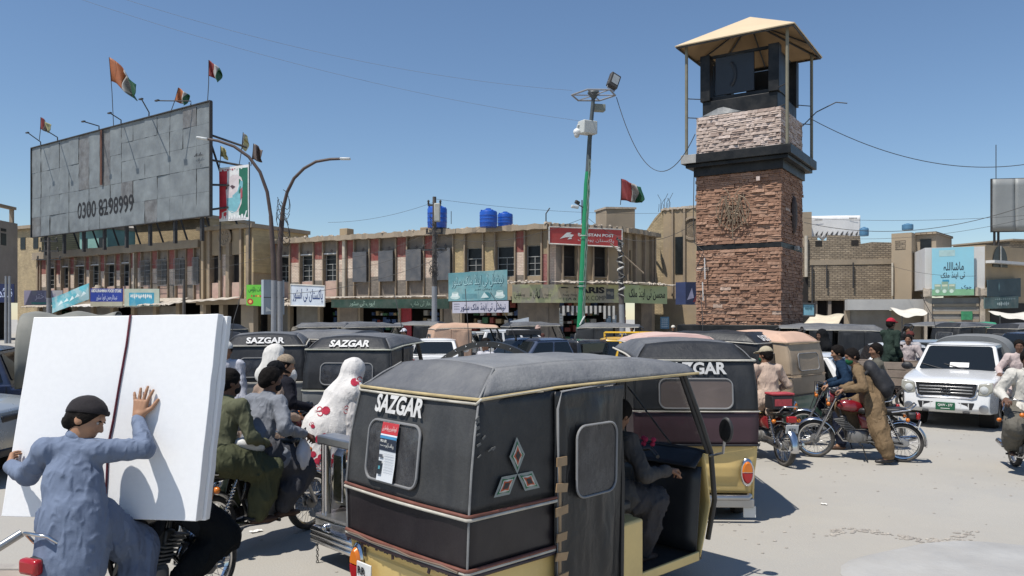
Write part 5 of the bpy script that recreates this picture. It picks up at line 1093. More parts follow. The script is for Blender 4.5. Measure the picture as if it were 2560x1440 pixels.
def rickshaw(label, loc, rz, group='auto rickshaws', upper=None, rear=None, band=None, roof=None, paint=None, window=None, text=True, hero=False, trim=None, side=None, detail=True, slope_m=None, text_h=.115, scale=1.06, wtext=None, zb=None, zc=None):
    upper = upper or m_canvas; rear = rear or upper; band = band or m_maroon; roof = roof or m_roofc; paint = paint or m_yellow; window = window or m_clearpl; trim = trim or m_trimc; side = side or upper; slope_m = slope_m or rear
    t = thing('auto_rickshaw', label, 'rickshaw', loc, rz, group, scale)
    rs = lambda z0, z1: (lambda u, v: (RX(lerp(z0, z1, v)) - .02 * math.sin(math.pi * u), lerp(1, -1, u) * RW(lerp(z0, z1, v)), lerp(z0, z1, v)))
    sd = int(loc[0] * 37) % 50; zb = zb or (.64 if hero else .72); zc = zc or (.96 if hero else 1.05); zl = (zc - .64) / .96; zl0 = (zb - .64) / .96
    N = 24 if hero else 14
    if hero:
        # ragged pressed body with ribs
        pb = lambda u, v: (RX(lerp(.25, .66, v)) + .008 - .016 * (.25 < v < .72 and .12 < u < .88) - .016 * (v > .80 and .1 < u < .9), lerp(1, -1, u) * (RW(lerp(.25, .66, v)) - .006), lerp(.25, .66, v))
        surf_part('rear_body', paint, t, pb, 40, 26, smooth=35)
    else: surf_part('rear_body', paint, t, lambda u, v: (RX(lerp(.28, zb + .005, v)) + .006 - .012 * (.3 < v < .6 and .15 < u < .85), lerp(1, -1, u) * (RW(lerp(.28, zb + .005, v)) - .004), lerp(.28, zb + .005, v)), 24, 16, smooth=35)
    surf_part('lower_band', band, t, rs(zb, zc), N, 8, .006, 3, sd, nrm=(-1, 0, 0))
    surf_part('rear_canvas', rear, t, rs(zc, 1.60), N, 16, .012 if hero else .008, 2.5, sd + 1, nrm=(-1, 0, 0))
    surf_part('roof_slope', slope_m, t, lambda u, v: (RX(lerp(1.60, 1.755, v)) - .02 * math.sin(math.pi * u) * (1 - v), lerp(1, -1, u) * RW(lerp(1.60, 1.755, v)), lerp(1.60, 1.755, v) + .034 * v * (1 - (2 * u - 1) ** 2)), N, 6, .008, 4, sd + 2, nrm=(-1, 0, .5))
    # roof and side slopes
    surf_part('roof', roof, t, lambda u, v: (lerp(.335, 2.3, u), lerp(-1, 1, v) * .455, roofz(lerp(.335, 2.3, u)) + .03 * (1 - (2 * v - 1) ** 2) - .02 * math.sin(u * 9.4) ** 2 * (1 - abs(2 * v - 1))), 34, 14, .012, 3, sd + 3)
    for s in (-1, 1):
        def slope(u, v, s=s):
            xb = lerp(.10, 2.3, u); xt = lerp(.335, 2.3, u); a = Vector((xb, s * .585, eavez(xb))); b = Vector((xt, s * .455, roofz(xt))); p = a.lerp(b, v); p.z += .018 * math.sin(v * math.pi); return p
        fnc = slope if s < 0 else (lambda u, v: slope(1 - u, v))
        surf_part('roof_side', roof, t, fnc, 30, 6, .01, 3, sd + 4 + s, nrm=(0, s, .4))
        q = lambda u, v, s=s: (lerp(RX(lerp(.64, 1.60, v)), .705, u), s * lerp(RW(lerp(.64, 1.60, v)), .615, u) , lerp(.64, eavez(.3), v))
        qq = q if s < 0 else (lambda u, v: q(1 - u, v))
        sl = lambda a, b: (lambda u, v: qq(u, lerp(a, b, v)))
        surf_part('side_band', band, t, sl(zl0, zl), 10, 6, .004, 3, sd, nrm=(0, s, 0)); surf_part('side_canvas', side, t, sl(zl, 1), 10, 12, .006, 3, sd + 6, nrm=(0, s, 0))
        # passenger door curtain
        dq = lambda u, v, s=s: (lerp(.685, 1.36, u), s * (.63 - .012 * math.sin(u * 7) * (v < .95) - .03 * u * (1 - v)), lerp(.28, 1.605, v))
        dd = dq if s < 0 else (lambda u, v: dq(1 - u, v))
        if s < 0 or not hero: surf_part('door_curtain', m_vinyl if hero else side, t, dd, 60, 44, .032 if hero else .012, 2.4, sd + 8, nrm=(0, s, 0), stretch=(3.0, 1, .5))
        # body sill, front cowl sides
        G().prism([(.06, .22), (2.35, .20), (2.35, .27), (1.36, .27), (1.36, .60), (.0, zb)], s * .572 - .012, s * .572 + .012).build('side_body', paint, t, bevel=.006)
        # windscreen pillar
        G().tube([(2.24, s * .50, 1.66), (2.42, s * .55, 1.25), (2.53, s * .57, 1.0), (2.60, s * .56, .62), (2.60, s * .5, .3)], .022 if hero else .026, 8).build('pillar', m_blkmet, t, smooth=50)
        G().tube([(1.37, s * .60, .28), (1.38, s * .60, 1.0), (1.35, s * .585, 1.62)], .018, 6).build('door_post', m_blkmet, t, smooth=50)
        # taillights
        lamp_cluster(t, s * .50, .45 if hero else .50)
        # rear wheel
        wl = Vector((.42, s * .50, .235))
        w_ = G(); w_.lathe([(.14, -.06), (.20, -.065), (.23, -.05), (.237, 0), (.23, .05), (.20, .065), (.14, .06)], wl, (0, 1, 0), 24); wo = w_.build('wheel', m_tyre, t, smooth=50); G().lathe([(0, .05), (.05, .055), (.06, .03), (.13, .03), (.145, .058), (.14, .06)], wl, (0, s, 0), 20).build('rim', m_dullch, wo, smooth=40)
        if detail:
            mst = G(); mst.tube([(2.50, s * .58, .98), (2.49, s * .70, 1.02), (2.48, s * .72, 1.12)], .011, 6); mo_ = mst.build('mirror_stalk', m_dullch, t, smooth=50)
            q_ = G(); q_.sph((0, 0, 0), (.022, .06, .10), 14); q_.xf(Matrix.Translation((2.48, s * .735, 1.20))); q_.build('mirror', m_blkpl, mo_, smooth=180)
            G().lathe([(0, 0), (.05, 0)], (0, 0, 0), (-1, 0, 0), 16).xf(Matrix.Translation((2.456, s * .735, 1.20)) @ Matrix.Diagonal((1, 1, 1.7, 1))).build('mirror_glass', m_chrome, mo_)
    # rear window with cord edge
    wz0, wz1, ww = (1.04, 1.41, .27) if hero else (1.13, 1.42, .36); wu = 0
    wf = lambda y, z, off: (RX(z) - .02 * math.sin(math.pi * (.5 - y / (2 * RW(z)))) - off, y, z)
    win = thing_mesh_panel(t, 'rear_window', window, [wf((.1 if hero else 0) - p[0], p[1], .016) for p in rounded_rect(-ww, wz0, ww, wz1, .07)])
    G().tube([wf((.1 if hero else 0) - p[0], p[1], .018) for p in rounded_rect(-ww, wz0, ww, wz1, .07)], .009, 6, closed=True).build('window_piping', M('grey_piping', (.22, .22, .22), .6, var=.15) , t, smooth=60)
    # trims
    def trim_line(z, m_, r, off=.012, x1=None, nm='trim'):
        if not hero: r *= .8
        pts = []
        if x1: pts += [(x, RW(z) * lerp(1, 1.02, x / x1) + off if z < 1.5 else .592 + off, (eavez(x) if z > 1.5 else z)) for x in np.linspace(x1, RX(z), 8)]
        pts += [(RX(z) - .02 * math.sin(math.pi * u) - off, lerp(1, -1, u) * RW(z), z) for u in np.linspace(0, 1, 16)]
        if x1: pts += [(x, -(RW(z) * lerp(1, 1.02, x / x1) + off if z < 1.5 else .592 + off), (eavez(x) if z > 1.5 else z)) for x in np.linspace(RX(z), x1, 8)]
        g_ = G(); g_.tube(pts, r, 6); return g_.build(nm, m_, t, smooth=60)
    if hero:
        trim_line(1.60, m_trimy, .010, .014, 2.3); trim_line(1.575, m_trimc, .008, .016, .68); trim_line(.965, m_trimr, .010, .016, .68); trim_line(.945, m_trimc, .010, .018, .68); trim_line(.662, m_trimr, .011, .018, .68); trim_line(.645, m_trimc, .009, .018, .68); trim_line(.625, m_maroon, .013, .016, .68)
    else:
        trim_line(1.60, trim, .014, .014, 2.25); trim_line(zc, trim, .010, .014, .68); trim_line(zb, m_blkpl, .014, .012, .68)
    def slope_text(x, y):
        z = 1.672 + y; u = (1 + x / RW(z)) / 2; a = 1 - (2 * u - 1) ** 2; v = (z - 1.60) / (.155 + .034 * a); return (RX(lerp(1.60, 1.755, v)) - .02 * math.sin(math.pi * u) * (1 - v) - .022, -x, z + .012)
    if text:
        fn = lambda x, y: wf(-x, 1.47 + y + (0 if hero else 0) , .02 + .004)
        zc = 1.47 if hero else 1.66
        if hero: lettering('SAZGAR', m_letter, t, (0, 0, 0), (1, 0, 0), (0, 0, 1), height=text_h, width=.50, bold=.035, shear=.12, fn=lambda x, y: wf(.10 - x, 1.515 + y, .022))
        elif text == 'slope': lettering('SAZGAR', m_letter, t, (0, 0, 0), (1, 0, 0), (0, 0, 1), height=.09, width=.56, bold=.035, fn=slope_text)
        else: lettering('SAZGAR', m_letter, t, (0, 0, 0), (1, 0, 0), (0, 0, 1), height=.12, width=.62, bold=.035, fn=lambda x, y: wf(-x, 1.525 + y, .022))
    if wtext: lettering(wtext, m_letter, t, (0, 0, 0), (1, 0, 0), (0, 0, 1), height=.10, width=.34, rtl=True, fn=lambda x, y: wf(-.12 - x, 1.28 + y, .026))
    # bumper, plate, floor, front body
    G().tube([(-.01, .52, .27), (-.05, .5, .26), (-.05, -.5, .26), (-.01, -.52, .27)], .03, 8).build('rear_bumper', m_dullch, t, smooth=50)
    G().box((-.045, -.56, .16), (-.02, .56, .25)).build('bumper_plate', m_dullch, t, bevel=.01)
    for s in (-1, 1): G().box((-.02, s * .52 - .06, -.0 + .06), (.0, s * .52 + .06, .17)).build('mud_flap', m_platew if not hero else m_blkpl, t)
    G().box((.05, -.57, .20), (2.4, .57, .235)).build('floor', m_blkmet, t)
    G().box((.55, -.55, .24), (.95, .55, .52)).build('rear_seat', m_seatv, t, bevel=.04); G().ob((.42, 0, .75), (.14, 1.08, .5), rotm(0, -.15, 0)).build('rear_seat_back', m_seatv, t, bevel=.04)
    G().box((1.36, -.60, .24), (1.62, .60, .66)).build('seat_box', paint, t, bevel=.02); G().box((1.32, -.45, .663), (1.70, .45, .76)).build('driver_seat', m_seatv, t, bevel=.035); G().ob((1.36, 0, .93), (.09, .8, .36), rotm(0, -.12, 0)).build('driver_seat_back', m_seatv, t, bevel=.03)
    # front body: curved shield below the windscreen, nose
    def shield(u, v):
        a = lerp(-1, 1, u); z = lerp(.22, 1.0, v); x = Prof((.22, 2.52), (.6, 2.66), (1.0, 2.58))(z) - .14 * abs(a) ** 2.5; return (x, a * .575, z)
    surf_part('front_shield', paint, t, shield, 20, 14, smooth=60)
    surf_part('dashboard', m_blkpl, t, lambda u, v: (lerp(2.56, 2.34, v) - .1 * abs(2 * u - 1) ** 2.5 * (1 - v), lerp(.55, -.55, u), lerp(1.0, .90, v)), 16, 5)
    surf_part('inner_panel', m_blkmet, t, lambda u, v: (lerp(2.35, 2.42, v), lerp(.55, -.55, u), lerp(.25, .9, v)), 8, 6)
    # windscreen
    wsn = lambda u, v: Vector((lerp(2.555, 2.275, v) - .05 * abs(2 * u - 1) ** 2.5, lerp(-.555, .555, u) * lerp(1, .88, v), lerp(1.005, 1.64, v)))
    surf_part('windscreen', m_wglass, t, wsn, 10, 6, thick=.004)
    G().tube([wsn(u, v) for u, v in [(k / 10, 0) for k in range(11)] + [(1, k / 6) for k in range(1, 7)] + [(1 - k / 10, 1) for k in range(1, 11)] + [(0, 1 - k / 6) for k in range(1, 6)]], .018, 6, closed=True).build('windscreen_frame', m_blkpl, t, smooth=60)
    G().tube([wsn(.35, .02) + Vector((.03, 0, 0)), wsn(.62, .75) + Vector((.03, 0, 0))], .008, 5).build('wiper', m_blkmet, t)
    surf_part('sun_visor', roof if hero else upper, t, lambda u, v: (lerp(2.26, 2.42, v), lerp(-.47, .47, u), 1.70 - .09 * v - .03 * (2 * u - 1) ** 2), 12, 3)
    # handlebar, front fork, wheel, headlamp
    G().tube([(2.18, .32, .98), (2.26, .2, 1.02), (2.30, 0, .98), (2.26, -.2, 1.02), (2.18, -.32, .98)], .016, 8).build('handlebar', m_blkmet, t, smooth=60); G().cyl((2.3, 0, .98), (2.44, 0, .4), .03).build('steering_column', m_blkmet, t, smooth=60)
    w_ = G(); w_.lathe([(.14, -.05), (.2, -.06), (.235, -.04), (.238, 0), (.235, .04), (.2, .06), (.14, .05)], (2.5, 0, .236), (0, 1, 0), 24); w_.build('front_wheel', m_tyre, t, smooth=50)
    surf_part('front_mudguard', paint, t, lambda u, v: (2.5 + .29 * math.cos(lerp(.1, 2.7, u)), lerp(-.1, .1, v), .24 + .29 * math.sin(lerp(.1, 2.7, u))), 14, 4)
    G().lathe([(.09, 0), (.1, .03), (.085, .05), (0, .06)], (2.64, 0, .72), (1, 0, 0), 18).build('headlamp', m_clear, t, smooth=50)
    return t
def thing_mesh_panel(parent, name, mat, pts, thick=.004):
    c = sum((Vector(p) for p in pts), Vector()) / len(pts)
    return G().add([tuple(c)] + [tuple(p) for p in pts], [(0, i + 1, (i + 1) % len(pts) + 1) for i in range(len(pts))]).build(name, mat, parent, solid=thick)

# ================================================================== MOTORCYCLE  (x forward, wheelbase 1.22, origin on the ground midway between the wheels)
MC = {}
def bike_wheel(c, parent, front):
    Rr = .292; o = bpy.data.objects
    if 'wheel' not in MC:
        g = G(); g.lathe([(.238, -.028), (.262, -.042), (.284, -.034), (.293, 0), (.284, .034), (.262, .042), (.238, .028), (.236, 0)], (0, 0, 0), (0, 1, 0), 40, closed=True); MC['wheel'] = g.mesh('wheel', m_tyre, 60)
        g = G(); g.lathe([(.224, -.026), (.238, -.03), (.243, -.024), (.232, 0), (.243, .024), (.238, .03), (.224, .026), (.218, 0)], (0, 0, 0), (0, 1, 0), 40, closed=True); MC['rim'] = g.mesh('rim', m_chrome, 60)
        g = G()
        for k in range(36):
            a = k * math.tau / 36; b = a + (.55 if k % 2 else -.55); s = 1 if k % 4 < 2 else -1; r0 = .055
            g.tube([(r0 * math.cos(b), s * .035, r0 * math.sin(b)), (.222 * math.cos(a), 0, .222 * math.sin(a))], .0022, 4)
        MC['spoke'] = g.mesh('spoke', m_chrome)
        g = G(); g.lathe([(.0, -.06), (.02, -.06), (.025, -.045), (.068, -.042), (.07, -.02), (.045, -.015), (.045, .015), (.07, .02), (.068, .042), (.025, .045), (.02, .06), (0, .06)], (0, 0, 0), (0, 1, 0), 24); MC['hub'] = g.mesh('hub', m_grey_eng, 40)
    w_ = link('wheel', MC['wheel'], parent, c)
    link('rim', MC['rim'], w_); sp = link('spoke', MC['spoke'], w_); sp['kind'] = 'stuff'; link('hub', MC['hub'], w_)
def fender(c, r, a0, a1, w, mat, parent, name='mudguard'):
    surf_part(name, mat, parent, lambda u, v: (c[0] + (r - .03 * (2 * v - 1) ** 2) * math.cos(lerp(a0, a1, u)), lerp(-w, w, v), c[2] + (r - .03 * (2 * v - 1) ** 2) * math.sin(lerp(a0, a1, u))), 22, 6, thick=.003)
def motorcycle(label, loc, rz, colour='red', lean=0, group='motorcycles', proto=None, plate=None, steer=0):
    if proto is not None:
        t = copy_tree(proto); t.location = loc; t.rotation_euler = (lean, 0, rz); tag(t, label, 'motorcycle', group); return t
    t = thing('motorcycle', label, 'motorcycle', loc, rz, group); t.rotation_euler = (lean, 0, rz)
    m_tk = {'red': M('red_tank_paint', (.19, .008, .014), .2, var=.08, coat=.6, dirt=.1), 'black': M('black_tank_paint', (.012, .012, .014), .2, var=.1, coat=.6, dirt=.12)}[colour]
    f = Vector((.61, 0, .292)); r = Vector((-.61, 0, .292))
    bike_wheel(f, t, True); bike_wheel(r, t, False)
    # fork
    top = Vector((.30, 0, .93))
    for s in (-1, 1):
        G().tube([f + Vector((0, s * .075, 0)), f.lerp(top, .52) + Vector((0, s * .075, 0))], .021, 10).build('fork_lower', m_dullch, t, smooth=60); G().tube([f.lerp(top, .5) + Vector((0, s * .075, 0)), top + Vector((0, s * .075, .03))], .015, 8).build('fork_tube', m_chrome, t, smooth=60)
        # rear shock
        a, b = Vector((-.57, s * .13, .33)), Vector((-.40, s * .13, .70)); G().tube([a, b], .013, 8).build('shock_rod', m_chrome, t, smooth=60)
        q = G(); q.tube([a.lerp(b, .15 + .75 * k / 60) + Vector((.028 * math.cos(k * 1.1), .028 * math.sin(k * 1.1), 0)) for k in range(61)], .006, 4); q.build('shock_spring', m_chrome if s > 0 else m_chrome, t, smooth=60)
        G().tube([(-.1, s * .1, .33), (-.61, s * .11, .292)], .018, 6).build('swingarm', m_blkmet, t, smooth=60)
        # indicators
        for x, z, nm in ((.42, .86, 'front_indicator'), (-.66, .66, 'rear_indicator')):
            q = G(); q.sph((x, s * .19, z), (.03, .035, .032), 10); q.build(nm, m_amber, t, smooth=180); G().tube([(x, s * .05, z), (x, s * .16, z)], .008, 5).build('indicator_stem', m_chrome, t)
        # grip, lever, mirror
        G().tube([(.26, s * .24, 1.05), (.2, s * .36, 1.03)], .018, 8).build('grip', m_blkpl, t, smooth=60); G().tube([(.29, s * .2, 1.05), (.29, s * .34, 1.04)], .006, 5).build('lever', m_chrome, t)
        pass
        G().tube([(-.02, s * .1, .27), (-.02, s * .27, .27)], .014, 6).build('foot_peg', m_blkpl, t); G().tube([(-.3, s * .1, .33), (-.3, s * .25, .33)], .013, 6).build('foot_peg', m_blkpl, t)
        surf_part('side_panel', m_tk, t, (lambda u, v, s=s: (lerp(-.32, -.02, u if s < 0 else 1 - u) + .05 * (v - .5), s * (.115 + .03 * math.sin(math.pi * u) * math.sin(math.pi * v)), lerp(.50, .68, v))), 10, 8, thick=.004)
    G().tube([(.2, .36, 1.03), (.26, .24, 1.05), (.30, .1, 1.02), (.30, 0, 1.0), (.30, -.1, 1.02), (.26, -.24, 1.05), (.2, -.36, 1.03)], .012, 8).build('handlebar', m_chrome, t, smooth=60)
    G().ob(top + Vector((0, 0, .02)), (.06, .2, .03)).build('fork_crown', m_blkmet, t, bevel=.008)
    # headlamp and dials
    G().lathe([(0, -.1), (.05, -.095), (.085, -.05), (.092, .0), (.088, .012)], (.40, 0, .94), (1, 0, .0), 24).build('headlamp_shell', m_tk, t, smooth=50); G().lathe([(.095, .0), (.096, .02), (.086, .022)], (.40, 0, .94), (1, 0, 0), 24).build('headlamp_ring', m_chrome, t, smooth=50); G().lathe([(.086, .015), (.06, .03), (0, .036)], (.40, 0, .94), (1, 0, 0), 24).build('headlamp_lens', m_clear, t, smooth=60)
    for s in (-1, 1): G().lathe([(.035, 0), (.045, .03), (.045, .06), (0, .06)], (.36, s * .055, 1.01), (-.4, 0, 1), 16).build('dial', m_blkpl, t, smooth=40)
    # mudguards
    fender(f, .325, R(20), R(165), .055, m_chrome, t, 'front_mudguard'); fender(r, .335, R(25), R(190), .065, m_chrome if colour == 'red' else m_dullch, t, 'rear_mudguard')
    for s in (-1, 1): G().tube([f + Vector((-.0, s * .062, 0)), f + Vector((-.24, s * .058, .2))], .005, 5).build('mudguard_stay', m_chrome, t)
    # tank
    def tank(u, v):
        x = lerp(-.06, .30, u); a = v * math.tau; k = math.sin(math.pi * min(1, u * .9 + .08)) ** .45; wd = .125 * k * (.62 + .38 * u); hg = .105 * k
        ca, sa = math.cos(a), math.sin(a); sx = abs(ca) ** .75 * (1 if ca > 0 else -1); return (x, wd * sx, .79 + .03 * u + hg * (abs(sa) ** .85) * (1 if sa > 0 else -.75))
    q = G(); q.grid(tank, 20, 24); q.build('fuel_tank', m_tk, t, smooth=180)
    G().lathe([(.035, 0), (.035, .02), (0, .025)], (.12, 0, .905), n=14).build('tank_cap', m_chrome, t, smooth=40)
    # seat
    def seat(u, v):
        x = lerp(-.68, .0, u); a = v * math.tau; e = min(1, 6 * u, 6 * (1 - u) + .35) ** .5; wd = lerp(.135, .10, u) * e; ca, sa = math.cos(a), math.sin(a)
        return (x, wd * abs(ca) ** .6 * (1 if ca > 0 else -1), .755 + .03 * (1 - u) ** 2 + .05 * e * abs(sa) ** .6 * (1 if sa > 0 else -1))
    q = G(); q.grid(seat, 20, 20); q.build('seat', m_seatv, t, smooth=180)
    # tail: grab rail, lamp, plate
    G().tube([(-.45, .14, .76), (-.7, .13, .80), (-.78, .1, .88), (-.78, -.1, .88), (-.7, -.13, .80), (-.45, -.14, .76)], .011, 8).build('grab_rail', m_chrome, t, smooth=60)
    G().ob((-.74, 0, .70), (.12, .12, .09)).build('tail_housing', m_blkpl, t, bevel=.02); q = G(); q.ob((-.815, 0, .70), (.06, .15, .095)); q.build('tail_lamp', m_redl, t, bevel=.02)
    G().ob((-.83, 0, .565), (.01, .19, .13), rotm(0, -.25, 0)).build('number_plate', m_platew, t, bevel=.004)
    # frame, engine, exhaust, chain case
    q = G(); q.tube([(.28, 0, .88), (.22, 0, .6), (.16, 0, .3), (-.15, 0, .26), (-.25, 0, .5), (-.3, 0, .7)], .018, 8); q.build('frame_tube', m_blkmet, t, smooth=60); G().tube([(.26, 0, .86), (-.2, 0, .72), (-.62, 0, .70)], .018, 8).build('frame_tube', m_blkmet, t, smooth=60)
    e = G(); e.ob((0, 0, .36), (.32, .22, .2)); e.build('crankcase', m_grey_eng, t, bevel=.05); e = G()
    for k in range(8): e.ob(Vector((.10, 0, .46)) + Vector((.025, 0, .022)) * k, (.15 - .004 * abs(k - 4), .17, .012), rotm(0, .75 - .6, 0))
    e.build('cylinder_fin', m_grey_eng, t, kind='stuff'); G().ob((.19, 0, .55), (.1, .1, .24), rotm(0, .2, 0)).build('cylinder', m_blkmet, t, bevel=.02)
    for s in (-1, 1): G().lathe([(.09, 0), (.085, .03), (.05, .04), (0, .04)], (.02, s * .11, .36), (0, s, 0), 22).build('engine_cover', m_grey_eng, t, smooth=40)
    G().tube([(.2, -.06, .5), (.28, -.09, .38), (.2, -.12, .26), (-.05, -.14, .24), (-.3, -.15, .27)], .018, 8).build('exhaust_pipe', m_chrome, t, smooth=60); G().tube([(-.28, -.15, .27), (-.38, -.155, .285), (-.8, -.165, .34), (-.84, -.165, .345)], [.02, .04, .042, .02], 12).build('silencer', m_chrome, t, smooth=50)
    q = G(); q.prism([(-.02, .30), (-.02, .40), (-.6, .37), (-.69, .34), (-.7, .27), (-.62, .24)], .075, .10); q.build('chain_case', m_tk if colour == 'black' else m_dullch, t, bevel=.015)
    G().tube([(-.05, .11, .25), (-.12, .25, .02)], .01, 5).build('side_stand', m_blkmet, t)
    G().tube([(.05, -.12, .29), (.2, -.2, .27)], .01, 5).build('brake_pedal', m_chrome, t)
    for pts in ([(.26, .2, 1.04), (.42, .12, 1.08), (.40, .05, .8), (.2, .04, .6)], [(.26, -.2, 1.04), (.44, -.12, 1.07), (.45, -.06, .8), (.6, -.05, .36)]): G().tube(pts, .006, 5).build('cable', m_blkpl, t)
    return t
# ================================================================== CARS  (x forward, origin on the ground under the middle)
def car_paint(name, col, dirt=.3, metal=0): return M(name, col, .25, metal=metal, var=.05, scale=1, coat=.6, dirt=dirt, dirt_col=tuple(.5 * c + .5 * d for c, d in zip(col, (.36, .33, .28))), dscale=1.6)
KINDS_ = {  # L, W, H, sill, hood z, belt z, x of: hood/windscreen base, windscreen top, roof rear, rear glass base, tail z
    'hatch': dict(L=3.6, W=1.6, H=1.46, sill=.22, hood=.86, belt=.93, wb=.62, wt=.0, rr=-1.25, rb=-1.62, tail=.93, ax=(1.12, -1.15)),
    'sedan': dict(L=4.3, W=1.68, H=1.44, sill=.22, hood=.84, belt=.92, wb=.75, wt=.12, rr=-.85, rb=-1.42, tail=.95, ax=(1.3, -1.25)),
    'suv': dict(L=4.3, W=1.75, H=1.72, sill=.32, hood=1.02, belt=1.10, wb=.72, wt=.22, rr=-1.85, rb=-2.06, tail=1.08, ax=(1.3, -1.25)),
    'jeep': dict(L=3.4, W=1.5, H=1.66, sill=.3, hood=.98, belt=1.05, wb=.55, wt=.25, rr=-1.5, rb=-1.62, tail=1.05, ax=(1.0, -1.0)),
    'pickup': dict(L=5.0, W=1.72, H=1.69, sill=.32, hood=.98, belt=1.08, wb=1.02, wt=.36, rr=-.78, rb=-1.02, tail=1.02, ax=(1.55, -1.5)),
}
def car(label, loc, rz, kind='hatch', paint=None, group='cars and pickups in the traffic', cat='car', name='parked_car', bed=None, front='plain', s=1, rack=None):
    k = KINDS_[kind]; L, W, Hh = k['L'], k['W'], k['H']; x0, x1 = L / 2, -L / 2; t = thing(name, label, cat, loc, rz, group, s)
    wr = .30 if kind in ('hatch', 'sedan') else .35; arch = wr + .06
    def arc(cx): return [(cx + arch * math.cos(a), wr + arch * math.sin(a)) for a in [math.pi - i * math.pi / 12 for i in range(13)] if wr + arch * math.sin(a) > k['sill'] - .001]
    low = [(x1 + .06, k['sill'] + .08)]
    ra = arc(k['ax'][1]); fa_ = arc(k['ax'][0])
    low += [(ra[0][0], k['sill'])] + ra + [(ra[-1][0], k['sill'])] + [(fa_[0][0], k['sill'])] + fa_ + [(fa_[-1][0], k['sill'])]
    low += [(x0 - .08, k['sill'] + .02), (x0, .42), (x0 - .02, .62), (x0 - .09, k['hood'] - .10), (x0 - .25, k['hood'] - .02)]
    hood_n = 5
    for i in range(1, hood_n + 1): u = i / hood_n; low.append((lerp(x0 - .25, k['wb'], u), lerp(k['hood'] - .02, k['belt'] + .015, u ** .8)))
    if kind == 'pickup': low += [(k['rb'], k['belt']), (k['rb'] - .02, k['tail']), (x1 + .02, k['tail'])]
    else: low += [(k['rb'], k['belt'] + .01), (x1 + .05, k['tail'] - .02)]
    low += [(x1, k['tail'] - .25), (x1 - .01, .5)]
    def tr(v):
        e = max(0, abs(v.x) - (L / 2 - .7)) / .7; v = v.copy(); v.y *= 1 - .13 * e ** 2; 
        if v.z < .5: v.y *= 1 - .05 * (.5 - v.z)
        return v
    q = G(); hw = W / 2; N = len(low); ys = [-hw + .05, -hw, -hw + .04][:0] or [-hw, -hw * .5, 0, hw * .5, hw]
    v = [tr(Vector((p[0] + (.05 * (1 - (y / hw) ** 2) if p[0] > x0 - .3 else (-.03 * (1 - (y / hw) ** 2) if p[0] < x1 + .1 else 0)), y, p[1] + (.03 * (1 - (y / hw) ** 2) if p[1] > k['hood'] - .12 else 0)))) for y in ys for p in low]
    f = [tuple(range(N)), tuple(reversed(range(4 * N, 5 * N)))] + [(j * N + i, (j + 1) * N + i, (j + 1) * N + (i + 1) % N, j * N + (i + 1) % N) for j in range(4) for i in range(N)]
    q.add(v, f); q.build('body', paint, t, bevel=.035)
    # cabin frustum
    zb, zr = k['belt'] - .01, Hh; bw, tw = hw - .04, hw - .20
    B = [(k['wb'], bw), (k['rb'], bw)]; T = [(k['wt'], tw), (k['rr'], tw)]
    c = [Vector((B[0][0], -bw, zb)), Vector((B[0][0], bw, zb)), Vector((B[1][0], bw, zb)), Vector((B[1][0], -bw, zb)), Vector((T[0][0], -tw, zr - .06)), Vector((T[0][0], tw, zr - .06)), Vector((T[1][0], tw, zr - .06)), Vector((T[1][0], -tw, zr - .06))]
    q = G(); q.add(c, [(0, 1, 5, 4), (1, 2, 6, 5), (2, 3, 7, 6), (3, 0, 4, 7), (4, 5, 6, 7)]); q.build('cabin', paint, t, bevel=.03)
    q = G(); q.grid(lambda u, v: (lerp(T[0][0] + .03, T[1][0] - .03, u), lerp(-tw - .01, tw + .01, v), zr - .065 + .06 * (1 - (2 * v - 1) ** 4) * (1 - (2 * u - 1) ** 6) ** .5), 12, 8); q.build('roof', paint, t, smooth=60)
    def face(a, b, c_, d, u0, u1, v0, v1, nm, m_, off=.012, r=.06):
        n = (b - a).cross(d - a).normalized(); pt = lambda u, v: (a.lerp(b, u)).lerp(d.lerp(c_, u), v) + n * off
        return thing_mesh_panel(t, nm, m_, [pt(lerp(u0, u1, x), lerp(v0, v1, y)) for x, y in rounded_rect(0, 0, 1, 1, r, 3)], .006)
    gl = m_cglass
    face(c[0], c[1], c[5], c[4], .05, .95, .06, .93, 'windscreen', gl, -.0 + .014); face(c[2], c[3], c[7], c[6], .08, .92, .12, .88, 'rear_window', gl, .014)
    spl = [(.05, .46), (.51, .93)] if kind in ('hatch', 'sedan') else ([(.06, .50), (.55, .95)] if kind == 'pickup' else [(.04, .32), (.36, .64), (.68, .95)])
    for (u0, u1) in spl:
        face(c[1], c[2], c[6], c[5], u0, u1, .08, .88, 'side_window', gl, .013); face(c[3], c[0], c[4], c[7], 1 - u1, 1 - u0, .08, .88, 'side_window', gl, .013)
    # doors seams and handles
    for s_ in (-1, 1):
        for u in ([.02, .49, .97] if len(spl) == 2 else [.02, .34]):
            x = lerp(k['wb'], k['rb'], u); G().box((x - .006, s_ * hw - .004, k['sill'] + .1), (x + .006, s_ * hw + .004, k['belt'] - .02)).build('door_seam', m_blkpl, t)
        for u in ([.4, .88] if len(spl) == 2 else [.27, .6]):
            x = lerp(k['wb'], k['rb'], u); G().ob((x, s_ * (hw + .008), k['belt'] - .12), (.16, .03, .03)).build('door_handle', m_dullch, t, bevel=.008)
        q = G(); q.sph((k['wb'] - .12, s_ * (hw + .12), k['belt'] + .08), (.06, .12, .085), 12); q.build('mirror', m_blkpl if front == 'hilux' else paint, t, smooth=180)
        G().ob((k['wb'] - .1, s_ * (hw + .0), k['belt'] + .04), (.05, .12, .04)).build('mirror_arm', m_blkpl, t)
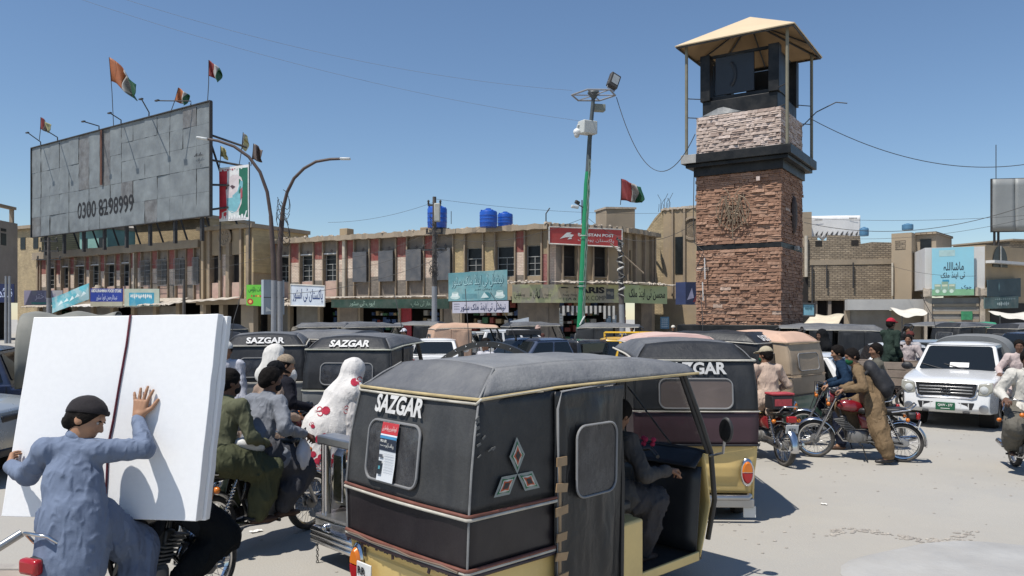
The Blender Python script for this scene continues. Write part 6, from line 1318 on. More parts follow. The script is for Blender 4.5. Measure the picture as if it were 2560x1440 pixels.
        for ax in k['ax']:
            wc = (ax, s_ * (hw - .11), wr)
            w_ = G(); w_.lathe([(wr * .6, -.09), (wr * .9, -.10), (wr, -.07), (wr, .07), (wr * .9, .10), (wr * .6, .09)], wc, (0, 1, 0), 28); wo = w_.build('wheel', m_tyre, t, smooth=50); G().lathe([(0, .06), (.06, .07), (.07, .04), (wr * .5, .05), (wr * .62, .095), (wr * .6, .1)], wc, (0, s_, 0), 22).build('rim', m_dullch, wo, smooth=40)
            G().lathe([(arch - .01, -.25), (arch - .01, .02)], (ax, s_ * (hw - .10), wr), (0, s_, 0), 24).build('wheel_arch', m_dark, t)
        # lamps
        if front != 'hilux': 
            q = G(); q.ob((x0 - .10, s_ * (hw - .30), k['hood'] - .16), (.14, .32, .15), rotm(0, 0, -s_ * .28)); q.build('headlight', m_clear, t, bevel=.03)
        q = G(); q.ob((x1 + .03, s_ * (hw - .17), k['tail'] - .18 if kind != 'pickup' else .82), (.07, .14 if kind != 'sedan' else .3, .26 if kind not in ('sedan',) else .14)); q.build('tail_light', m_redl, t, bevel=.02)
    if front != 'hilux':
        G().ob((x0 - .035, 0, k['hood'] - .18), (.05, W * .42, .09)).build('grille', m_blkpl, t, bevel=.02); G().ob((x0 + .02, 0, .42), (.06, W * .6, .1)).build('bumper_slot', m_blkpl, t, bevel=.02)
    G().ob((x1 - .04, 0, .70), (.02, .42, .12)).build('number_plate', m_platew, t); G().ob((x1 - .02, 0, .42), (.1, W * .86, .12)).build('rear_bumper', paint if kind in ('hatch', 'sedan') else m_blkpl, t, bevel=.03)
    for y in (-.25, .2): G().tube([(k['wb'] + .02, y, k['belt'] + .04), (lerp(k['wb'], k['wt'], .25) + .01, y - .45, lerp(zb, zr, .22) + .02)], .008, 4).build('wiper', m_blkpl, t)
    if rack:
        q = G(); 
        for xx in np.linspace(T[0][0] - .1, T[1][0] + .1, 4): q.tube([(xx, -tw, zr + .0), (xx, -tw, zr + .13), (xx, tw, zr + .13), (xx, tw, zr)], .018, 6)
        for y in (-tw, -tw / 2, 0, tw / 2, tw): q.tube([(T[0][0] - .1, y, zr + .13), (T[1][0] + .1, y, zr + .13)], .016, 6)
        q.build('roof_rack', rack, t, smooth=60, kind='stuff')
    if bed is not None:
        # canvas or hard cover over the pickup bed
        if bed[0] == 'canvas': 
            zc = bed[2]
            surf_part('bed_canvas', bed[1], t, lambda u, v: (lerp(k['rb'] - .05, x1 + .03, u), -(hw - .02) * math.cos(v * math.pi) * (abs(math.cos(v * math.pi)) ** -.35 if abs(math.cos(v * math.pi)) > .05 else 1), lerp(1.0, zc, math.sin(v * math.pi) ** .55) + .03 * math.sin(u * 14)), 24, 20, .015, 3, 5, nrm=(0, 0, 1))
            for xx in (x1 + .03, k['rb'] - .05): thing_mesh_panel(t, 'canvas_end', bed[1], [(xx, -(hw - .02) * math.cos(v * math.pi) * (abs(math.cos(v * math.pi)) ** -.35 if abs(math.cos(v * math.pi)) > .05 else 1), lerp(1.0, zc, math.sin(v * math.pi) ** .55)) for v in [i / 20 for i in range(21)]])
        else:
            q = G(); q.ob(((k['rb'] + x1) / 2 - .02, 0, 1.3), (abs(x1 - k['rb']) - .08, W - .12, .58), taper=.9); q.build('bed_cover', bed[1], t, bevel=.06)
            for s_ in (-1, 1): G().ob(((k['rb'] + x1) / 2 - .02, s_ * (hw - .075), 1.33), (abs(x1 - k['rb']) * .7, .012, .34), rotm(s_ * .055, 0, 0)).build('side_window', gl, t)
    return t, k
# ================================================================== PEOPLE
import openvdb as vdb
class SDF:
    def __init__(s, lo, hi, vox):
        s.lo = np.array(lo, np.float32); s.v = vox; n = np.ceil((np.array(hi) - s.lo) / vox).astype(int) + 1; s.D = np.full(n, 3 * vox, np.float32); s.n = n
    def _block(s, lo, hi):
        a = np.clip(np.floor((np.array(lo) - s.lo) / s.v).astype(int), 0, s.n); b = np.clip(np.ceil((np.array(hi) - s.lo) / s.v).astype(int) + 1, 0, s.n)
        if (b <= a).any(): return None
        ax = [s.lo[i] + s.v * np.arange(a[i], b[i], dtype=np.float32) for i in range(3)]
        return (slice(a[0], b[0]), slice(a[1], b[1]), slice(a[2], b[2])), np.stack(np.meshgrid(*ax, indexing='ij'), -1)
    def _put(s, sl, d, k, sub=False):
        A = s.D[sl]
        if sub: d = -d
        if k > 0:
            if sub: h = np.clip(.5 - .5 * (d - A) / k, 0, 1) * 0 + np.clip(.5 + .5 * (d - A) / k, 0, 1); s.D[sl] = A * (1 - h) + d * h + k * h * (1 - h)
            else: h = np.clip(.5 + .5 * (A - d) / k, 0, 1); s.D[sl] = A * (1 - h) + d * h - k * h * (1 - h)
        else: s.D[sl] = np.maximum(A, d) if sub else np.minimum(A, d)
    def cone(s, a, b, ra, rb, k=.02, flat=None, sub=False):
        """round cone from a to b; flat=(direction, factor): squashed to factor along the direction"""
        a, b = np.array(a, np.float32), np.array(b, np.float32); m = max(ra, rb) * (1 if flat is None else max(1, flat[1])) + k + 3 * s.v
        bl = s._block(np.minimum(a, b) - m, np.maximum(a, b) + m)
        if bl is None: return
        sl, p = bl; ab = b - a; L2 = max(float(ab @ ab), 1e-9); q = p - a
        t = np.clip((q @ ab) / L2, 0, 1); d = q - t[..., None] * ab
        if flat is not None:
            n = np.array(flat[0], np.float32); n /= np.linalg.norm(n); c = d @ n; d = d + ((1 / flat[1] - 1) * c)[..., None] * n
        dist = (np.linalg.norm(d, axis=-1) - (ra + (rb - ra) * t)) * (1 if flat is None else min(1, flat[1] ** .5 if flat[1] < 1 else 1))
        s._put(sl, dist, k, sub)
    def ell(s, c, axes, r, k=.02, sub=False):
        """ellipsoid with axes (3x3 rows) and radii"""
        c = np.array(c, np.float32); A = np.array([tuple(v) for v in axes], np.float32); m = max(r) + k + 3 * s.v; bl = s._block(c - m, c + m)
        if bl is None: return
        sl, p = bl; q = (p - c) @ A.T / np.array(r, np.float32); l = np.linalg.norm(q, axis=-1); s._put(sl, (l - 1) * min(r) * (.5 + .5 * min(1, 1)), k, sub)
    def cut(s, point, normal, k=0):
        """remove everything on the side the normal points to"""
        sl = tuple(slice(0, n) for n in s.n); ax = [s.lo[i] + s.v * np.arange(s.n[i], dtype=np.float32) for i in range(3)]; n = np.array(normal, np.float32); n /= np.linalg.norm(n)
        d = (ax[0][:, None, None] - point[0]) * n[0] + (ax[1][None, :, None] - point[1]) * n[1] + (ax[2][None, None, :] - point[2]) * n[2]
        s.D = np.maximum(s.D, d) if not k else s.D
        if k: h = np.clip(.5 + .5 * (d - s.D) / k, 0, 1); s.D = s.D * (1 - h) + d * h + k * h * (1 - h)
    def noise(s, amp, freq, seed, stretch=(1, 1, 1), folds=0):
        m = np.abs(s.D) < 3 * s.v; idx = np.argwhere(m)
        p = s.lo + s.v * idx; p = p + np.stack([smooth_noise(p, freq * .8, seed + 50 + i) for i in range(3)], -1) * (.45 / freq); nz = smooth_noise(p, freq, seed, stretch)
        if folds: nz = .45 * nz + folds * (np.abs(smooth_noise(p, freq * 1.6, seed + 9, stretch)) ** .55 - .55)
        s.D[m] += amp * nz.astype(np.float32)
    def arrays(s):
        b = 3 * s.v; g = vdb.FloatGrid(b); D = np.clip(s.D, -b, b); D[0] = D[-1] = b; D[:, 0] = D[:, -1] = b; D[:, :, 0] = D[:, :, -1] = b
        g.copyFromArray(np.ascontiguousarray(D)); p, q = g.convertToQuads(0.0)
        return np.asarray(p) * s.v + s.lo, np.asarray(q)
def np_mesh(name, parts, mats, parent, smooth=True):
    """parts: list of (points, quads, material index) joined into one mesh object"""
    g = G()
    vs = np.concatenate([p for p, q, m in parts]); off = 0; fs = []; ms = []
    for p, q, m in parts: fs.append(q[:, ::-1] + off); ms += [m] * len(q); off += len(p)
    me = bpy.data.meshes.new(name); fs = np.concatenate(fs)
    me.vertices.add(len(vs)); me.vertices.foreach_set('co', vs.astype(np.float32).ravel()); me.loops.add(fs.size); me.loops.foreach_set('vertex_index', fs.ravel().astype(np.int32))
    me.polygons.add(len(fs)); me.polygons.foreach_set('loop_start', np.arange(0, fs.size, 4, dtype=np.int32)); me.polygons.foreach_set('loop_total', np.full(len(fs), 4, np.int32))
    for m in mats: me.materials.append(m)
    me.polygons.foreach_set('material_index', np.array(ms, np.int32)); me.polygons.foreach_set('use_smooth', [True] * len(fs)); me.update(calc_edges=True); me.validate()
    o = bpy.data.objects.new(name, me); COL.objects.link(o); o.parent = parent; return o
def V3(*a): return Vector(a)
def ik(a, b, l1, l2, hint):
    d = b - a; L = d.length
    if L > (l1 + l2) * .999: b = a + d * ((l1 + l2) * .999 / L); d = b - a; L = d.length
    x = (l1 * l1 - l2 * l2 + L * L) / (2 * L); h = math.sqrt(max(l1 * l1 - x * x, 0)); n = d.normalized(); hp = hint - n * hint.dot(n)
    return a + n * x + hp.normalized() * h, b
m_skin = {c: M('skin_' + c, v, .55, var=.10, scale=14, spec=.35) for c, v in {'tan': (.36, .195, .115), 'brown': (.25, .13, .078), 'dark': (.13, .066, .042)}.items()}
m_hair = M('black_hair', (.010, .008, .007), .8, spec=.12, var=.3, scale=30, bump=.7, bscale=60); m_eyew = M('eye_white', (.34, .30, .27), .3, var=0); m_eyed = M('iris', (.02, .012, .008), .2, var=0); m_lip = M('lip', (.26, .11, .085), .5, var=.1)
CL = {}
def cloth(h, rough=.88, dirt=.0, bump=.16):
    if h not in CL: CL[h] = M('cloth_' + h.strip('#'), tuple(x * (.72 if max(lin(h)) < .38 else .92) for x in lin(h)), rough, var=.10, scale=5, dirt=dirt, dirt_col=tuple(x * .7 for x in lin(h)), bump=bump, bscale=120, spec=.15, folds=.9)
    return CL[h]
m_shoe = M('dark_shoe', (.018, .015, .014), .45, var=.2, scale=8); m_sandal = M('brown_sandal', (.06, .03, .018), .6, var=.2, scale=8)
def hand_arrays(w, fdir, palm_n, thumb_s, curl, vox, spread=.06, size=1.0):
    """a hand at wrist w: fdir finger direction, palm_n palm normal, thumb_s +1/-1 side; curl 0..1"""
    f = fdir.normalized(); n = (palm_n - f * palm_n.dot(f)).normalized(); s = f.cross(n) * thumb_s; k = size
    r = .13 * k + .05; S = SDF(w + f * .08 * k - V3(r, r, r), w + f * .08 * k + V3(r, r, r), vox)
    S.cone(w - f * .03 * k, w + f * .01 * k, .027 * k, .026 * k, 0)
    for i in range(4):
        u = (i - 1.5) / 1.5; S.cone(w + f * .005 * k + s * -u * .018 * k, w + f * .082 * k + s * -u * .032 * k, .018 * k, .0125 * k, .012)
    L = [.073, .081, .075, .058]
    for i in range(4):
        u = (i - 1.5) / 1.5; b = w + f * (.086 - .006 * abs(i - 1)) * k + s * (.034 - .0225 * i) * k; d = (f + s * (.0 - u * spread * 2.2)).normalized(); p = b; a = 0
        for seg, fr in enumerate((.45, .31, .24)):
            a += curl * (1.0, 1.25, .8)[seg] * .95; dd = (d * math.cos(a) + n * math.sin(a)); q = p + dd * L[i] * fr * k; rr = (.0098, .0088, .0078, .0068)
            S.cone(p, q, rr[seg] * k, rr[seg + 1] * k, .004); p = q
    b = w + f * .022 * k + s * .026 * k; d1 = (f * .62 + s * .75 + n * (.2 + .5 * curl)).normalized(); p1 = b + d1 * .046 * k; d2 = (f * .85 + s * (.45 - .6 * curl) + n * (.15 + .6 * curl)).normalized(); p2 = p1 + d2 * .032 * k; p3 = p2 + d2 * .024 * k
    S.cone(b, p1, .016 * k, .0115 * k, .01); S.cone(p1, p2, .011 * k, .0095 * k, .003); S.cone(p2, p3, .0095 * k, .008 * k, .003)
    return S.arrays()
def person(label, loc, rz, J, skin='brown', shirt='#8890a0', trousers=None, hair=True, head=None, vox=.013, shoes=m_sandal, long_shirt=True, mask=None, beard=False, bare_head=True, group='people in the traffic', look=(0, 0), sleeves='long', seed=1, hands=(None, None), eyes=False, build=1.0, seated=True, name='person', cap=None, apron=None, vest=None, collar=True, loose=1.0, hs=1.0, fa=1.0):
    """J: joints in the person's own frame (x forward). Body, clothes, hair are separate meshes; the body itself is continuous."""
    t = thing(name, label, 'person', loc, rz, group); trousers = trousers or shirt; b = build
    pel, chest, neck, hd = J['pel'], J['chest'], J['neck'], J['head']; up = (hd - neck).normalized()
    yaw, pit = look; fwd0 = V3(math.cos(yaw) * math.cos(pit), math.sin(yaw) * math.cos(pit), math.sin(pit)); f = (fwd0 - up * fwd0.dot(up)).normalized(); u = up; s = u.cross(f)   # s = left
    pts = [v for v in J.values() if isinstance(v, Vector)]; lo = V3(*[min(p[i] for p in pts) - .22 for i in range(3)]); hi = V3(*[max(p[i] for p in pts) + .25 for i in range(3)])
    # ---------------- skin body
    S = SDF(lo, hi, vox)
    tw = (J['sh_l'] - J['sh_r']).normalized(); spine = (neck - pel).normalized(); fr = tw.cross(spine).normalized()
    S.cone(pel, chest, .10 * b, .11 * b, .03, (fr, .72)); S.cone(chest, neck - spine * .06, .11 * b, .08 * b, .03, (fr, .72)); S.cone(neck - spine * .03, hd - u * .02, .052, .050, .02)
    for sd_ in 'lr':
        S.cone(J['sh_' + sd_], J['el_' + sd_], .048 * b, .038 * b, .03); S.cone(J['el_' + sd_], J['wr_' + sd_], .040 * b, .027, .01)
        S.cone(pel, J['hip_' + sd_], .09, .085, .04); S.cone(J['hip_' + sd_], J['kn_' + sd_], .075 * b, .055 * b, .03); S.cone(J['kn_' + sd_], J['an_' + sd_], .055 * b, .036, .01)
        a = J['an_' + sd_]; toe = J['toe_' + sd_]; S.cone(a, a.lerp(toe, .3) - V3(0, 0, .03), .036, .034, .02)
    c = hd + u * .02; Sb = S
    if hs != 1: S = SDF(c - V3(.2, .2, .2), c + V3(.2, .2, .2), vox / hs); S.cone(c - u * .04, c - u * .15, .05, .05, .02)
    S.ell(c + u * .025 - f * .012, (f, s, u), (.098, .078, .095), .02); S.ell(c + f * .022 - u * .045, (f, s, u), (.068, .060, .086), .03)
    S.cone(c + f * .062 - u * .108 + s * .012, c + f * .062 - u * .108 - s * .012, .020, .020, .02)
    S.cone(c + f * .083 + u * .018, c + f * .106 - u * .024, .0085, .0125, .010); S.cone(c + f * .09 - u * .03 + s * .012, c + f * .09 - u * .03 - s * .012, .009, .009, .008)
    S.cone(c + f * .079 + u * .032 + s * .035, c + f * .079 + u * .032 - s * .035, .010, .010, .016)
    for k in (-1, 1):
        S.ell(c + f * .092 + u * .010 + s * .033 * k, (f, s, u), (.016, .020, .013), .008, sub=True); S.ell(c + f * .05 - u * .025 + s * .044 * k, (f, s, u), (.03, .02, .022), .02)
        S.ell(c - f * .008 - u * .012 + s * .079 * k, (f, s, u), (.026, .010, .034), .006)
    S.cone(c + f * .082 - u * .060 + s * .016, c + f * .082 - u * .060 - s * .016, .0075, .0075, .006); S.cone(c + f * .080 - u * .074 + s * .012, c + f * .080 - u * .074 - s * .012, .0085, .0085, .006)
    parts = [(*Sb.arrays(), 0)]
    if hs != 1: p_, q_ = S.arrays(); parts.append((np.array(c) + (p_ - np.array(c)) * hs, q_, 0))
    hv = min(vox, .0085) if vox < .012 else .0095
    for i, sd_ in enumerate('lr'):
        w_ = J['wr_' + sd_]; e = J['el_' + sd_]; hsp = hands[i] or {}
        fd = hsp.get('dir') or (w_ - e); pn = hsp.get('palm') or V3(0, 0, -1)
        parts.append((*hand_arrays(w_ + fd.normalized() * .012, fd, pn, (1 if sd_ == 'l' else -1) * hsp.get('flip', 1), hsp.get('curl', .75), hsp.get('vox', hv), hsp.get('spread', .03), hsp.get('size', 1.08)), 0))
    np_mesh('body', parts, [m_skin[skin]], t)
    if eyes:
        for k in (-1, 1):
            ec = c + f * .0755 + u * .008 + s * .033 * k; q = G(); q.sph(ec, .0115, 14); eo = q.build('eye', m_eyew, t, smooth=180); q = G(); q.sph(ec + f * .0062, .0068, 10); q.build('iris', m_eyed, eo, smooth=180)
            pts_ = [ec + f * .011 + s * (.018 * x) + u * (.016 - .006 * x * x) for x in (-1, -.5, 0, .5, 1)]; G().tube(pts_, [.0025, .0045, .005, .0045, .0025], 6).build('eyebrow', m_hair, t, smooth=60)
        q = G(); q.tube([c + f * (.0885 - .006 * x * x) - u * .0645 + s * .019 * x for x in (-1, -.5, 0, .5, 1)], [.003, .006, .0065, .006, .003], 6); q.build('lips', m_lip, t, smooth=60)
    # ---------------- shirt (kameez)
    cv = vox * 1.0; S = SDF(lo, hi, cv); L_ = loose
    S.cone(pel + spine * .02, chest, .150 * b * L_, .148 * b * L_, .03, (fr, .74)); S.cone(chest, neck - spine * .075, .148 * b, .10 * b, .04, (fr, .74)); S.cone(J['sh_l'], J['sh_r'], .066 * b, .066 * b, .04); S.cone(neck - spine * .07, neck - spine * .015, .078, .060, .02)
    for sd_ in 'lr':
        e, w_, sh = J['el_' + sd_], J['wr_' + sd_], J['sh_' + sd_]
        S.cone(sh, e, .070 * b * L_, .060 * b * L_, .04)
        if sleeves == 'long': S.cone(e, e.lerp(w_, .96), .059 * b * L_, .043, .02); S.cone(e.lerp(w_, .90), e.lerp(w_, .975), .045, .041, .004)
        if long_shirt:
            k_ = J['kn_' + sd_]; h_ = J['hip_' + sd_]
            if seated: S.cone(pel + spine * .03, h_.lerp(k_, .35), .135 * b, .120, .05); S.cone(h_.lerp(k_, .3), h_.lerp(k_, .72) , .118, .108, .05)
            else: S.cone(pel, h_.lerp(k_, .75), .150 * b, .150, .08, (fr, .75))
    if J.get('tail'): S.cone(chest, pel - V3(0, 0, .05), .150 * b, .185 * b, .05, (fr, .8)); S.cone(pel - V3(0, 0, .05), pel - fr * .05 - V3(0, 0, .30), .185 * b, .20 * b, .03, (fr, .8)); S.cut(tuple(pel - V3(0, 0, .40)), (.12, .0, -1))
    if long_shirt and seated and not J.get('noflap'):
        S.cone(pel - fr * .07 + spine * .02, pel - fr * .13 - V3(0, 0, .20), .12, .11, .06, (fr, .4))
    nz = SDF.noise; S.noise(.015 * L_ * fa, 6, seed, (1, 1, .6), 1.3); S.noise(.006 * fa, 14, seed + 3, (1, 1, .6), 1.2)
    np_mesh('shirt', [(*S.arrays(), 0)], [cloth(shirt)], t)
    if collar:
        q = G(); cc = neck - spine * .005; q.lathe([(.060, -.015), (.068, .0), (.064, .028), (.060, .03), (.058, .0)], cc, tuple(up), 20); q.build('collar', cloth(shirt), t, smooth=60)
    # ---------------- trousers (shalwar)
    S = SDF(lo, hi, cv)
    S.cone(pel - V3(0, 0, .02), pel + spine * (.0 if J.get('tail') else .06), (.10 if J.get('tail') else .122) * b, .115 * b, .03, (fr, .75))
    for sd_ in 'lr':
        h_, k_, a = J['hip_' + sd_], J['kn_' + sd_], J['an_' + sd_]
        S.cone(pel, h_, .125 * b, .125 * b, .05); S.cone(h_, k_, .125 * b * L_, .118 * b * L_, .05); S.cone(k_, k_.lerp(a, .6), .118 * b * L_, .112 * L_, .03); S.cone(k_.lerp(a, .6), k_.lerp(a, .93), .112 * L_, .078 * L_, .02)
    S.noise(.022 * L_ * fa, 5.5, seed + 20, (1, 1, .45), 1.4); S.noise(.006 * fa, 14, seed + 23, (1, 1, .5), 1.0)
    np_mesh('trousers', [(*S.arrays(), 0)], [cloth(trousers)], t)
    # ---------------- shoes
    for sd_ in 'lr':
        a, toe = J['an_' + sd_], J['toe_' + sd_]; d = (toe - a); d.z = 0 if abs(d.z) < .05 else d.z; dn = d.normalized(); S = SDF(a - V3(.3, .3, .3), a + V3(.3, .3, .3), max(.012, vox)); z = V3(0, 0, 1)
        S.cone(a - dn * .045 - z * .06, a + dn * .12 - z * .068, .036, .040, .0, (z, .8)); S.cone(a + dn * .12 - z * .068, a + dn * .175 - z * .072, .040, .030, .02, (z, .75)); S.cone(a - z * .05, a - z * .02, .036, .03, .02)
        S.cut(tuple(a - z * .098), (0, 0, -1)); np_mesh('shoe', [(*S.arrays(), 0)], [shoes], t)
    # ---------------- hair, caps, mask
    def headshell(grow, keep, nm, mat, nseed=0, amp=.0, extra=None, v_=None):
        v_ = v_ or min(vox, .011); S = SDF(c - V3(.24, .24, .24), c + V3(.24, .24, .24), v_); S.ell(c + u * .025 - f * .012, (f, s, u), (.098 + grow, .079 + grow, .095 + grow), .02)
        for pnt, nrm in keep: S.cut(tuple(pnt), tuple(nrm), .008)
        if extra: extra(S)
        if amp: S.noise(amp, 20, nseed, folds=.8)
        return np_mesh(nm, [(*S.arrays(), 0)], [mat], t)
    if hair:
        def ex(S): S.ell(c - f * .06 - u * .03, (f, s, u), (.055, .070, .065), .02)
        headshell(.013, [(c + f * .055 + u * .03, (f * .9 - u * .45)), (c - f * .0 - u * .055, (f * .25 - u))], 'hair', m_hair, seed, .010, ex)
    if beard:
        S = SDF(c - V3(.2, .2, .2), c + V3(.2, .2, .2), .011); S.ell(c + f * .03 - u * .075, (f, s, u), (.066, .068, .062), .02); S.cut(tuple(c - u * .045), tuple(u + f * .2)); S.noise(.004, 30, 4); np_mesh('beard', [(*S.arrays(), 0)], [m_hair], t)
    if mask: 
        S = SDF(c - V3(.2, .2, .2), c + V3(.2, .2, .2), .010); S.ell(c + f * .045 - u * .055, (f, s, u), (.064, .062, .062), .02); S.cone(c + f * .095 - u * .03, c + f * .09 - u * .07, .02, .02, .03); S.cut(tuple(c - u * .012), tuple(u - f * .15)); S.cut(tuple(c + f * .012), tuple(-f)); np_mesh('face_mask', [(*S.arrays(), 0)], [mask], t)
    if cap:
        kind, mt = cap[0], cap[1]
        if kind == 'skull':    # round cap, pulled to the back
            tl = cap[2] if len(cap) > 2 else 0; headshell(.019, [(c + u * .035 - f * tl * .02, (-u + f * tl))], 'cap', mt, seed, .004)
            q = G(); cen = c + u * (.044) - f * (.012); q.lathe([(.112, -.012), (.116, 0), (.112, .014), (.108, .0)], (0, 0, 0), (0, 0, 1), 28, closed=True)
            rot = Matrix((tuple(f), tuple(s), tuple(u))).transposed().to_4x4(); nu_ = Matrix.Translation(cen) @ rot @ Matrix.Rotation(-tl * .7, 4, 'Y') @ Matrix.Diagonal((1.0, .84, 1, 1)); q.xf(nu_); q.build('cap_band', mt, t, smooth=60)
        elif kind == 'baseball':
            def ex(S): S.cone(c + f * .10 + u * .055 + s * .04, c + f * .10 + u * .055 - s * .04, .05, .05, .02, (u, .16)); S.cone(c + f * .15 + u * .045 + s * .025, c + f * .15 + u * .045 - s * .025, .045, .045, .02, (u, .16))
            headshell(.020, [(c + u * .04, -u)], 'cap', mt, seed, 0, ex)
        elif kind == 'turban':
            q = G()
            for k in range(9): a = k * .7; q.tube([c + u * (.055 + .012 * k + .01 * math.sin(x * 2 + a)) + (f * math.cos(x + a) * 1.05 + s * math.sin(x + a) * .9) * (.112 - .006 * k) - f * .01 for x in [i * math.tau / 16 for i in range(16)]], .020, 6, closed=True)
            q.build('turban', mt, t, smooth=180, kind='stuff'); headshell(.016, [(c + u * .06, -u)], 'turban_top', mt)
        elif kind == 'shawl':
            S = SDF(c - V3(.35, .35, .55), c + V3(.35, .35, .3), .016); S.ell(c + u * .02 - f * .03, (f, s, u), (.125, .108, .135), .04); S.cone(c - f * .06 - u * .02, chest - fr * .06 + spine * .05, .12, .18, .08, (fr, .75)); S.cone(c - f * .03 - u * .1, J['sh_r'] - spine * .05, .09, .11, .08); S.cone(c - f * .03 - u * .1, J['sh_l'] - spine * .05, .09, .11, .08)
            S.ell(c + f * .12 - u * .03, (f, s, u), (.10, .065, .095), .02, sub=True); S.noise(.008, 8, seed, (1.3, 1.3, .3), 1.2); np_mesh('head_shawl', [(*S.arrays(), 0)], [mt], t)
    if hs != 1:
        for o_ in list(t.children):
            if o_.name.split('.')[0] in ('hair', 'cap', 'cap_band', 'eye', 'eyebrow', 'lips', 'face_mask'):
                for ob_ in [o_] + list(o_.children):
                    for v_ in ob_.data.vertices: v_.co = c + (v_.co - c) * hs
    return t, dict(c=c, f=f, s=s, u=u, lo=lo, hi=hi)
def pose_ride(px=-.12, lean=.25, hands='bar', feet=None, z=.90, yaw=0, knees_out=.2, up=.52, foot_x=.02, hl=None, hr=None, foot_l=None, foot_r=None, bend=0, side=0):
    d = V3(math.sin(lean), side, math.cos(lean)).normalized(); pel = V3(px, 0, z); chest = pel + d * .30; d2 = V3(math.sin(lean + bend), side, math.cos(lean + bend)).normalized(); neck = chest + d2 * (up - .30); hd = neck + (d2 + V3(.05, 0, .35)).normalized() * .125
    la = V3(math.sin(yaw), 0, 0); left = V3(-math.sin(yaw), math.cos(yaw), 0); sh = neck - d2 * .075
    J = dict(pel=pel, chest=chest, neck=neck, head=hd, sh_l=sh + left * .185, sh_r=sh - left * .185, hip_l=pel + V3(.02, .11, -.03), hip_r=pel + V3(.02, -.11, -.03))
    hl = hl or V3(.22, .33, 1.05); hr = hr or V3(.22, -.33, 1.05)
    for sd_, h_, o in (('l', hl, 1), ('r', hr, -1)): J['el_' + sd_], J['wr_' + sd_] = ik(J['sh_' + sd_], h_, .29, .27, V3(-.3, o * .6, -.8))
    for sd_, ft, o in (('l', foot_l or V3(foot_x, .20, .36), 1), ('r', foot_r or V3(foot_x, -.20, .36), -1)): J['kn_' + sd_], J['an_' + sd_] = ik(J['hip_' + sd_], ft, .43, .42, V3(1, o * knees_out, .45)); J['toe_' + sd_] = J['an_' + sd_] + V3(.18, o * .03, -.03)
    return J
def pose_stand(lean=0, stride=.1, hl=None, hr=None, h=1.0, yaw=0):
    d = V3(math.sin(lean), 0, math.cos(lean)); pel = V3(0, 0, .93 * h); chest = pel + d * .30 * h; neck = pel + d * .54 * h; hd = neck + (d + V3(.1, 0, .4)).normalized() * .125; sh = neck - d * .075
    J = dict(pel=pel, chest=chest, neck=neck, head=hd, sh_l=sh + V3(0, .19, 0), sh_r=sh + V3(0, -.19, 0), hip_l=pel + V3(0, .10, -.03), hip_r=pel + V3(0, -.10, -.03))
    for sd_, h_, o in (('l', hl or V3(.1, .28, .82 * h), 1), ('r', hr or V3(.05, -.28, .82 * h), -1)): J['el_' + sd_], J['wr_' + sd_] = ik(J['sh_' + sd_], h_, .29, .27, V3(-1, o * .2, -.2))
    for sd_, o in (('l', 1), ('r', -1)): J['kn_' + sd_], J['an_' + sd_] = ik(J['hip_' + sd_], V3(o * stride, o * .11, .10), .43, .42, V3(1, 0, 0)); J['toe_' + sd_] = J['an_' + sd_] + V3(.18, o * .03, -.03)
    return J
# ================================================================== PLACING THE TRAFFIC
K = 1.073
def W2(x, y): return (x * K, y * K, 0)
def bw(bike_loc, rz, v):
    c, s = math.cos(rz), math.sin(rz); return Vector((bike_loc[0] + c * v[0] - s * v[1], bike_loc[1] + s * v[0] + c * v[1], v[2]))
# ------------------------------------------------------------------ near black rickshaw
V1 = rickshaw('dusty black rickshaw with big pale lettering, poster and diamond emblem nearest the camera', (-.705, 5.02, 0), R(44), hero=True, rear=m_rearc, slope_m=m_roofc, roof=M('pale_dusty_roof', (.15, .153, .16), .62, var=.14, scale=1.2, dirt=.75, dirt_col=(.26, .258, .25), dscale=1.2, bump=.3, bscale=30, folds=.16), band=M('near_black_band', (.016, .012, .014), .42, var=.25, scale=2, dirt=.25, dirt_col=(.07, .06, .06), bump=.15, bscale=20))  # roof is paler here from a heavier coat of dust
# three-diamond emblem on the right rear side canvas
ctr = (.36, 1.15); m_ds, m_dg, m_dr, m_dw = ink('#8d938e'), ink('#1f6b3f'), ink('#b4532f'), ink('#c9c6bd')
def sidep(x, z, off): 
    zz = z; y = -(lerp(RW(zz), .615, (x - RX(zz)) / (.68 - RX(zz)))) - off; return (x, y, zz)
for k in range(3):
    a = math.pi / 2 + k * math.tau / 3; d = V3(math.cos(a), math.sin(a), 0); n_ = V3(-d.y, d.x, 0); Ld, Wd = .215, .062
    for q_, (m_, sc_) in enumerate(((m_ds, 1), (m_dg, .78), (m_dw, .60), (m_dr, .52), (m_canvas, .30))):
        c_ = d * Ld / 2; pts = [c_ + d * Ld / 2 * sc_, c_ + n_ * Wd * sc_, c_ - d * Ld / 2 * sc_, c_ - n_ * Wd * sc_]
        if q_ in (1, 3): pts = [p for i in range(4) for p in (pts[i], (pts[i] + pts[(i + 1) % 4]) / 2 * 1.0 + (c_ - (pts[i] + pts[(i + 1) % 4]) / 2) * .22)]
        thing_mesh_panel(V1, 'diamond_emblem', m_, [sidep(ctr[0] + p.x, ctr[1] + p.y, .016 + .002 * q_) for p in pts], .001)
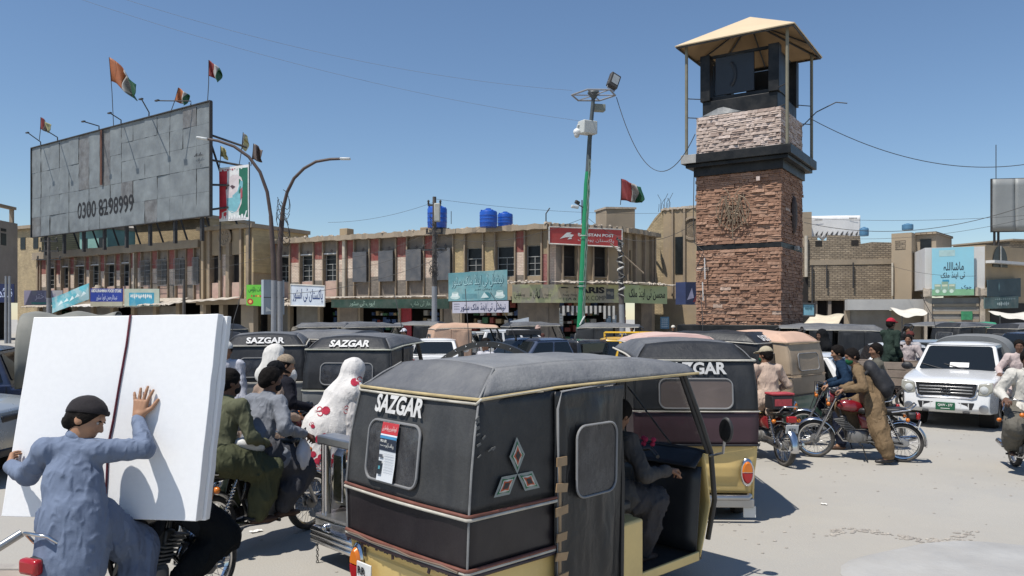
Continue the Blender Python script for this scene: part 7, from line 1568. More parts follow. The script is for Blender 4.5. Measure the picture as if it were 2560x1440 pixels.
# side window of the soft door, tape strips, curtain piping
def doorp(x, z, off): u = (x - .695) / .665; v = (z - .28) / 1.325; return (x, -(.63 - .03 * u * (1 - v)) - off, z)
pts = rounded_rect(.84, .93, 1.24, 1.38, .08)
thing_mesh_panel(V1, 'door_window', m_clearpl, [doorp(x, z, .036) for x, z in pts]); G().tube([doorp(x, z, .040) for x, z in pts], .008, 6, closed=True).build('window_piping', M('grey_piping', (.2, .2, .2)), V1, smooth=60)
G().tube([(.70, -.635, .3), (.70, -.64, 1.0), (.70, -.635, 1.5), (.74, -.625, 1.6), (1.3, -.60, 1.62)], .009, 6).build('door_piping', M('grey_piping', (.2, .2, .2)), V1, smooth=60)
G().box((.755 - .06, -.652, .34), (.775 - .06, -.636, 1.18)).build('cardboard_strip', m_tape, V1)
for k, z in enumerate((1.18, 1.02, .88, .72, .60, .47)): G().ob((.715, -.655, z), (.09 + .01 * (k % 3), .008, .055), rotm(.05 * k, .12 * math.sin(k * 2), 0)).build('tape_strip', m_tape, V1)
# poster on the rear window
def rearp(y, z, off): return (RX(z) - .02 * math.sin(math.pi * (.5 - y / (2 * RW(z)))) - off, y, z)
po = thing('poster', 'white health poster with red heading stuck on the near rickshaw rear window', 'poster', (-.705, 5.02, 0), R(44), scale=1.06)
def post(x0, z0, x1, z1, m_, off, nm='printed_panel'):
    q = G(); q.grid(lambda u, v: rearp(.215 - lerp(x0, x1, u), lerp(z0, z1, v), off + .012 * max(0, 1 - (lerp(z0, z1, v) - 1.05) / .12) * (1 if z0 < 1.2 else 1)), 6, 10); return q.build(nm, m_, po)
post(0, 1.05, .175, 1.405, M('poster_paper', (.60, .62, .64), .6, var=.05), .026, 'paper'); post(0, 1.335, .175, 1.405, ink('#b8343a'), .029); post(0, 1.325, .175, 1.334, ink('#d8dbe0'), .029); post(0, 1.308, .175, 1.324, ink('#3d7fa8'), .029); post(0, 1.235, .175, 1.307, ink('#232a38'), .029)
lettering('PRO LIFE', inkw, po, (0, 0, 0), (1, 0, 0), (0, 0, 1), height=.016, width=.065, bold=.02, fn=lambda x, y: rearp(.215 - .045 - x, 1.293 + y, .032)); lettering('پرولائف ڈرائیو', inkw, po, (0, 0, 0), (1, 0, 0), (0, 0, 1), height=.035, width=.085, rtl=True, fn=lambda x, y: rearp(.215 - .115 - x, 1.268 + y, .032))
lettering('کورونا وائرس سے بچاؤ ممکن ہے', inkw, po, (0, 0, 0), (1, 0, 0), (0, 0, 1), height=.036, width=.15, rtl=True, fn=lambda x, y: rearp(.215 - .088 - x, 1.37 + y, .032))
lettering('Protection from', inkw, po, (0, 0, 0), (1, 0, 0), (0, 0, 1), height=.009, width=.055, fn=lambda x, y: rearp(.215 - .04 - x, 1.265 + y, .032))
q = G()
for k in range(9): q.grid(lambda u, v: rearp(.215 - lerp(.065, .165, u), 1.215 - k * .016 + .003 * v + .002 * math.sin(u * 30 + k), .034), 8, 1)
q.build('text_lines', ink('#a9adb3'), po, kind='stuff'); post(.01, 1.19, .05, 1.21, ink('#4b4f58'), .034); post(.012, 1.09, .05, 1.17, ink('#20262c'), .036); post(.022, 1.12, .04, 1.14, ink('#4b8f9a'), .038)
# corner seam, scuffed patch, hanging strap
for s_ in (-1, 1): G().tube([(RX(z) - .004, s_ * (RW(z) + .006), z) for z in (.66, .8, .96, 1.2, 1.4, 1.6, 1.68, 1.755)], .007, 6).build('corner_seam', M('pale_seam', (.20, .20, .195), .6, var=.3, scale=12), V1, smooth=60)
r_ = random.Random(2)
for k in range(16): z = r_.uniform(1.28, 1.50); x = r_.uniform(.05, .26) * (1.5 - z) * 4; G().ob(sidep(max(.07, min(.3, x)), z, .012 if False else .014), (r_.uniform(.01, .05), .004, r_.uniform(.004, .012)), rotm(0, -.5 + r_.uniform(-.3, .3), 0)).build('scuff', M('grey_scuff', (.12, .118, .112), .7, var=.2), V1)
# plate, sticker, torn lower hem
G().ob((-.03, .37, .42), (.012, .16, .14)).build('number_plate', m_platew, V1, bevel=.004); lettering('RR', inkb, V1, (-.04, .385, .44), (0, -1, 0), (0, 0, 1), height=.05, width=.09, bold=.03, off=.003)
q = G()
for p in (disc(0, .045, .012, .012, 8), [(-.012, -.03), (.012, -.03), (.016, .0), (.008, .03), (-.01, .03), (-.014, 0)], [(-.016, -.06), (-.002, -.06), (0, -.03), (-.012, -.03)], [(.0, -.055), (.016, -.06), (.012, -.03), (.002, -.03)]):
    o_ = len(q.v); q.v += [(RX(.55) - .012, .41 - a, .575 + b) for a, b in p]; q.f.append(tuple(o_ + i for i in range(len(p)))); q.m.append(0)
q.build('sticker', inkb, V1, kind='stuff')
q = G(); r_ = random.Random(5)
for k in range(60): y = .58 - k * .0195; l_ = r_.uniform(.004, .016) * (1 if k % 9 else 2.6); q.ob(rearp(y, .622 - l_ / 2, .02), (.006, .021, l_), rotm(r_.uniform(-.3, .3), r_.uniform(-.2, .2), 0))
q.build('torn_hem', m_maroon, V1, kind='stuff')
G().tube([rearp(.56 - .14 * k, .655 + .006 * math.sin(k * 2.1), .03) for k in range(9)], .006, 5).build('hem_cord', M('hem_cord', (.16, .11, .08), .8), V1)
G().box((1.62, -.3, .30), (1.68, .3, .62)).build('inner_grey_panel', m_greyv, V1)
# driver bending forward inside
J = pose_ride(px=1.66, lean=.62, z=.86, hl=V3(2.22, .10, 1.02), hr=V3(2.16, -.36, .97), foot_x=2.05, up=.50)
for sd_, o in (('l', 1), ('r', -1)): J['kn_' + sd_], J['an_' + sd_] = ik(J['hip_' + sd_], V3(2.05, o * .2, .33), .43, .42, V3(.6, o * .5, 1)); J['toe_' + sd_] = J['an_' + sd_] + V3(.18, 0, -.03)
for k_ in J: J[k_] = J[k_] + V3(0, -.17, 0)
person('man in pale clothes bending over the handlebar inside the near rickshaw', (-.705, 5.02, 0), R(44), J, 'brown', '#575452', '#4c4a4c', vox=.013, look=(0, -.6), seed=31, seated=True)  # pale clothes drawn darker, putting the dim cabin's shade into their colour
q = G(); 
for k in range(7): q.sph((2.32 + .03 * math.sin(k * 2), -.18 + .03 * k, 1.04 + .02 * math.cos(k * 3)), .022, 8)
fl = q.build('cloth_flower', M('pink_cloth', (.5, .03, .09), .8), None, smooth=180, kind='stuff'); tag(fl, 'small pink cloth flowers tied on the near rickshaw dashboard', 'decoration', kind='stuff'); fl.location = (-.705, 5.02, .02); fl.rotation_euler = (0, 0, R(44)); fl.scale = (1.06,) * 3
# ------------------------------------------------------------------ the other rickshaws
rickshaw('black and yellow rickshaw with plum band and brown rear window right of the near rickshaw', (1.95, 8.26, 0), R(88), scale=1.07, zb=.77, zc=1.10, band=m_maroon2, window=m_brownpl, trim=m_trimc)
rickshaw('black rickshaw with grey lower band and white cloth seen through its rear window', (-2.37, 11.16, 0), R(85), band=m_greyv, text='slope', slope_m=m_canvas, trim=M('olive_trim', (.42, .42, .34)))
rickshaw('black rickshaw with Urdu words on its rear window behind the white shawled woman', (-3.98, 12.55, 0), R(103), band=m_greyv, text='slope', wtext='ماں تیری دعا', slope_m=m_canvas)
rickshaw('long black rickshaw standing sideways in front of the stone tower', (4.72, 13.95, 0), R(141), text='slope', slope_m=m_canvas, roof=m_canvas)
m_peach = M('peach_canvas', (.56, .37, .27), .8, var=.1, scale=3, dirt=.2, dirt_col=(.4, .28, .2), bump=.2, bscale=40); m_tan = M('tan_canvas', (.38, .29, .20), .8, var=.12, scale=3, bump=.15); m_dpink = M('dusty_pink_canvas', (.40, .26, .235), .8, var=.12, scale=2, dirt=.2); m_greenp = M('green_paint', (.012, .10, .07), .3, var=.1, coat=.3, dirt=.2)
rickshaw('rickshaw with peach canvas roof, beige rear curtain and green body', (5.39, 14.16, 0), R(133), upper=m_tan, rear=m_tan, band=m_tan, roof=m_peach, paint=m_greenp, text=None, slope_m=m_peach, window=m_tan, trim=m_tan)
rickshaw('rickshaw with dusty pink roof hidden behind the black and yellow rickshaw', (2.62, 11.9, 0), R(91), upper=m_dpink, rear=m_dpink, band=m_canvas, roof=M('pale_pink_canvas', (.56, .39, .34), .8, var=.1, dirt=.2), text=None, slope_m=m_dpink)
rickshaw('black rickshaw turned away behind the white foam boards and left black rickshaws', (-5.3, 14.7, 0), R(150), text=None)
f0 = rickshaw('black rickshaw seen over the roofs of the two lettered rickshaws', (-2.5, 15.2, 0), R(163), text=None, detail=False)
m_beige = M('beige_tarp', (.50, .32, .22), .8, var=.1, scale=2, dirt=.2); rickshaw('rickshaw with beige canvas hood parked near the red shop door', (-3.0, 28, 0), R(15), upper=m_beige, rear=m_beige, band=m_beige, roof=m_beige, side=m_beige, text=None, slope_m=m_beige, detail=False)
for k, (px, Y, a, lb) in enumerate([(600, 27, 165, 'distant black rickshaw left of the two lamp posts'), (730, 30, 10, 'distant black rickshaw just right of the lamp posts'), (845, 30, 20, 'distant black rickshaw in front of the brown shutters'), (1255, 33, 15, 'distant rickshaw with bright metal roof edge under the white and navy sign'), (1440, 30, 350, 'distant rickshaw with pale roof edge directly behind the green pole'),
                                   (2130, 27, 165, 'distant rickshaw under the cream stall cover'), (2360, 31, 20, 'distant rickshaw in front of the slatted shutter'), (2425, 33, 170, 'distant rickshaw under the green tarpaulin'), (2215, 24, 165, 'dark rickshaw just behind the wooden cart'), (2500, 28, 15, 'distant rickshaw before the shaded shop at the right'), (960, 34, 190, 'distant rickshaw before the dark green fascia'), (1120, 36, 170, 'distant rickshaw beside the dark electricity pole')]):
    c_ = copy_tree(f0); c_.location = P(px, 787, Y) - V3(0, 0, H); c_.rotation_euler = (0, 0, R(a)); tag(c_, lb, 'rickshaw', 'auto rickshaws')
# ------------------------------------------------------------------ cars
p_white = car_paint('white_car_paint', (.70, .70, .69), .25); p_cream = car_paint('cream_car_paint', (.55, .52, .46), .3); p_grey = car_paint('grey_blue_car_paint', (.075, .095, .15), .25, .3); p_yel = car_paint('yellow_taxi_paint', (.72, .42, .01), .15); p_dblue = car_paint('dark_blue_car_paint', (.022, .032, .07), .3); p_silver = car_paint('silver_car_paint', (.42, .46, .49), .25, .4); p_blk = car_paint('black_car_paint', (.015, .016, .02), .3)
hx_, hk = car('white pickup with green number plate and paper behind its windscreen', (9.75, 16.86, 0), R(233), 'pickup', p_white, cat='pickup', name='pickup_truck', front='hilux', s=.96, bed=('canvas', M('grey_bed_canvas', (.16, .165, .165), .8, var=.15, scale=2), 1.78))
hx = hk['L'] / 2; hw = hk['W'] / 2
G().prism([(-.54, .93), (.54, .93), (.50, .70), (.44, .66), (-.44, .66), (-.50, .70)], hx + .012, hx - .16, 'x').build('grille', m_blkpl, hx_, bevel=.02)
for z in (.74, .80, .86): G().box((hx + .0, -.47, z - .012), (hx + .028, .47, z + .012)).build('grille_bar', m_dullch, hx_, bevel=.005)
G().tube([(hx + .02, y, z) for y, z in [(-.56, .94), (.56, .94), (.52, .69), (.45, .645), (-.45, .645), (-.52, .69)]], .016, 6, closed=True).build('grille_surround', m_chrome, hx_, smooth=50)
for (rx, rz_, z) in ((.085, .06, .80), (.03, .058, .80), (.07, .022, .825)): G().lathe([(1, -.006), (1.0, .012), (.86, .012), (.86, -.006)], (0, 0, 0), (1, 0, 0), 24, closed=True).xf(Matrix.Translation((hx + .045, 0, z)) @ Matrix.Diagonal((1, rx, rz_, 1))).build('badge', m_chrome, hx_, smooth=50)
for s_ in (-1, 1):
    G().prism([(s_ * .57, .93), (s_ * .80, .97), (s_ * .815, .80), (s_ * .70, .70), (s_ * .55, .70)], hx - .24, hx - .015, 'x').build('headlight', M('cloudy_headlight', (.40, .39, .33), .15, var=.15, scale=8, coat=.5), hx_, bevel=.025); G().lathe([(.0, .01), (.06, .0), (.075, -.01)], (hx + .0, s_ * .66, .82), (1, 0, 0), 18).build('headlight_bulb', m_clear, hx_, smooth=60)
    G().lathe([(.0, .012), (.055, .01), (.07, -.02)], (hx + .02, s_ * .66, .45), (1, 0, 0), 18).build('fog_light', m_clear, hx_, smooth=60); G().lathe([(.07, 0), (.085, .015), (.07, .02)], (hx + .012, s_ * .66, .45), (1, 0, 0), 18).build('fog_light_ring', m_dullch, hx_, smooth=60)
G().prism([(-.5, .56), (.5, .56), (.46, .42), (-.46, .42)], hx + .03, hx - .05, 'x').build('lower_grille', m_blkpl, hx_, bevel=.01)
for y in np.linspace(-.4, .4, 7): G().box((hx + .03, y - .008, .43), (hx + .038, y + .008, .55)).build('grille_bar', m_platew, hx_)
for s_ in (-1, 1): G().ob((hx + .012, s_ * .36, .36), (.04, .12, .035)).build('bumper_slot', m_blkpl, hx_, bevel=.01)
G().ob((hx + .05, -.0, .475), (.02, .34, .155)).build('number_plate', M('green_plate', (.01, .10, .045), .5), hx_, bevel=.006); lettering('QAW - 377', inkw, hx_, (hx + .061, 0, .495), (0, 1, 0), (0, 0, 1), height=.06, width=.26, bold=.02); G().box((hx + .06, -.08, .426), (hx + .063, .08, .438)).build('plate_line', inkw, hx_)
G().ob((hk['wb'] - .13, .04, 1.21), (.01, .36, .13), rotm(0, -.75, 0)).build('windscreen_paper', m_paper, hx_)
G().grid(lambda u, v: (0, 0, 0), 1, 1) if False else None
for zz in (.99,): G().box((.95, -.80, zz), (hx - .24, -.79, zz + .004)) if False else None
car('white hatchback with dark windows behind the man in the blue jacket', (5.45, 16.15, 0), R(140), 'hatch', p_white)
car('white saloon car seen from behind between the rickshaws and the dark blue pickup', W2(-2.35, 24.2), R(92), 'sedan', p_white)
car('white estate car whose rear glass flashes in the sun', W2(-1.9, 28), R(75), 'suv', p_white, s=.92)
car('small white van in front of the shelves left of the green pole', (.6, 31, 0), R(10), 'suv', p_white, s=.95)
car('dark saloon car in front of the post office corner', (4.2, 30, 0), R(175), 'sedan', p_blk)
car('cream coloured boxy car behind the dark blue pickup', W2(-.55, 29), R(20), 'suv', p_cream, s=.9)
car('dark grey blue double cab with black bed cover and roof bar', (.50, 20.6, 0), R(222), 'pickup', p_grey, cat='pickup', name='pickup_truck', bed=('cover', p_blk), s=.95)
c_, ck = car('bright yellow taxi jeep with a yellow roof rack', (2.78, 22.2, 0), R(172), 'jeep', p_yel, rack=p_yel, s=.95, cat='taxi')
q = G(); q.ob(Vector((.30, 20.3, 1.74)), (.9, .25, .14), rotm(0, 0, .3)); q.cyl(Vector((.10, 20.25, 1.52)), Vector((.10, 20.25, 1.68)), .03); q.cyl(Vector((.50, 20.35, 1.52)), Vector((.50, 20.35, 1.68)), .03); tag(q.build('light_bar', m_blkpl, bevel=.02), 'black roof bar lamp on the dark grey blue double cab', 'light bar')
car('dark blue covered pickup with a grey canvas hood at the left edge', (-9.25, 12.9, 0), R(200), 'pickup', p_dblue, cat='pickup', name='pickup_truck', bed=('canvas', M('grey_green_tarp', (.20, .20, .175), .85, var=.15, scale=1.5, dirt=.2, bump=.2), 2.22))
car('silver grey jeep whose front end shows at the left edge', (-8.75, 10.4, 0), R(2), 'suv', p_silver)
car('white saloon car behind the standing man in the red cap', (10.2, 21.5, 0), R(175), 'sedan', p_white); car('pale silver car just left of the white pickup', (12.0, 23.2, 0), R(200), 'hatch', p_silver); car('dark blue jeep behind the white pickup at the right', (15.0, 22.6, 0), R(190), 'suv', p_dblue); car('black car at the extreme right behind the cyclists', (12.4, 17.6, 0), R(215), 'sedan', p_blk)
# ------------------------------------------------------------------ old open jeep with chrome guard between the rickshaws
jp = thing('open_jeep', 'old open jeep with chrome front guard and black riveted windscreen arch', 'jeep', (-1.30, 6.63, 0), R(225))
m_ol = M('cream_olive_paint', (.45, .41, .31), .45, var=.2, scale=2, dirt=.3); m_cam = M('dark_olive_panel', (.05, .055, .04), .5, var=.25, scale=2)
G().box((-2.5, -.62, .42), (-.25, .62, .78)).build('tub', m_ol, jp, bevel=.03); G().box((-1.35, -.42, .783), (-.2, .42, .98)).build('bonnet', m_ol, jp, bevel=.05)
for s_ in (-1, 1):
    G().prism([(-1.05, .84), (-.18, .84), (-.14, .62), (-.18, .45), (-.24, .45), (-.26, .74), (-.98, .76)], s_ * .43, s_ * .66).build('front_wing', m_ol, jp, bevel=.02)
    for x in (-.62, -2.1): w_ = G(); w_.lathe([(.18, -.09), (.31, -.1), (.345, -.06), (.345, .06), (.31, .1), (.18, .09)], (x, s_ * .55, .345), (0, 1, 0), 26); w_.build('wheel', m_tyre, jp, smooth=50)
    G().lathe([(0, .06), (.06, .05), (.09, .02), (.095, 0)], (-.19, s_ * .38, .72), (1, 0, 0), 20).build('headlamp', m_clear, jp, smooth=60)
    q = G(); q.tube([(.0, s_ * .52, .40), (.0, s_ * .52, 1.06)], .045, 14); q.build('guard_post', m_chrome, jp, smooth=50)
G().box((-.2, -.42, .52), (-.16, .42, .95)).build('front_grille', m_cam, jp, bevel=.02); G().box((-.15, -.60, 1.04), (.05, .60, 1.12)).build('guard_rail', m_dullch, jp, bevel=.015); G().box((-.22, -.58, .40), (.07, .58, .425)).build('step_plate', m_dullch, jp)
G().box((-.02, -.60, .24), (.07, .60, .40)).build('bumper', m_chrome, jp, bevel=.02)
for z in (.20, .245, .29): G().tube([(-.2, -.62, z), (.06, -.62, z), (.10, -.58, z), (.10, .58, z), (.06, .62, z), (-.2, .62, z)], .026, 8).build('bumper_tube', m_chrome, jp, smooth=60)
for s_ in (-1, 1): q = G(); q.sph((.08, s_ * .40, .33), .035, 14); q.build('bumper_knob', m_chrome, jp, smooth=180)
for s_ in (-1, 1): G().prism([(-.17, .5), (-.12, .5), (-.12, .92), (-.17, .98)], s_ * .45, s_ * .60).build('mirror_panel', m_chrome if s_ < 0 else m_chrome, jp, bevel=.01)
q = G()
for k in range(9): q.lathe([(.010, -.004), (.016, 0), (.010, .004)], (.1, -.5, .17 - k * .026), (1, 0, 0) if k % 2 else (0, 1, 0), 8, closed=True)
q.build('chain', m_blkmet, jp, kind='stuff')
ar = [(-1.50 - .1 * math.sin(math.pi * t), .74 * math.cos(math.pi * t), 1.0 + .93 * math.sin(math.pi * t) ** .42) for t in [k / 24 for k in range(25)]]
ar = [(-1.52, lerp(.80, -.80, t), 1.70 + .24 * (1 - (2 * t - 1) ** 2)) for t in [k / 20 for k in range(21)]]
q = G(); 
for a_, b_ in zip(ar, ar[1:]):
    o_ = len(q.v); q.v += [(a_[0] - .02, a_[1], a_[2]), (a_[0] + .02, a_[1], a_[2]), (a_[0] + .02, a_[1], a_[2] - .055), (a_[0] - .02, a_[1], a_[2] - .055), (b_[0] - .02, b_[1], b_[2]), (b_[0] + .02, b_[1], b_[2]), (b_[0] + .02, b_[1], b_[2] - .055), (b_[0] - .02, b_[1], b_[2] - .055)]
    q.f += [(o_ + i, o_ + 4 + i, o_ + 4 + (i + 1) % 4, o_ + (i + 1) % 4) for i in range(4)]; q.m += [0] * 4
q.build('windscreen_arch', m_blkmet, jp)
q = G()
for k in range(2, 20, 2): q.sph((ar[k][0] + .022, ar[k][1], ar[k][2] - .028), .008, 8)
q.build('rivet', m_chrome, jp, smooth=180)
for y in (-.78, -.42, .42, .78): G().box((-1.54, y - .022, .98), (-1.50, y + .022, 1.70 + .24 * (1 - (y / .8) ** 2) - .056)).build('windscreen_post', m_blkmet, jp)
G().box((-1.55, -.66, .98), (-1.49, .66, 1.03)).build('windscreen_base', m_blkmet, jp)
for y in (-.6, -.2, 0, .2, .6): G().tube([(-1.53, y, 1.03), (-1.53, y + .01, 1.64 + .24 * (1 - (y / .8) ** 2))], .005, 4).build('tension_wire', m_blkmet, jp)
for y in (-.32, .32): G().box((-2.0, y - .24, .783), (-1.55, y + .24, .92)).build('seat', m_seatv, jp, bevel=.04)
# ------------------------------------------------------------------ motorcycles and riders
M1L, M1R = (-2.56, 5.40, 0), R(68)
mb = motorcycle('black motorcycle carrying the white foam boards and two people', M1L, M1R, 'black')
mr = motorcycle('red motorcycle straddled by the man with the backpack', (5.26, 11.87, 0), R(160), 'red', lean=R(-2))
M2L, M2R = (-2.40, 7.50, 0), R(58)
def bike(label, loc, rz, c='black'): return motorcycle(label, loc, rz, proto=mb if c == 'black' else mr)
bike('black motorcycle with the man in grey and his passenger in olive', M2L, M2R); bike('motorcycle ridden by the man in beige behind the grey shirted rider', (-2.78, 8.80, 0), R(45), 'red'); bike('motorcycle ridden by the man in the knitted cap', (-2.88, 9.78, 0), R(40))
m5 = bike('red motorcycle seen from behind under the man with the beige cap', (3.88, 11.95, 0), R(98), 'red'); bike('black motorcycle of the man in blue behind the red motorcycle', (5.52, 13.0, 0), R(160)); bike('red motorcycle coming forward with two riders beside the white pickup', (9.8, 19.3, 0), R(238), 'red'); bike('motorcycle of the man squeezing past the right side of the white pickup', (9.95, 15.3, 0), R(240)); bike('motorcycle cut by the right edge ridden by a man in white', (7.12, 10.75, 0), R(252), 'red')
lettering('974', inkb, m5, (-.838, 0, .555), (0, -1, 0), (0, 0, 1), height=.045, width=.1, off=.004)
bx = thing('toolbox', 'red and black battery box strapped behind the beige capped rider', 'box', bw((3.88, 11.95, 0), R(98), (-.55, .05, .83)), R(98)); G().box((-.12, -.17, 0), (.12, .17, .2)).build('box_body', m_blkpl, bx, bevel=.015); G().box((-.125, -.175, .203), (.125, .175, .235)).build('lid', M('red_lid', (.4, .05, .06), .5, var=.3, scale=20), bx, bevel=.01); G().box((-.127, -.13, .05), (-.121, .13, .15)).build('label', M('red_lid', (.4, .05, .06)), bx)
# foam boards
BL, BR, TR, TL = P(2, 1291, 5.74 * .93), P(490, 1303, 5.47 * .93), P(546, 785, 5.60 * .93), P(84, 793, 5.86 * .93)
nn = (BR - BL).cross(TL - BL).normalized(); nn = nn if nn.y > 0 else -nn
m_foam = M('white_foam', (.88, .88, .88), .85, var=.02, scale=30, bump=.25, bscale=350)
for k, (lb, o0, o1, sh, up) in enumerate([('front white foam board held upright on the motorcycle by the boy in blue', 0, .075, 0, 0), ('second white foam board pressed behind the front one', .078, .135, .02, .012)]):
    e = (BR - BL).normalized() * sh + V3(0, 0, up - (.02 if k else 0)); c_ = [p + e for p in (BL, BR, TR, TL)]; n = 12; g = G(); r_ = random.Random(k)
    ring = []
    for a_, b_ in zip(c_, c_[1:] + c_[:1]):
        for i in range(n): ring.append(a_.lerp(b_, i / n) + V3(r_.uniform(-1, 1), 0, r_.uniform(-1, 1)) * .0022)
    N = len(ring); v = [p + nn * o0 for p in ring] + [p + nn * o1 + V3(r_.uniform(-1, 1), 0, r_.uniform(-1, 1)) * .004 for p in ring]
    g.add(v, [tuple(range(N)), tuple(reversed(range(N, 2 * N)))] + [(i, N + i, N + (i + 1) % N, (i + 1) % N) for i in range(N)]); tag(g.build('foam_board', m_foam, bevel=.004), lb, 'foam board', 'white foam boards')
def foamp(px, py, off=.0):
    d = P(px, py, 1) - V3(0, 0, H); t_ = (BL - V3(0, 0, H)).dot(nn) / d.dot(nn); return V3(0, 0, H) + d * t_ - nn * off
st = [foamp(328, 787, -.1), foamp(327, 789, .006), foamp(318, 860, .006), foamp(300, 960, .006), foamp(285, 1050, .007), foamp(272, 1112, .007), foamp(268, 1200, .007), foamp(262, 1294, .006), foamp(262, 1299, -.1)]
tag(G().tube(st, .0075, 6).build('binding_cord', M('maroon_cord', (.10, .012, .025), .8, var=.5, scale=40), smooth=60), 'dark maroon cord tied down the middle of the foam boards', 'cord')
# boy in blue
B0 = V3(-2.7, 4.84, 0)
def L3(px, py, Y): return P(px, py, Y * .93) - B0
J = dict(pel=L3(188, 1290, 5.22), chest=L3(184, 1200, 5.26), neck=L3(190, 1093, 5.32), head=L3(212, 1056, 5.35), sh_l=L3(118, 1126, 5.28), sh_r=L3(246, 1128, 5.30), el_l=L3(68, 1188, 5.36), el_r=L3(362, 1122, 5.40), wr_l=L3(24, 1166, 5.62), wr_r=foamp(357, 1046, .045) - B0,
         hip_l=L3(158, 1300, 5.28), hip_r=L3(232, 1302, 5.30), tail=1)
for sd_, px, o in (('l', 150, -1), ('r', 345, 1)): 
    J['kn_' + sd_] = L3(px, 1372, 5.66 - .05 * o); J['an_' + sd_] = J['kn_' + sd_] + V3(.02 * o, -.12, -.40); J['toe_' + sd_] = J['an_' + sd_] + V3(.02, .18, -.03)
fd = (foamp(366, 955, .02) - foamp(357, 1046, .045))
boy, hinfo = person('young man in blue with a backward black cap pressing the foam boards with his hands', B0, 0, J, 'tan', '#7f8ca4', '#727f98', vox=.0085, look=(R(10), .02), eyes=True, seed=4, group=None, cap=('skull', M('black_cap', (.013, .010, .012), .9, var=.2, scale=10, bump=.4, bscale=80), .45), build=1.06, loose=1.0, hs=1.10, fa=.62,
                   hands=({'dir': V3(-.35, .75, .35), 'palm': V3(.7, .5, 0), 'curl': .55, 'vox': .005}, {'dir': fd, 'palm': nn, 'curl': .04, 'vox': .0042, 'spread': .16, 'size': 1.22}))
person('rider in dark clothes almost hidden behind the foam boards', M1L, M1R, pose_ride(px=.20, lean=.12, knees_out=.35, foot_x=.12, z=.92), 'brown', '#22262c', '#191c1f', vox=.016, seed=6)
person('pillion passenger in olive green squeezed behind the grey shirted rider', M2L, M2R, pose_ride(px=-.52, lean=.22, hl=V3(-.15, .22, .98), hr=V3(-.14, -.20, 1.0), foot_x=-.22, z=.93), 'dark', '#6d6f58', '#5c5f48', vox=.011, seed=8, mask=cloth('#26282c'), look=(-.2, 0), loose=1.08)
person('rider in light grey shirt with a dark face mask on the second motorcycle', M2L, M2R, pose_ride(px=-.08, lean=.34, foot_x=.06, z=.93, bend=-.1), 'dark', '#8f939b', '#55565c', vox=.0105, seed=9, mask=cloth('#1d1f24'), look=(-.35, -.1), loose=1.08)
bg_ = G(); bg_.sph((0, 0, 0), (.17, .10, .07), 14); o = tag(bg_.build('packet', M('white_packet', (.68, .68, .66), .5, var=.08, scale=6, bump=.3, bscale=20), smooth=180), 'white wrapped packet lying between the olive and grey riders', 'packet'); o.location = bw(M2L, M2R, (-.28, -.16, 1.0)); o.rotation_euler = (0, .3, 1)
S_ = SDF((-.2, -.2, -.25), (.2, .2, .2), .012); S_.cone((0, 0, .12), (0, 0, -.04), .02, .10, .03, ((1, 0, 0), .6)); S_.cone((0, 0, -.04), (0, 0, -.12), .10, .085, .03, ((1, 0, 0), .6)); S_.noise(.014, 11, 3, folds=1)
o = np_mesh('plastic_bag', [(*S_.arrays(), 0)], [M('thin_white_plastic', (.62, .63, .68), .35, var=.06, alpha=.9)], None); tag(o, 'crumpled white plastic bag hanging from the second motorcycle handlebar', 'bag'); o.location = bw(M2L, M2R, (.24, -.30, .90))
person('rider in beige with a black cap just behind the grey shirted rider', (-2.78, 8.80, 0), R(45), pose_ride(px=-.14, lean=.42, z=.93), 'dark', '#a08b7c', vox=.014, seed=10, cap=('baseball', cloth('#17181b')), look=(.2, 0))
person('rider in black shirt wearing an embroidered brown cap', (-2.88, 9.78, 0), R(40), pose_ride(px=-.14, lean=.30, z=.93), 'tan', '#22222a', '#2c2c33', vox=.014, seed=11, cap=('skull', M('knitted_cap', (.27, .21, .145), .9, var=.3, scale=40, bump=.6, bscale=70)), look=(-.4, 0))
person('woman with a long white head shawl beside the black rickshaws', (-3.18, 10.45, 0), R(75), pose_stand(lean=.08, h=1.03), 'tan', '#4a4550', vox=.016, seed=12, hair=False, cap=('shawl', M('white_gauze', (.60, .58, .54), .9, var=.06, scale=6, bump=.2, bscale=60, folds=.5)), look=(-1.15, -.1), collar=False)
person('boy in white with a white prayer cap at the edge of the foam boards', (-4.25, 11.6, 0), R(-75), pose_stand(h=1.04), 'brown', '#b9bac2', vox=.015, seed=13, cap=('skull', cloth('#c9c8c4')))
# woman in the embroidered white shawl
WL, WR = (-1.95, 8.66, 0), R(30); Jw = pose_stand(lean=.32, h=.99)
wm, wi = person('woman wrapped in a long white shawl embroidered with red flowers', WL, WR, Jw, 'tan', '#c4c0bd', vox=.016, seed=14, hair=False, collar=False, group='people in the traffic')
c, f_, s_, u_ = wi['c'], wi['f'], wi['s'], wi['u']
S = SDF(wi['lo'] - V3(.25, .25, .1), wi['hi'] + V3(.15, .15, .1), .015)
S.ell(c + u_ * .015 - f_ * .02, (f_, s_, u_), (.130, .112, .140), .04); S.cone(c - u_ * .06 - f_ * .03, Jw['chest'] + V3(-.03, 0, .08), .115, .20, .10, ((1, 0, 0), .85)); S.cone(Jw['sh_l'], Jw['sh_r'], .105, .105, .10)
S.cone(Jw['chest'], Jw['pel'] + V3(-.08, 0, 0), .215, .29, .1, ((1, 0, 0), .95)); S.cone(Jw['pel'] + V3(-.08, 0, 0), Jw['pel'] + V3(-.17, .02, -.50), .29, .36, .05, ((1, 0, 0), .95))
S.ell(c + f_ * .13 - u_ * .03, (f_, s_, u_), (.09, .062, .09), .02, sub=True); S.cut((0, 0, .50), (0.06, 0, -1)); S.noise(.012, 4.5, 15, (1.2, 1.2, .25), 1.4); S.noise(.004, 12, 16, (1, 1, .4), 1)
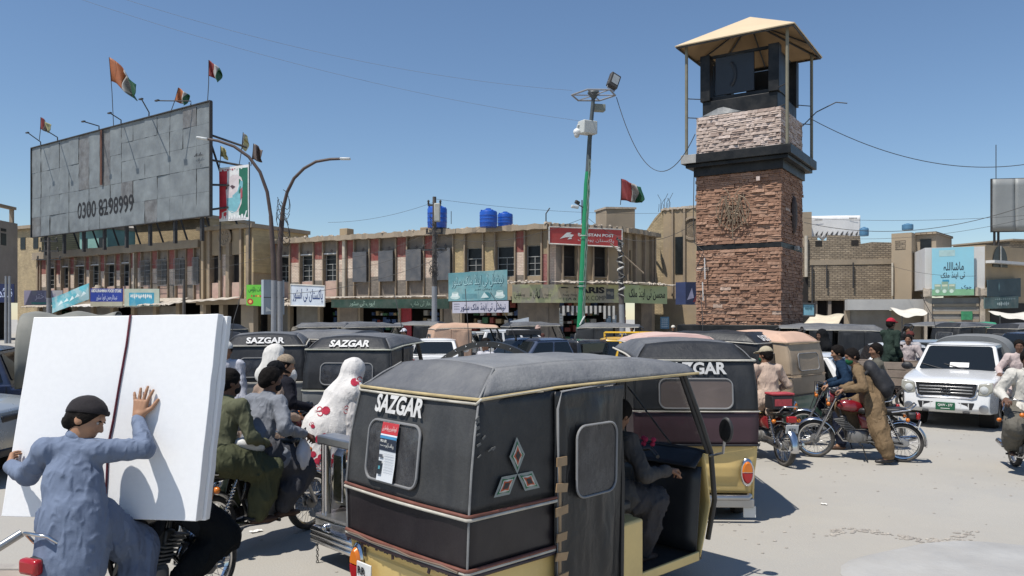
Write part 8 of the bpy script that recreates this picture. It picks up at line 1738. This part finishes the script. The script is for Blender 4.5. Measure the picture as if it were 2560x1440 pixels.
m_shawl = M('embroidered_shawl_cloth', (.63, .605, .575), .92, var=.05, scale=6, bump=.25, bscale=70, folds=.5)
sh = np_mesh('shawl', [(*S.arrays(), 0)], [m_shawl], wm)
bv = BVHTree.FromPolygons([v.co.copy() for v in sh.data.vertices], [tuple(p.vertices) for p in sh.data.polygons])
m_fl = M('red_embroidery', (.36, .008, .035), .8, var=.2, scale=30, bump=.5, bscale=200)
Mi = (Matrix.Translation(WL) @ Matrix.Rotation(WR, 4, 'Z')).inverted(); camp = Mi @ Vector((0, 0, H))
fq = G()
def stitch(px, py, pts2, scale, ang):
    """project a flat motif onto the shawl along the line from the road side"""
    ctr_ = Mi @ P(px, py, 8.5); d = (ctr_ - camp).normalized(); rx = d.cross(V3(0, 0, 1)).normalized(); ry = rx.cross(d); out = []
    ca, sa = math.cos(ang), math.sin(ang); h0 = bv.ray_cast(ctr_ - d * 1.2, d)
    for x, y in pts2:
        o_ = ctr_ + (rx * (x * ca - y * sa) + ry * (x * sa + y * ca)) * scale - d * 1.2; h_ = bv.ray_cast(o_, d)
        if h_[0] is None or (h0[0] and (h_[0] - h0[0]).length > .25): return
        out.append(h_[0] - d * .007)
    n = len(out) - 1; mid = []
    for p_ in out[1:]:
        q_ = out[0].lerp(p_, .5); h_ = bv.ray_cast(q_ - d * .3, d); mid.append(h_[0] - d * .007 if h_[0] else q_)
    k0 = len(fq.v); fq.v += [tuple(p) for p in out] + [tuple(p) for p in mid]
    for i in range(n): j = (i + 1) % n; fq.f += [(k0, k0 + 1 + n + i, k0 + 1 + n + j), (k0 + 1 + n + i, k0 + 1 + i, k0 + 1 + j, k0 + 1 + n + j)]; fq.m += [0, 0]
def flower(px, py, sc, ang):
    stitch(px, py, [(0, 0)] + [((1 + .12 * (k % 2)) * math.cos(k * math.tau / 28) * .95, (1 + .12 * (k % 2)) * math.sin(k * math.tau / 28)) for k in range(28)], sc * .5, ang)
    for cxx, cyy, a0, rr in ((1.0, .42, 0, .42), (1.05, -.35, 1.2, .38)):
        for k in range(7): t0 = a0 + k * .75; stitch(px, py, [(cxx + rr * math.cos(t0 + .37), cyy + rr * math.sin(t0 + .37))] + [(cxx + (rr + w__) * math.cos(t), cyy + (rr + w__) * math.sin(t)) for w__, t in ((-.08, t0), (.08, t0), (.08, t0 + .8), (-.08, t0 + .8))], sc * .75, ang)
    for k in range(4): a = -.5 + k * .33; stitch(px, py, [(1.25 + .3 * math.cos(a), .0 + .3 * math.sin(a)), (.95, 0), (1.3 + .2 * math.cos(a + .2), .2 * math.sin(a + .2) - .05), (1.7 + .2 * math.cos(a), .55 * math.sin(a)), (1.25 + .2 * math.cos(a - .2), .2 * math.sin(a - .2) + .05)], sc * .8, ang)
for px, py, sc, a in ((886, 955, .082, .1), (815, 1026, .085, 3.2), (878, 1026, .07, 2.9), (797, 1098, .082, .1), (782, 1066, .04, 2)): flower(px, py, sc, a)
for k in range(17): flower(756 + k * 9, 1136 + 10 * math.sin(k * 1.9) + k * 1.5, .058, k * 1.3)
fq.build('embroidery', m_fl, wm, kind='stuff')
# right-hand riders
person('rider in pale pink shirt and beige cap seen from behind', (3.88, 11.95, 0), R(98), pose_ride(px=-.12, lean=.18, z=.93, foot_x=0), 'brown', '#bda796', vox=.012, seed=17, cap=('baseball', cloth('#a99f88')), mask=cloth('#2d6b57'), look=(.5, -.05), loose=1.05)
person('rider in a dark teal blue jacket on the far motorcycle', (5.52, 13.0, 0), R(160), pose_ride(px=-.10, lean=.30, z=.93, foot_l=V3(.05, .33, .10)), 'tan', '#243a52', '#23293a', vox=.0125, seed=18, look=(.15, -.2), loose=1.05)
person('young pillion rider in grey green behind the man in blue', (5.52, 13.0, 0), R(160), pose_ride(px=-.56, lean=.1, z=.95, hl=V3(-.2, .2, 1.0), hr=V3(-.2, -.2, 1.0), foot_x=-.25), 'brown', '#6d6a60', vox=.0135, seed=19, look=(.3, 0))
J = pose_ride(px=-.22, lean=.48, z=.95, up=.54, foot_l=V3(-.40, .33, .10), hl=V3(.20, .33, 1.08), foot_x=-.0)
J['kn_l'], J['an_l'] = ik(J['hip_l'], V3(-.40, .34, .10), .43, .42, V3(1, .4, .2)); J['toe_l'] = J['an_l'] + V3(.16, .06, -.03)
person('man in brown shalwar kameez with a black backpack straddling the red motorcycle', (5.26, 11.87, 0), R(160), J, 'brown', '#8a7459', '#8a7459', vox=.0115, seed=20, mask=cloth('#2c6a48'), look=(.35, -.15), shoes=m_shoe, loose=1.05)
sp = (J['neck'] - J['pel']).normalized(); bkc = J['chest'] - sp * .06; bk = V3(-sp.z, 0, sp.x)
S = SDF(bkc - V3(.5, .4, .5), bkc + V3(.4, .4, .5), .013); S.cone(bkc + bk * .19 - sp * .17, bkc + bk * .17 + sp * .15, .165, .145, .02, (bk, .72)); S.cone(bkc + bk * .29 - sp * .16, bkc + bk * .28 - sp * .0, .10, .10, .03, (bk, .6)); S.noise(.008, 9, 3, folds=.8)
for o_ in (-.1, .1): S.cone(bkc + bk * .14 + sp * .16 + V3(0, o_, 0), bkc - bk * .10 + sp * .10 + V3(0, o_ * 1.25, 0), .026, .026, .01); S.cone(bkc - bk * .10 + sp * .10 + V3(0, o_ * 1.25, 0), bkc - bk * .14 - sp * .06 + V3(0, o_ * 1.3, 0), .026, .024, .01)
o = np_mesh('backpack', [(*S.arrays(), 0)], [M('black_nylon', (.018, .018, .021), .7, var=.2, scale=8, bump=.4, bscale=30)], None); tag(o, 'black backpack on the back of the man in brown', 'backpack'); o.location = (5.26, 11.87, 0); o.rotation_euler = (0, 0, R(160))
person('bareheaded rider in white coming forward beside the white pickup', (9.8, 19.3, 0), R(238), pose_ride(px=-.12, lean=.1, z=.93), 'brown', '#b7aba8', vox=.017, seed=21); person('pillion rider with a red brown cap behind the oncoming rider', (9.8, 19.3, 0), R(238), pose_ride(px=-.56, lean=.02, z=.99, hl=V3(-.2, .2, 1.0), hr=V3(-.2, -.2, 1.0), foot_x=-.25), 'brown', '#a9a5a6', vox=.017, seed=22, cap=('skull', cloth('#6d3a35')))
person('rider in striped white squeezing past the white pickup', (9.95, 15.3, 0), R(240), pose_ride(px=-.12, lean=.16, z=.93), 'dark', '#c2b1ac', vox=.014, seed=23); person('rider in loose white shirt and grey trousers cut by the right edge', (7.12, 10.75, 0), R(252), pose_ride(px=-.12, lean=.15, z=.93, foot_x=-.02), 'dark', '#c7c3ba', '#77736a', vox=.0125, seed=24, loose=1.1)
# standing man on the wooden cart
ct = thing('wooden_cart', 'grey brown wooden box cart beside the oncoming motorcycle', 'cart', (8.62, 17.8, 0), R(150)); m_wood = M('weathered_wood', (.24, .19, .15), .85, var=.25, scale=4, bump=.4, bscale=20)
for s_ in (-1, 1):
    for k in range(3): G().box((-.75, s_ * .42 - .02, .62 + k * .18), (.75, s_ * .42 + .02, .785 + k * .18)).build('plank', m_wood, ct, bevel=.006)
    for x in (-.45, .45): w_ = G(); w_.lathe([(.25, -.025), (.3, -.03), (.31, 0), (.3, .03), (.25, .025)], (x, s_ * .5, .31), (0, 1, 0), 22, closed=True); wo = w_.build('wheel', m_tyre, ct, smooth=50); G().lathe([(0, -.05), (.05, -.05), (.06, 0), (.05, .05), (0, .05)], (x, s_ * .5, .31), (0, 1, 0), 12).build('hub', m_blkmet, wo)
for x in (-.77, .77):
    for k in range(3): G().box((x - .018, -.4, .62 + k * .18), (x + .018, .4, .785 + k * .18)).build('plank', m_wood, ct, bevel=.006)
G().box((-.75, -.4, .56), (.75, .4, .60)).build('cart_floor', m_wood, ct)
person('man in dark green with a red cap standing up on the wooden cart', (8.62, 17.8, .50), R(20), pose_stand(lean=.05, h=.92, hl=V3(.35, .12, 1.0)), 'dark', '#34423a', vox=.016, seed=25, cap=('baseball', cloth('#b02c3c')), look=(.1, -.2))
person('person in black with a dark head wrap near the tower foot', (6.9, 17.4, 0), R(200), pose_stand(h=1.08), 'dark', '#1d1f22', vox=.018, seed=26, hair=False, cap=('shawl', cloth('#17181a')), collar=False)
for k, (px, Y, lb, sc_, cp_) in enumerate([(1010, 26, 'pedestrian with a white cap by the red shop door', '#3a3c44', ('baseball', cloth('#c2c4cc'))), (1345, 31, 'pedestrian in a pinkish head cloth near the scribbled board', '#6a4a44', ('turban', cloth('#b59a90'))), (1580, 33, 'pedestrian with a pale flat cap under the green lettered sign', '#3c352e', ('skull', cloth('#b8b2a2'))),
                                          (1683, 34, 'pedestrian with a white cap near the tilted picture sign', '#3f4248', ('skull', cloth('#cfcac0'))), (738, 27, 'man with a grey turban beside the lamp posts', '#4d463e', ('turban', cloth('#8f887c'))), (765, 31, 'man in black standing in the shade of the brown shutters', '#15161a', None), (1215, 15.5, 'person with black hair and white clothes before the dark grey blue double cab', '#c0bfc4', None), (2268, 30, 'person in the doorway of the grey shutter shop', '#2a2a2c', None)]):
    p = P(px, 787, Y); person(lb, (p.x, p.y, 0), R(250 + 40 * math.sin(k * 3)), pose_stand(h=1.0), 'brown', sc_, vox=.022, seed=40 + k, cap=cp_)
# loose stand leg at the lower left
sg = thing('prop_pole', 'slanting grey metal pipe leaning out at the lower left corner', 'pipe', (-3.9, 5.1, 0)); G().tube([(-.5, -.05, .02), (.35, .55, .62)], .03, 10).build('pipe', m_dullch, sg, smooth=60)
for k, (x, y, a) in enumerate([(-5.2, 14.4, .10), (-2.1, 15.3, -.15), (-.9, 16.3, -.05), (.1, 19.0, -.35), (11.2, 20.5, -.2), (4.4, 18, .0)]):
    tag(G().tube([(x, y, 1.6), (x + a * .6, y, 2.1), (x + a * 1.8, y + .2, 2.75)], .008, 5).build('aerial', m_iron), ['thin aerial left of the green food sign', 'thin aerial in front of the tea store board', 'thin aerial before the open dark shop', 'thin aerial near the white navy lettered sign', 'thin aerial above the white saloon car', 'thin aerial by the tower foot'][k], 'aerial')
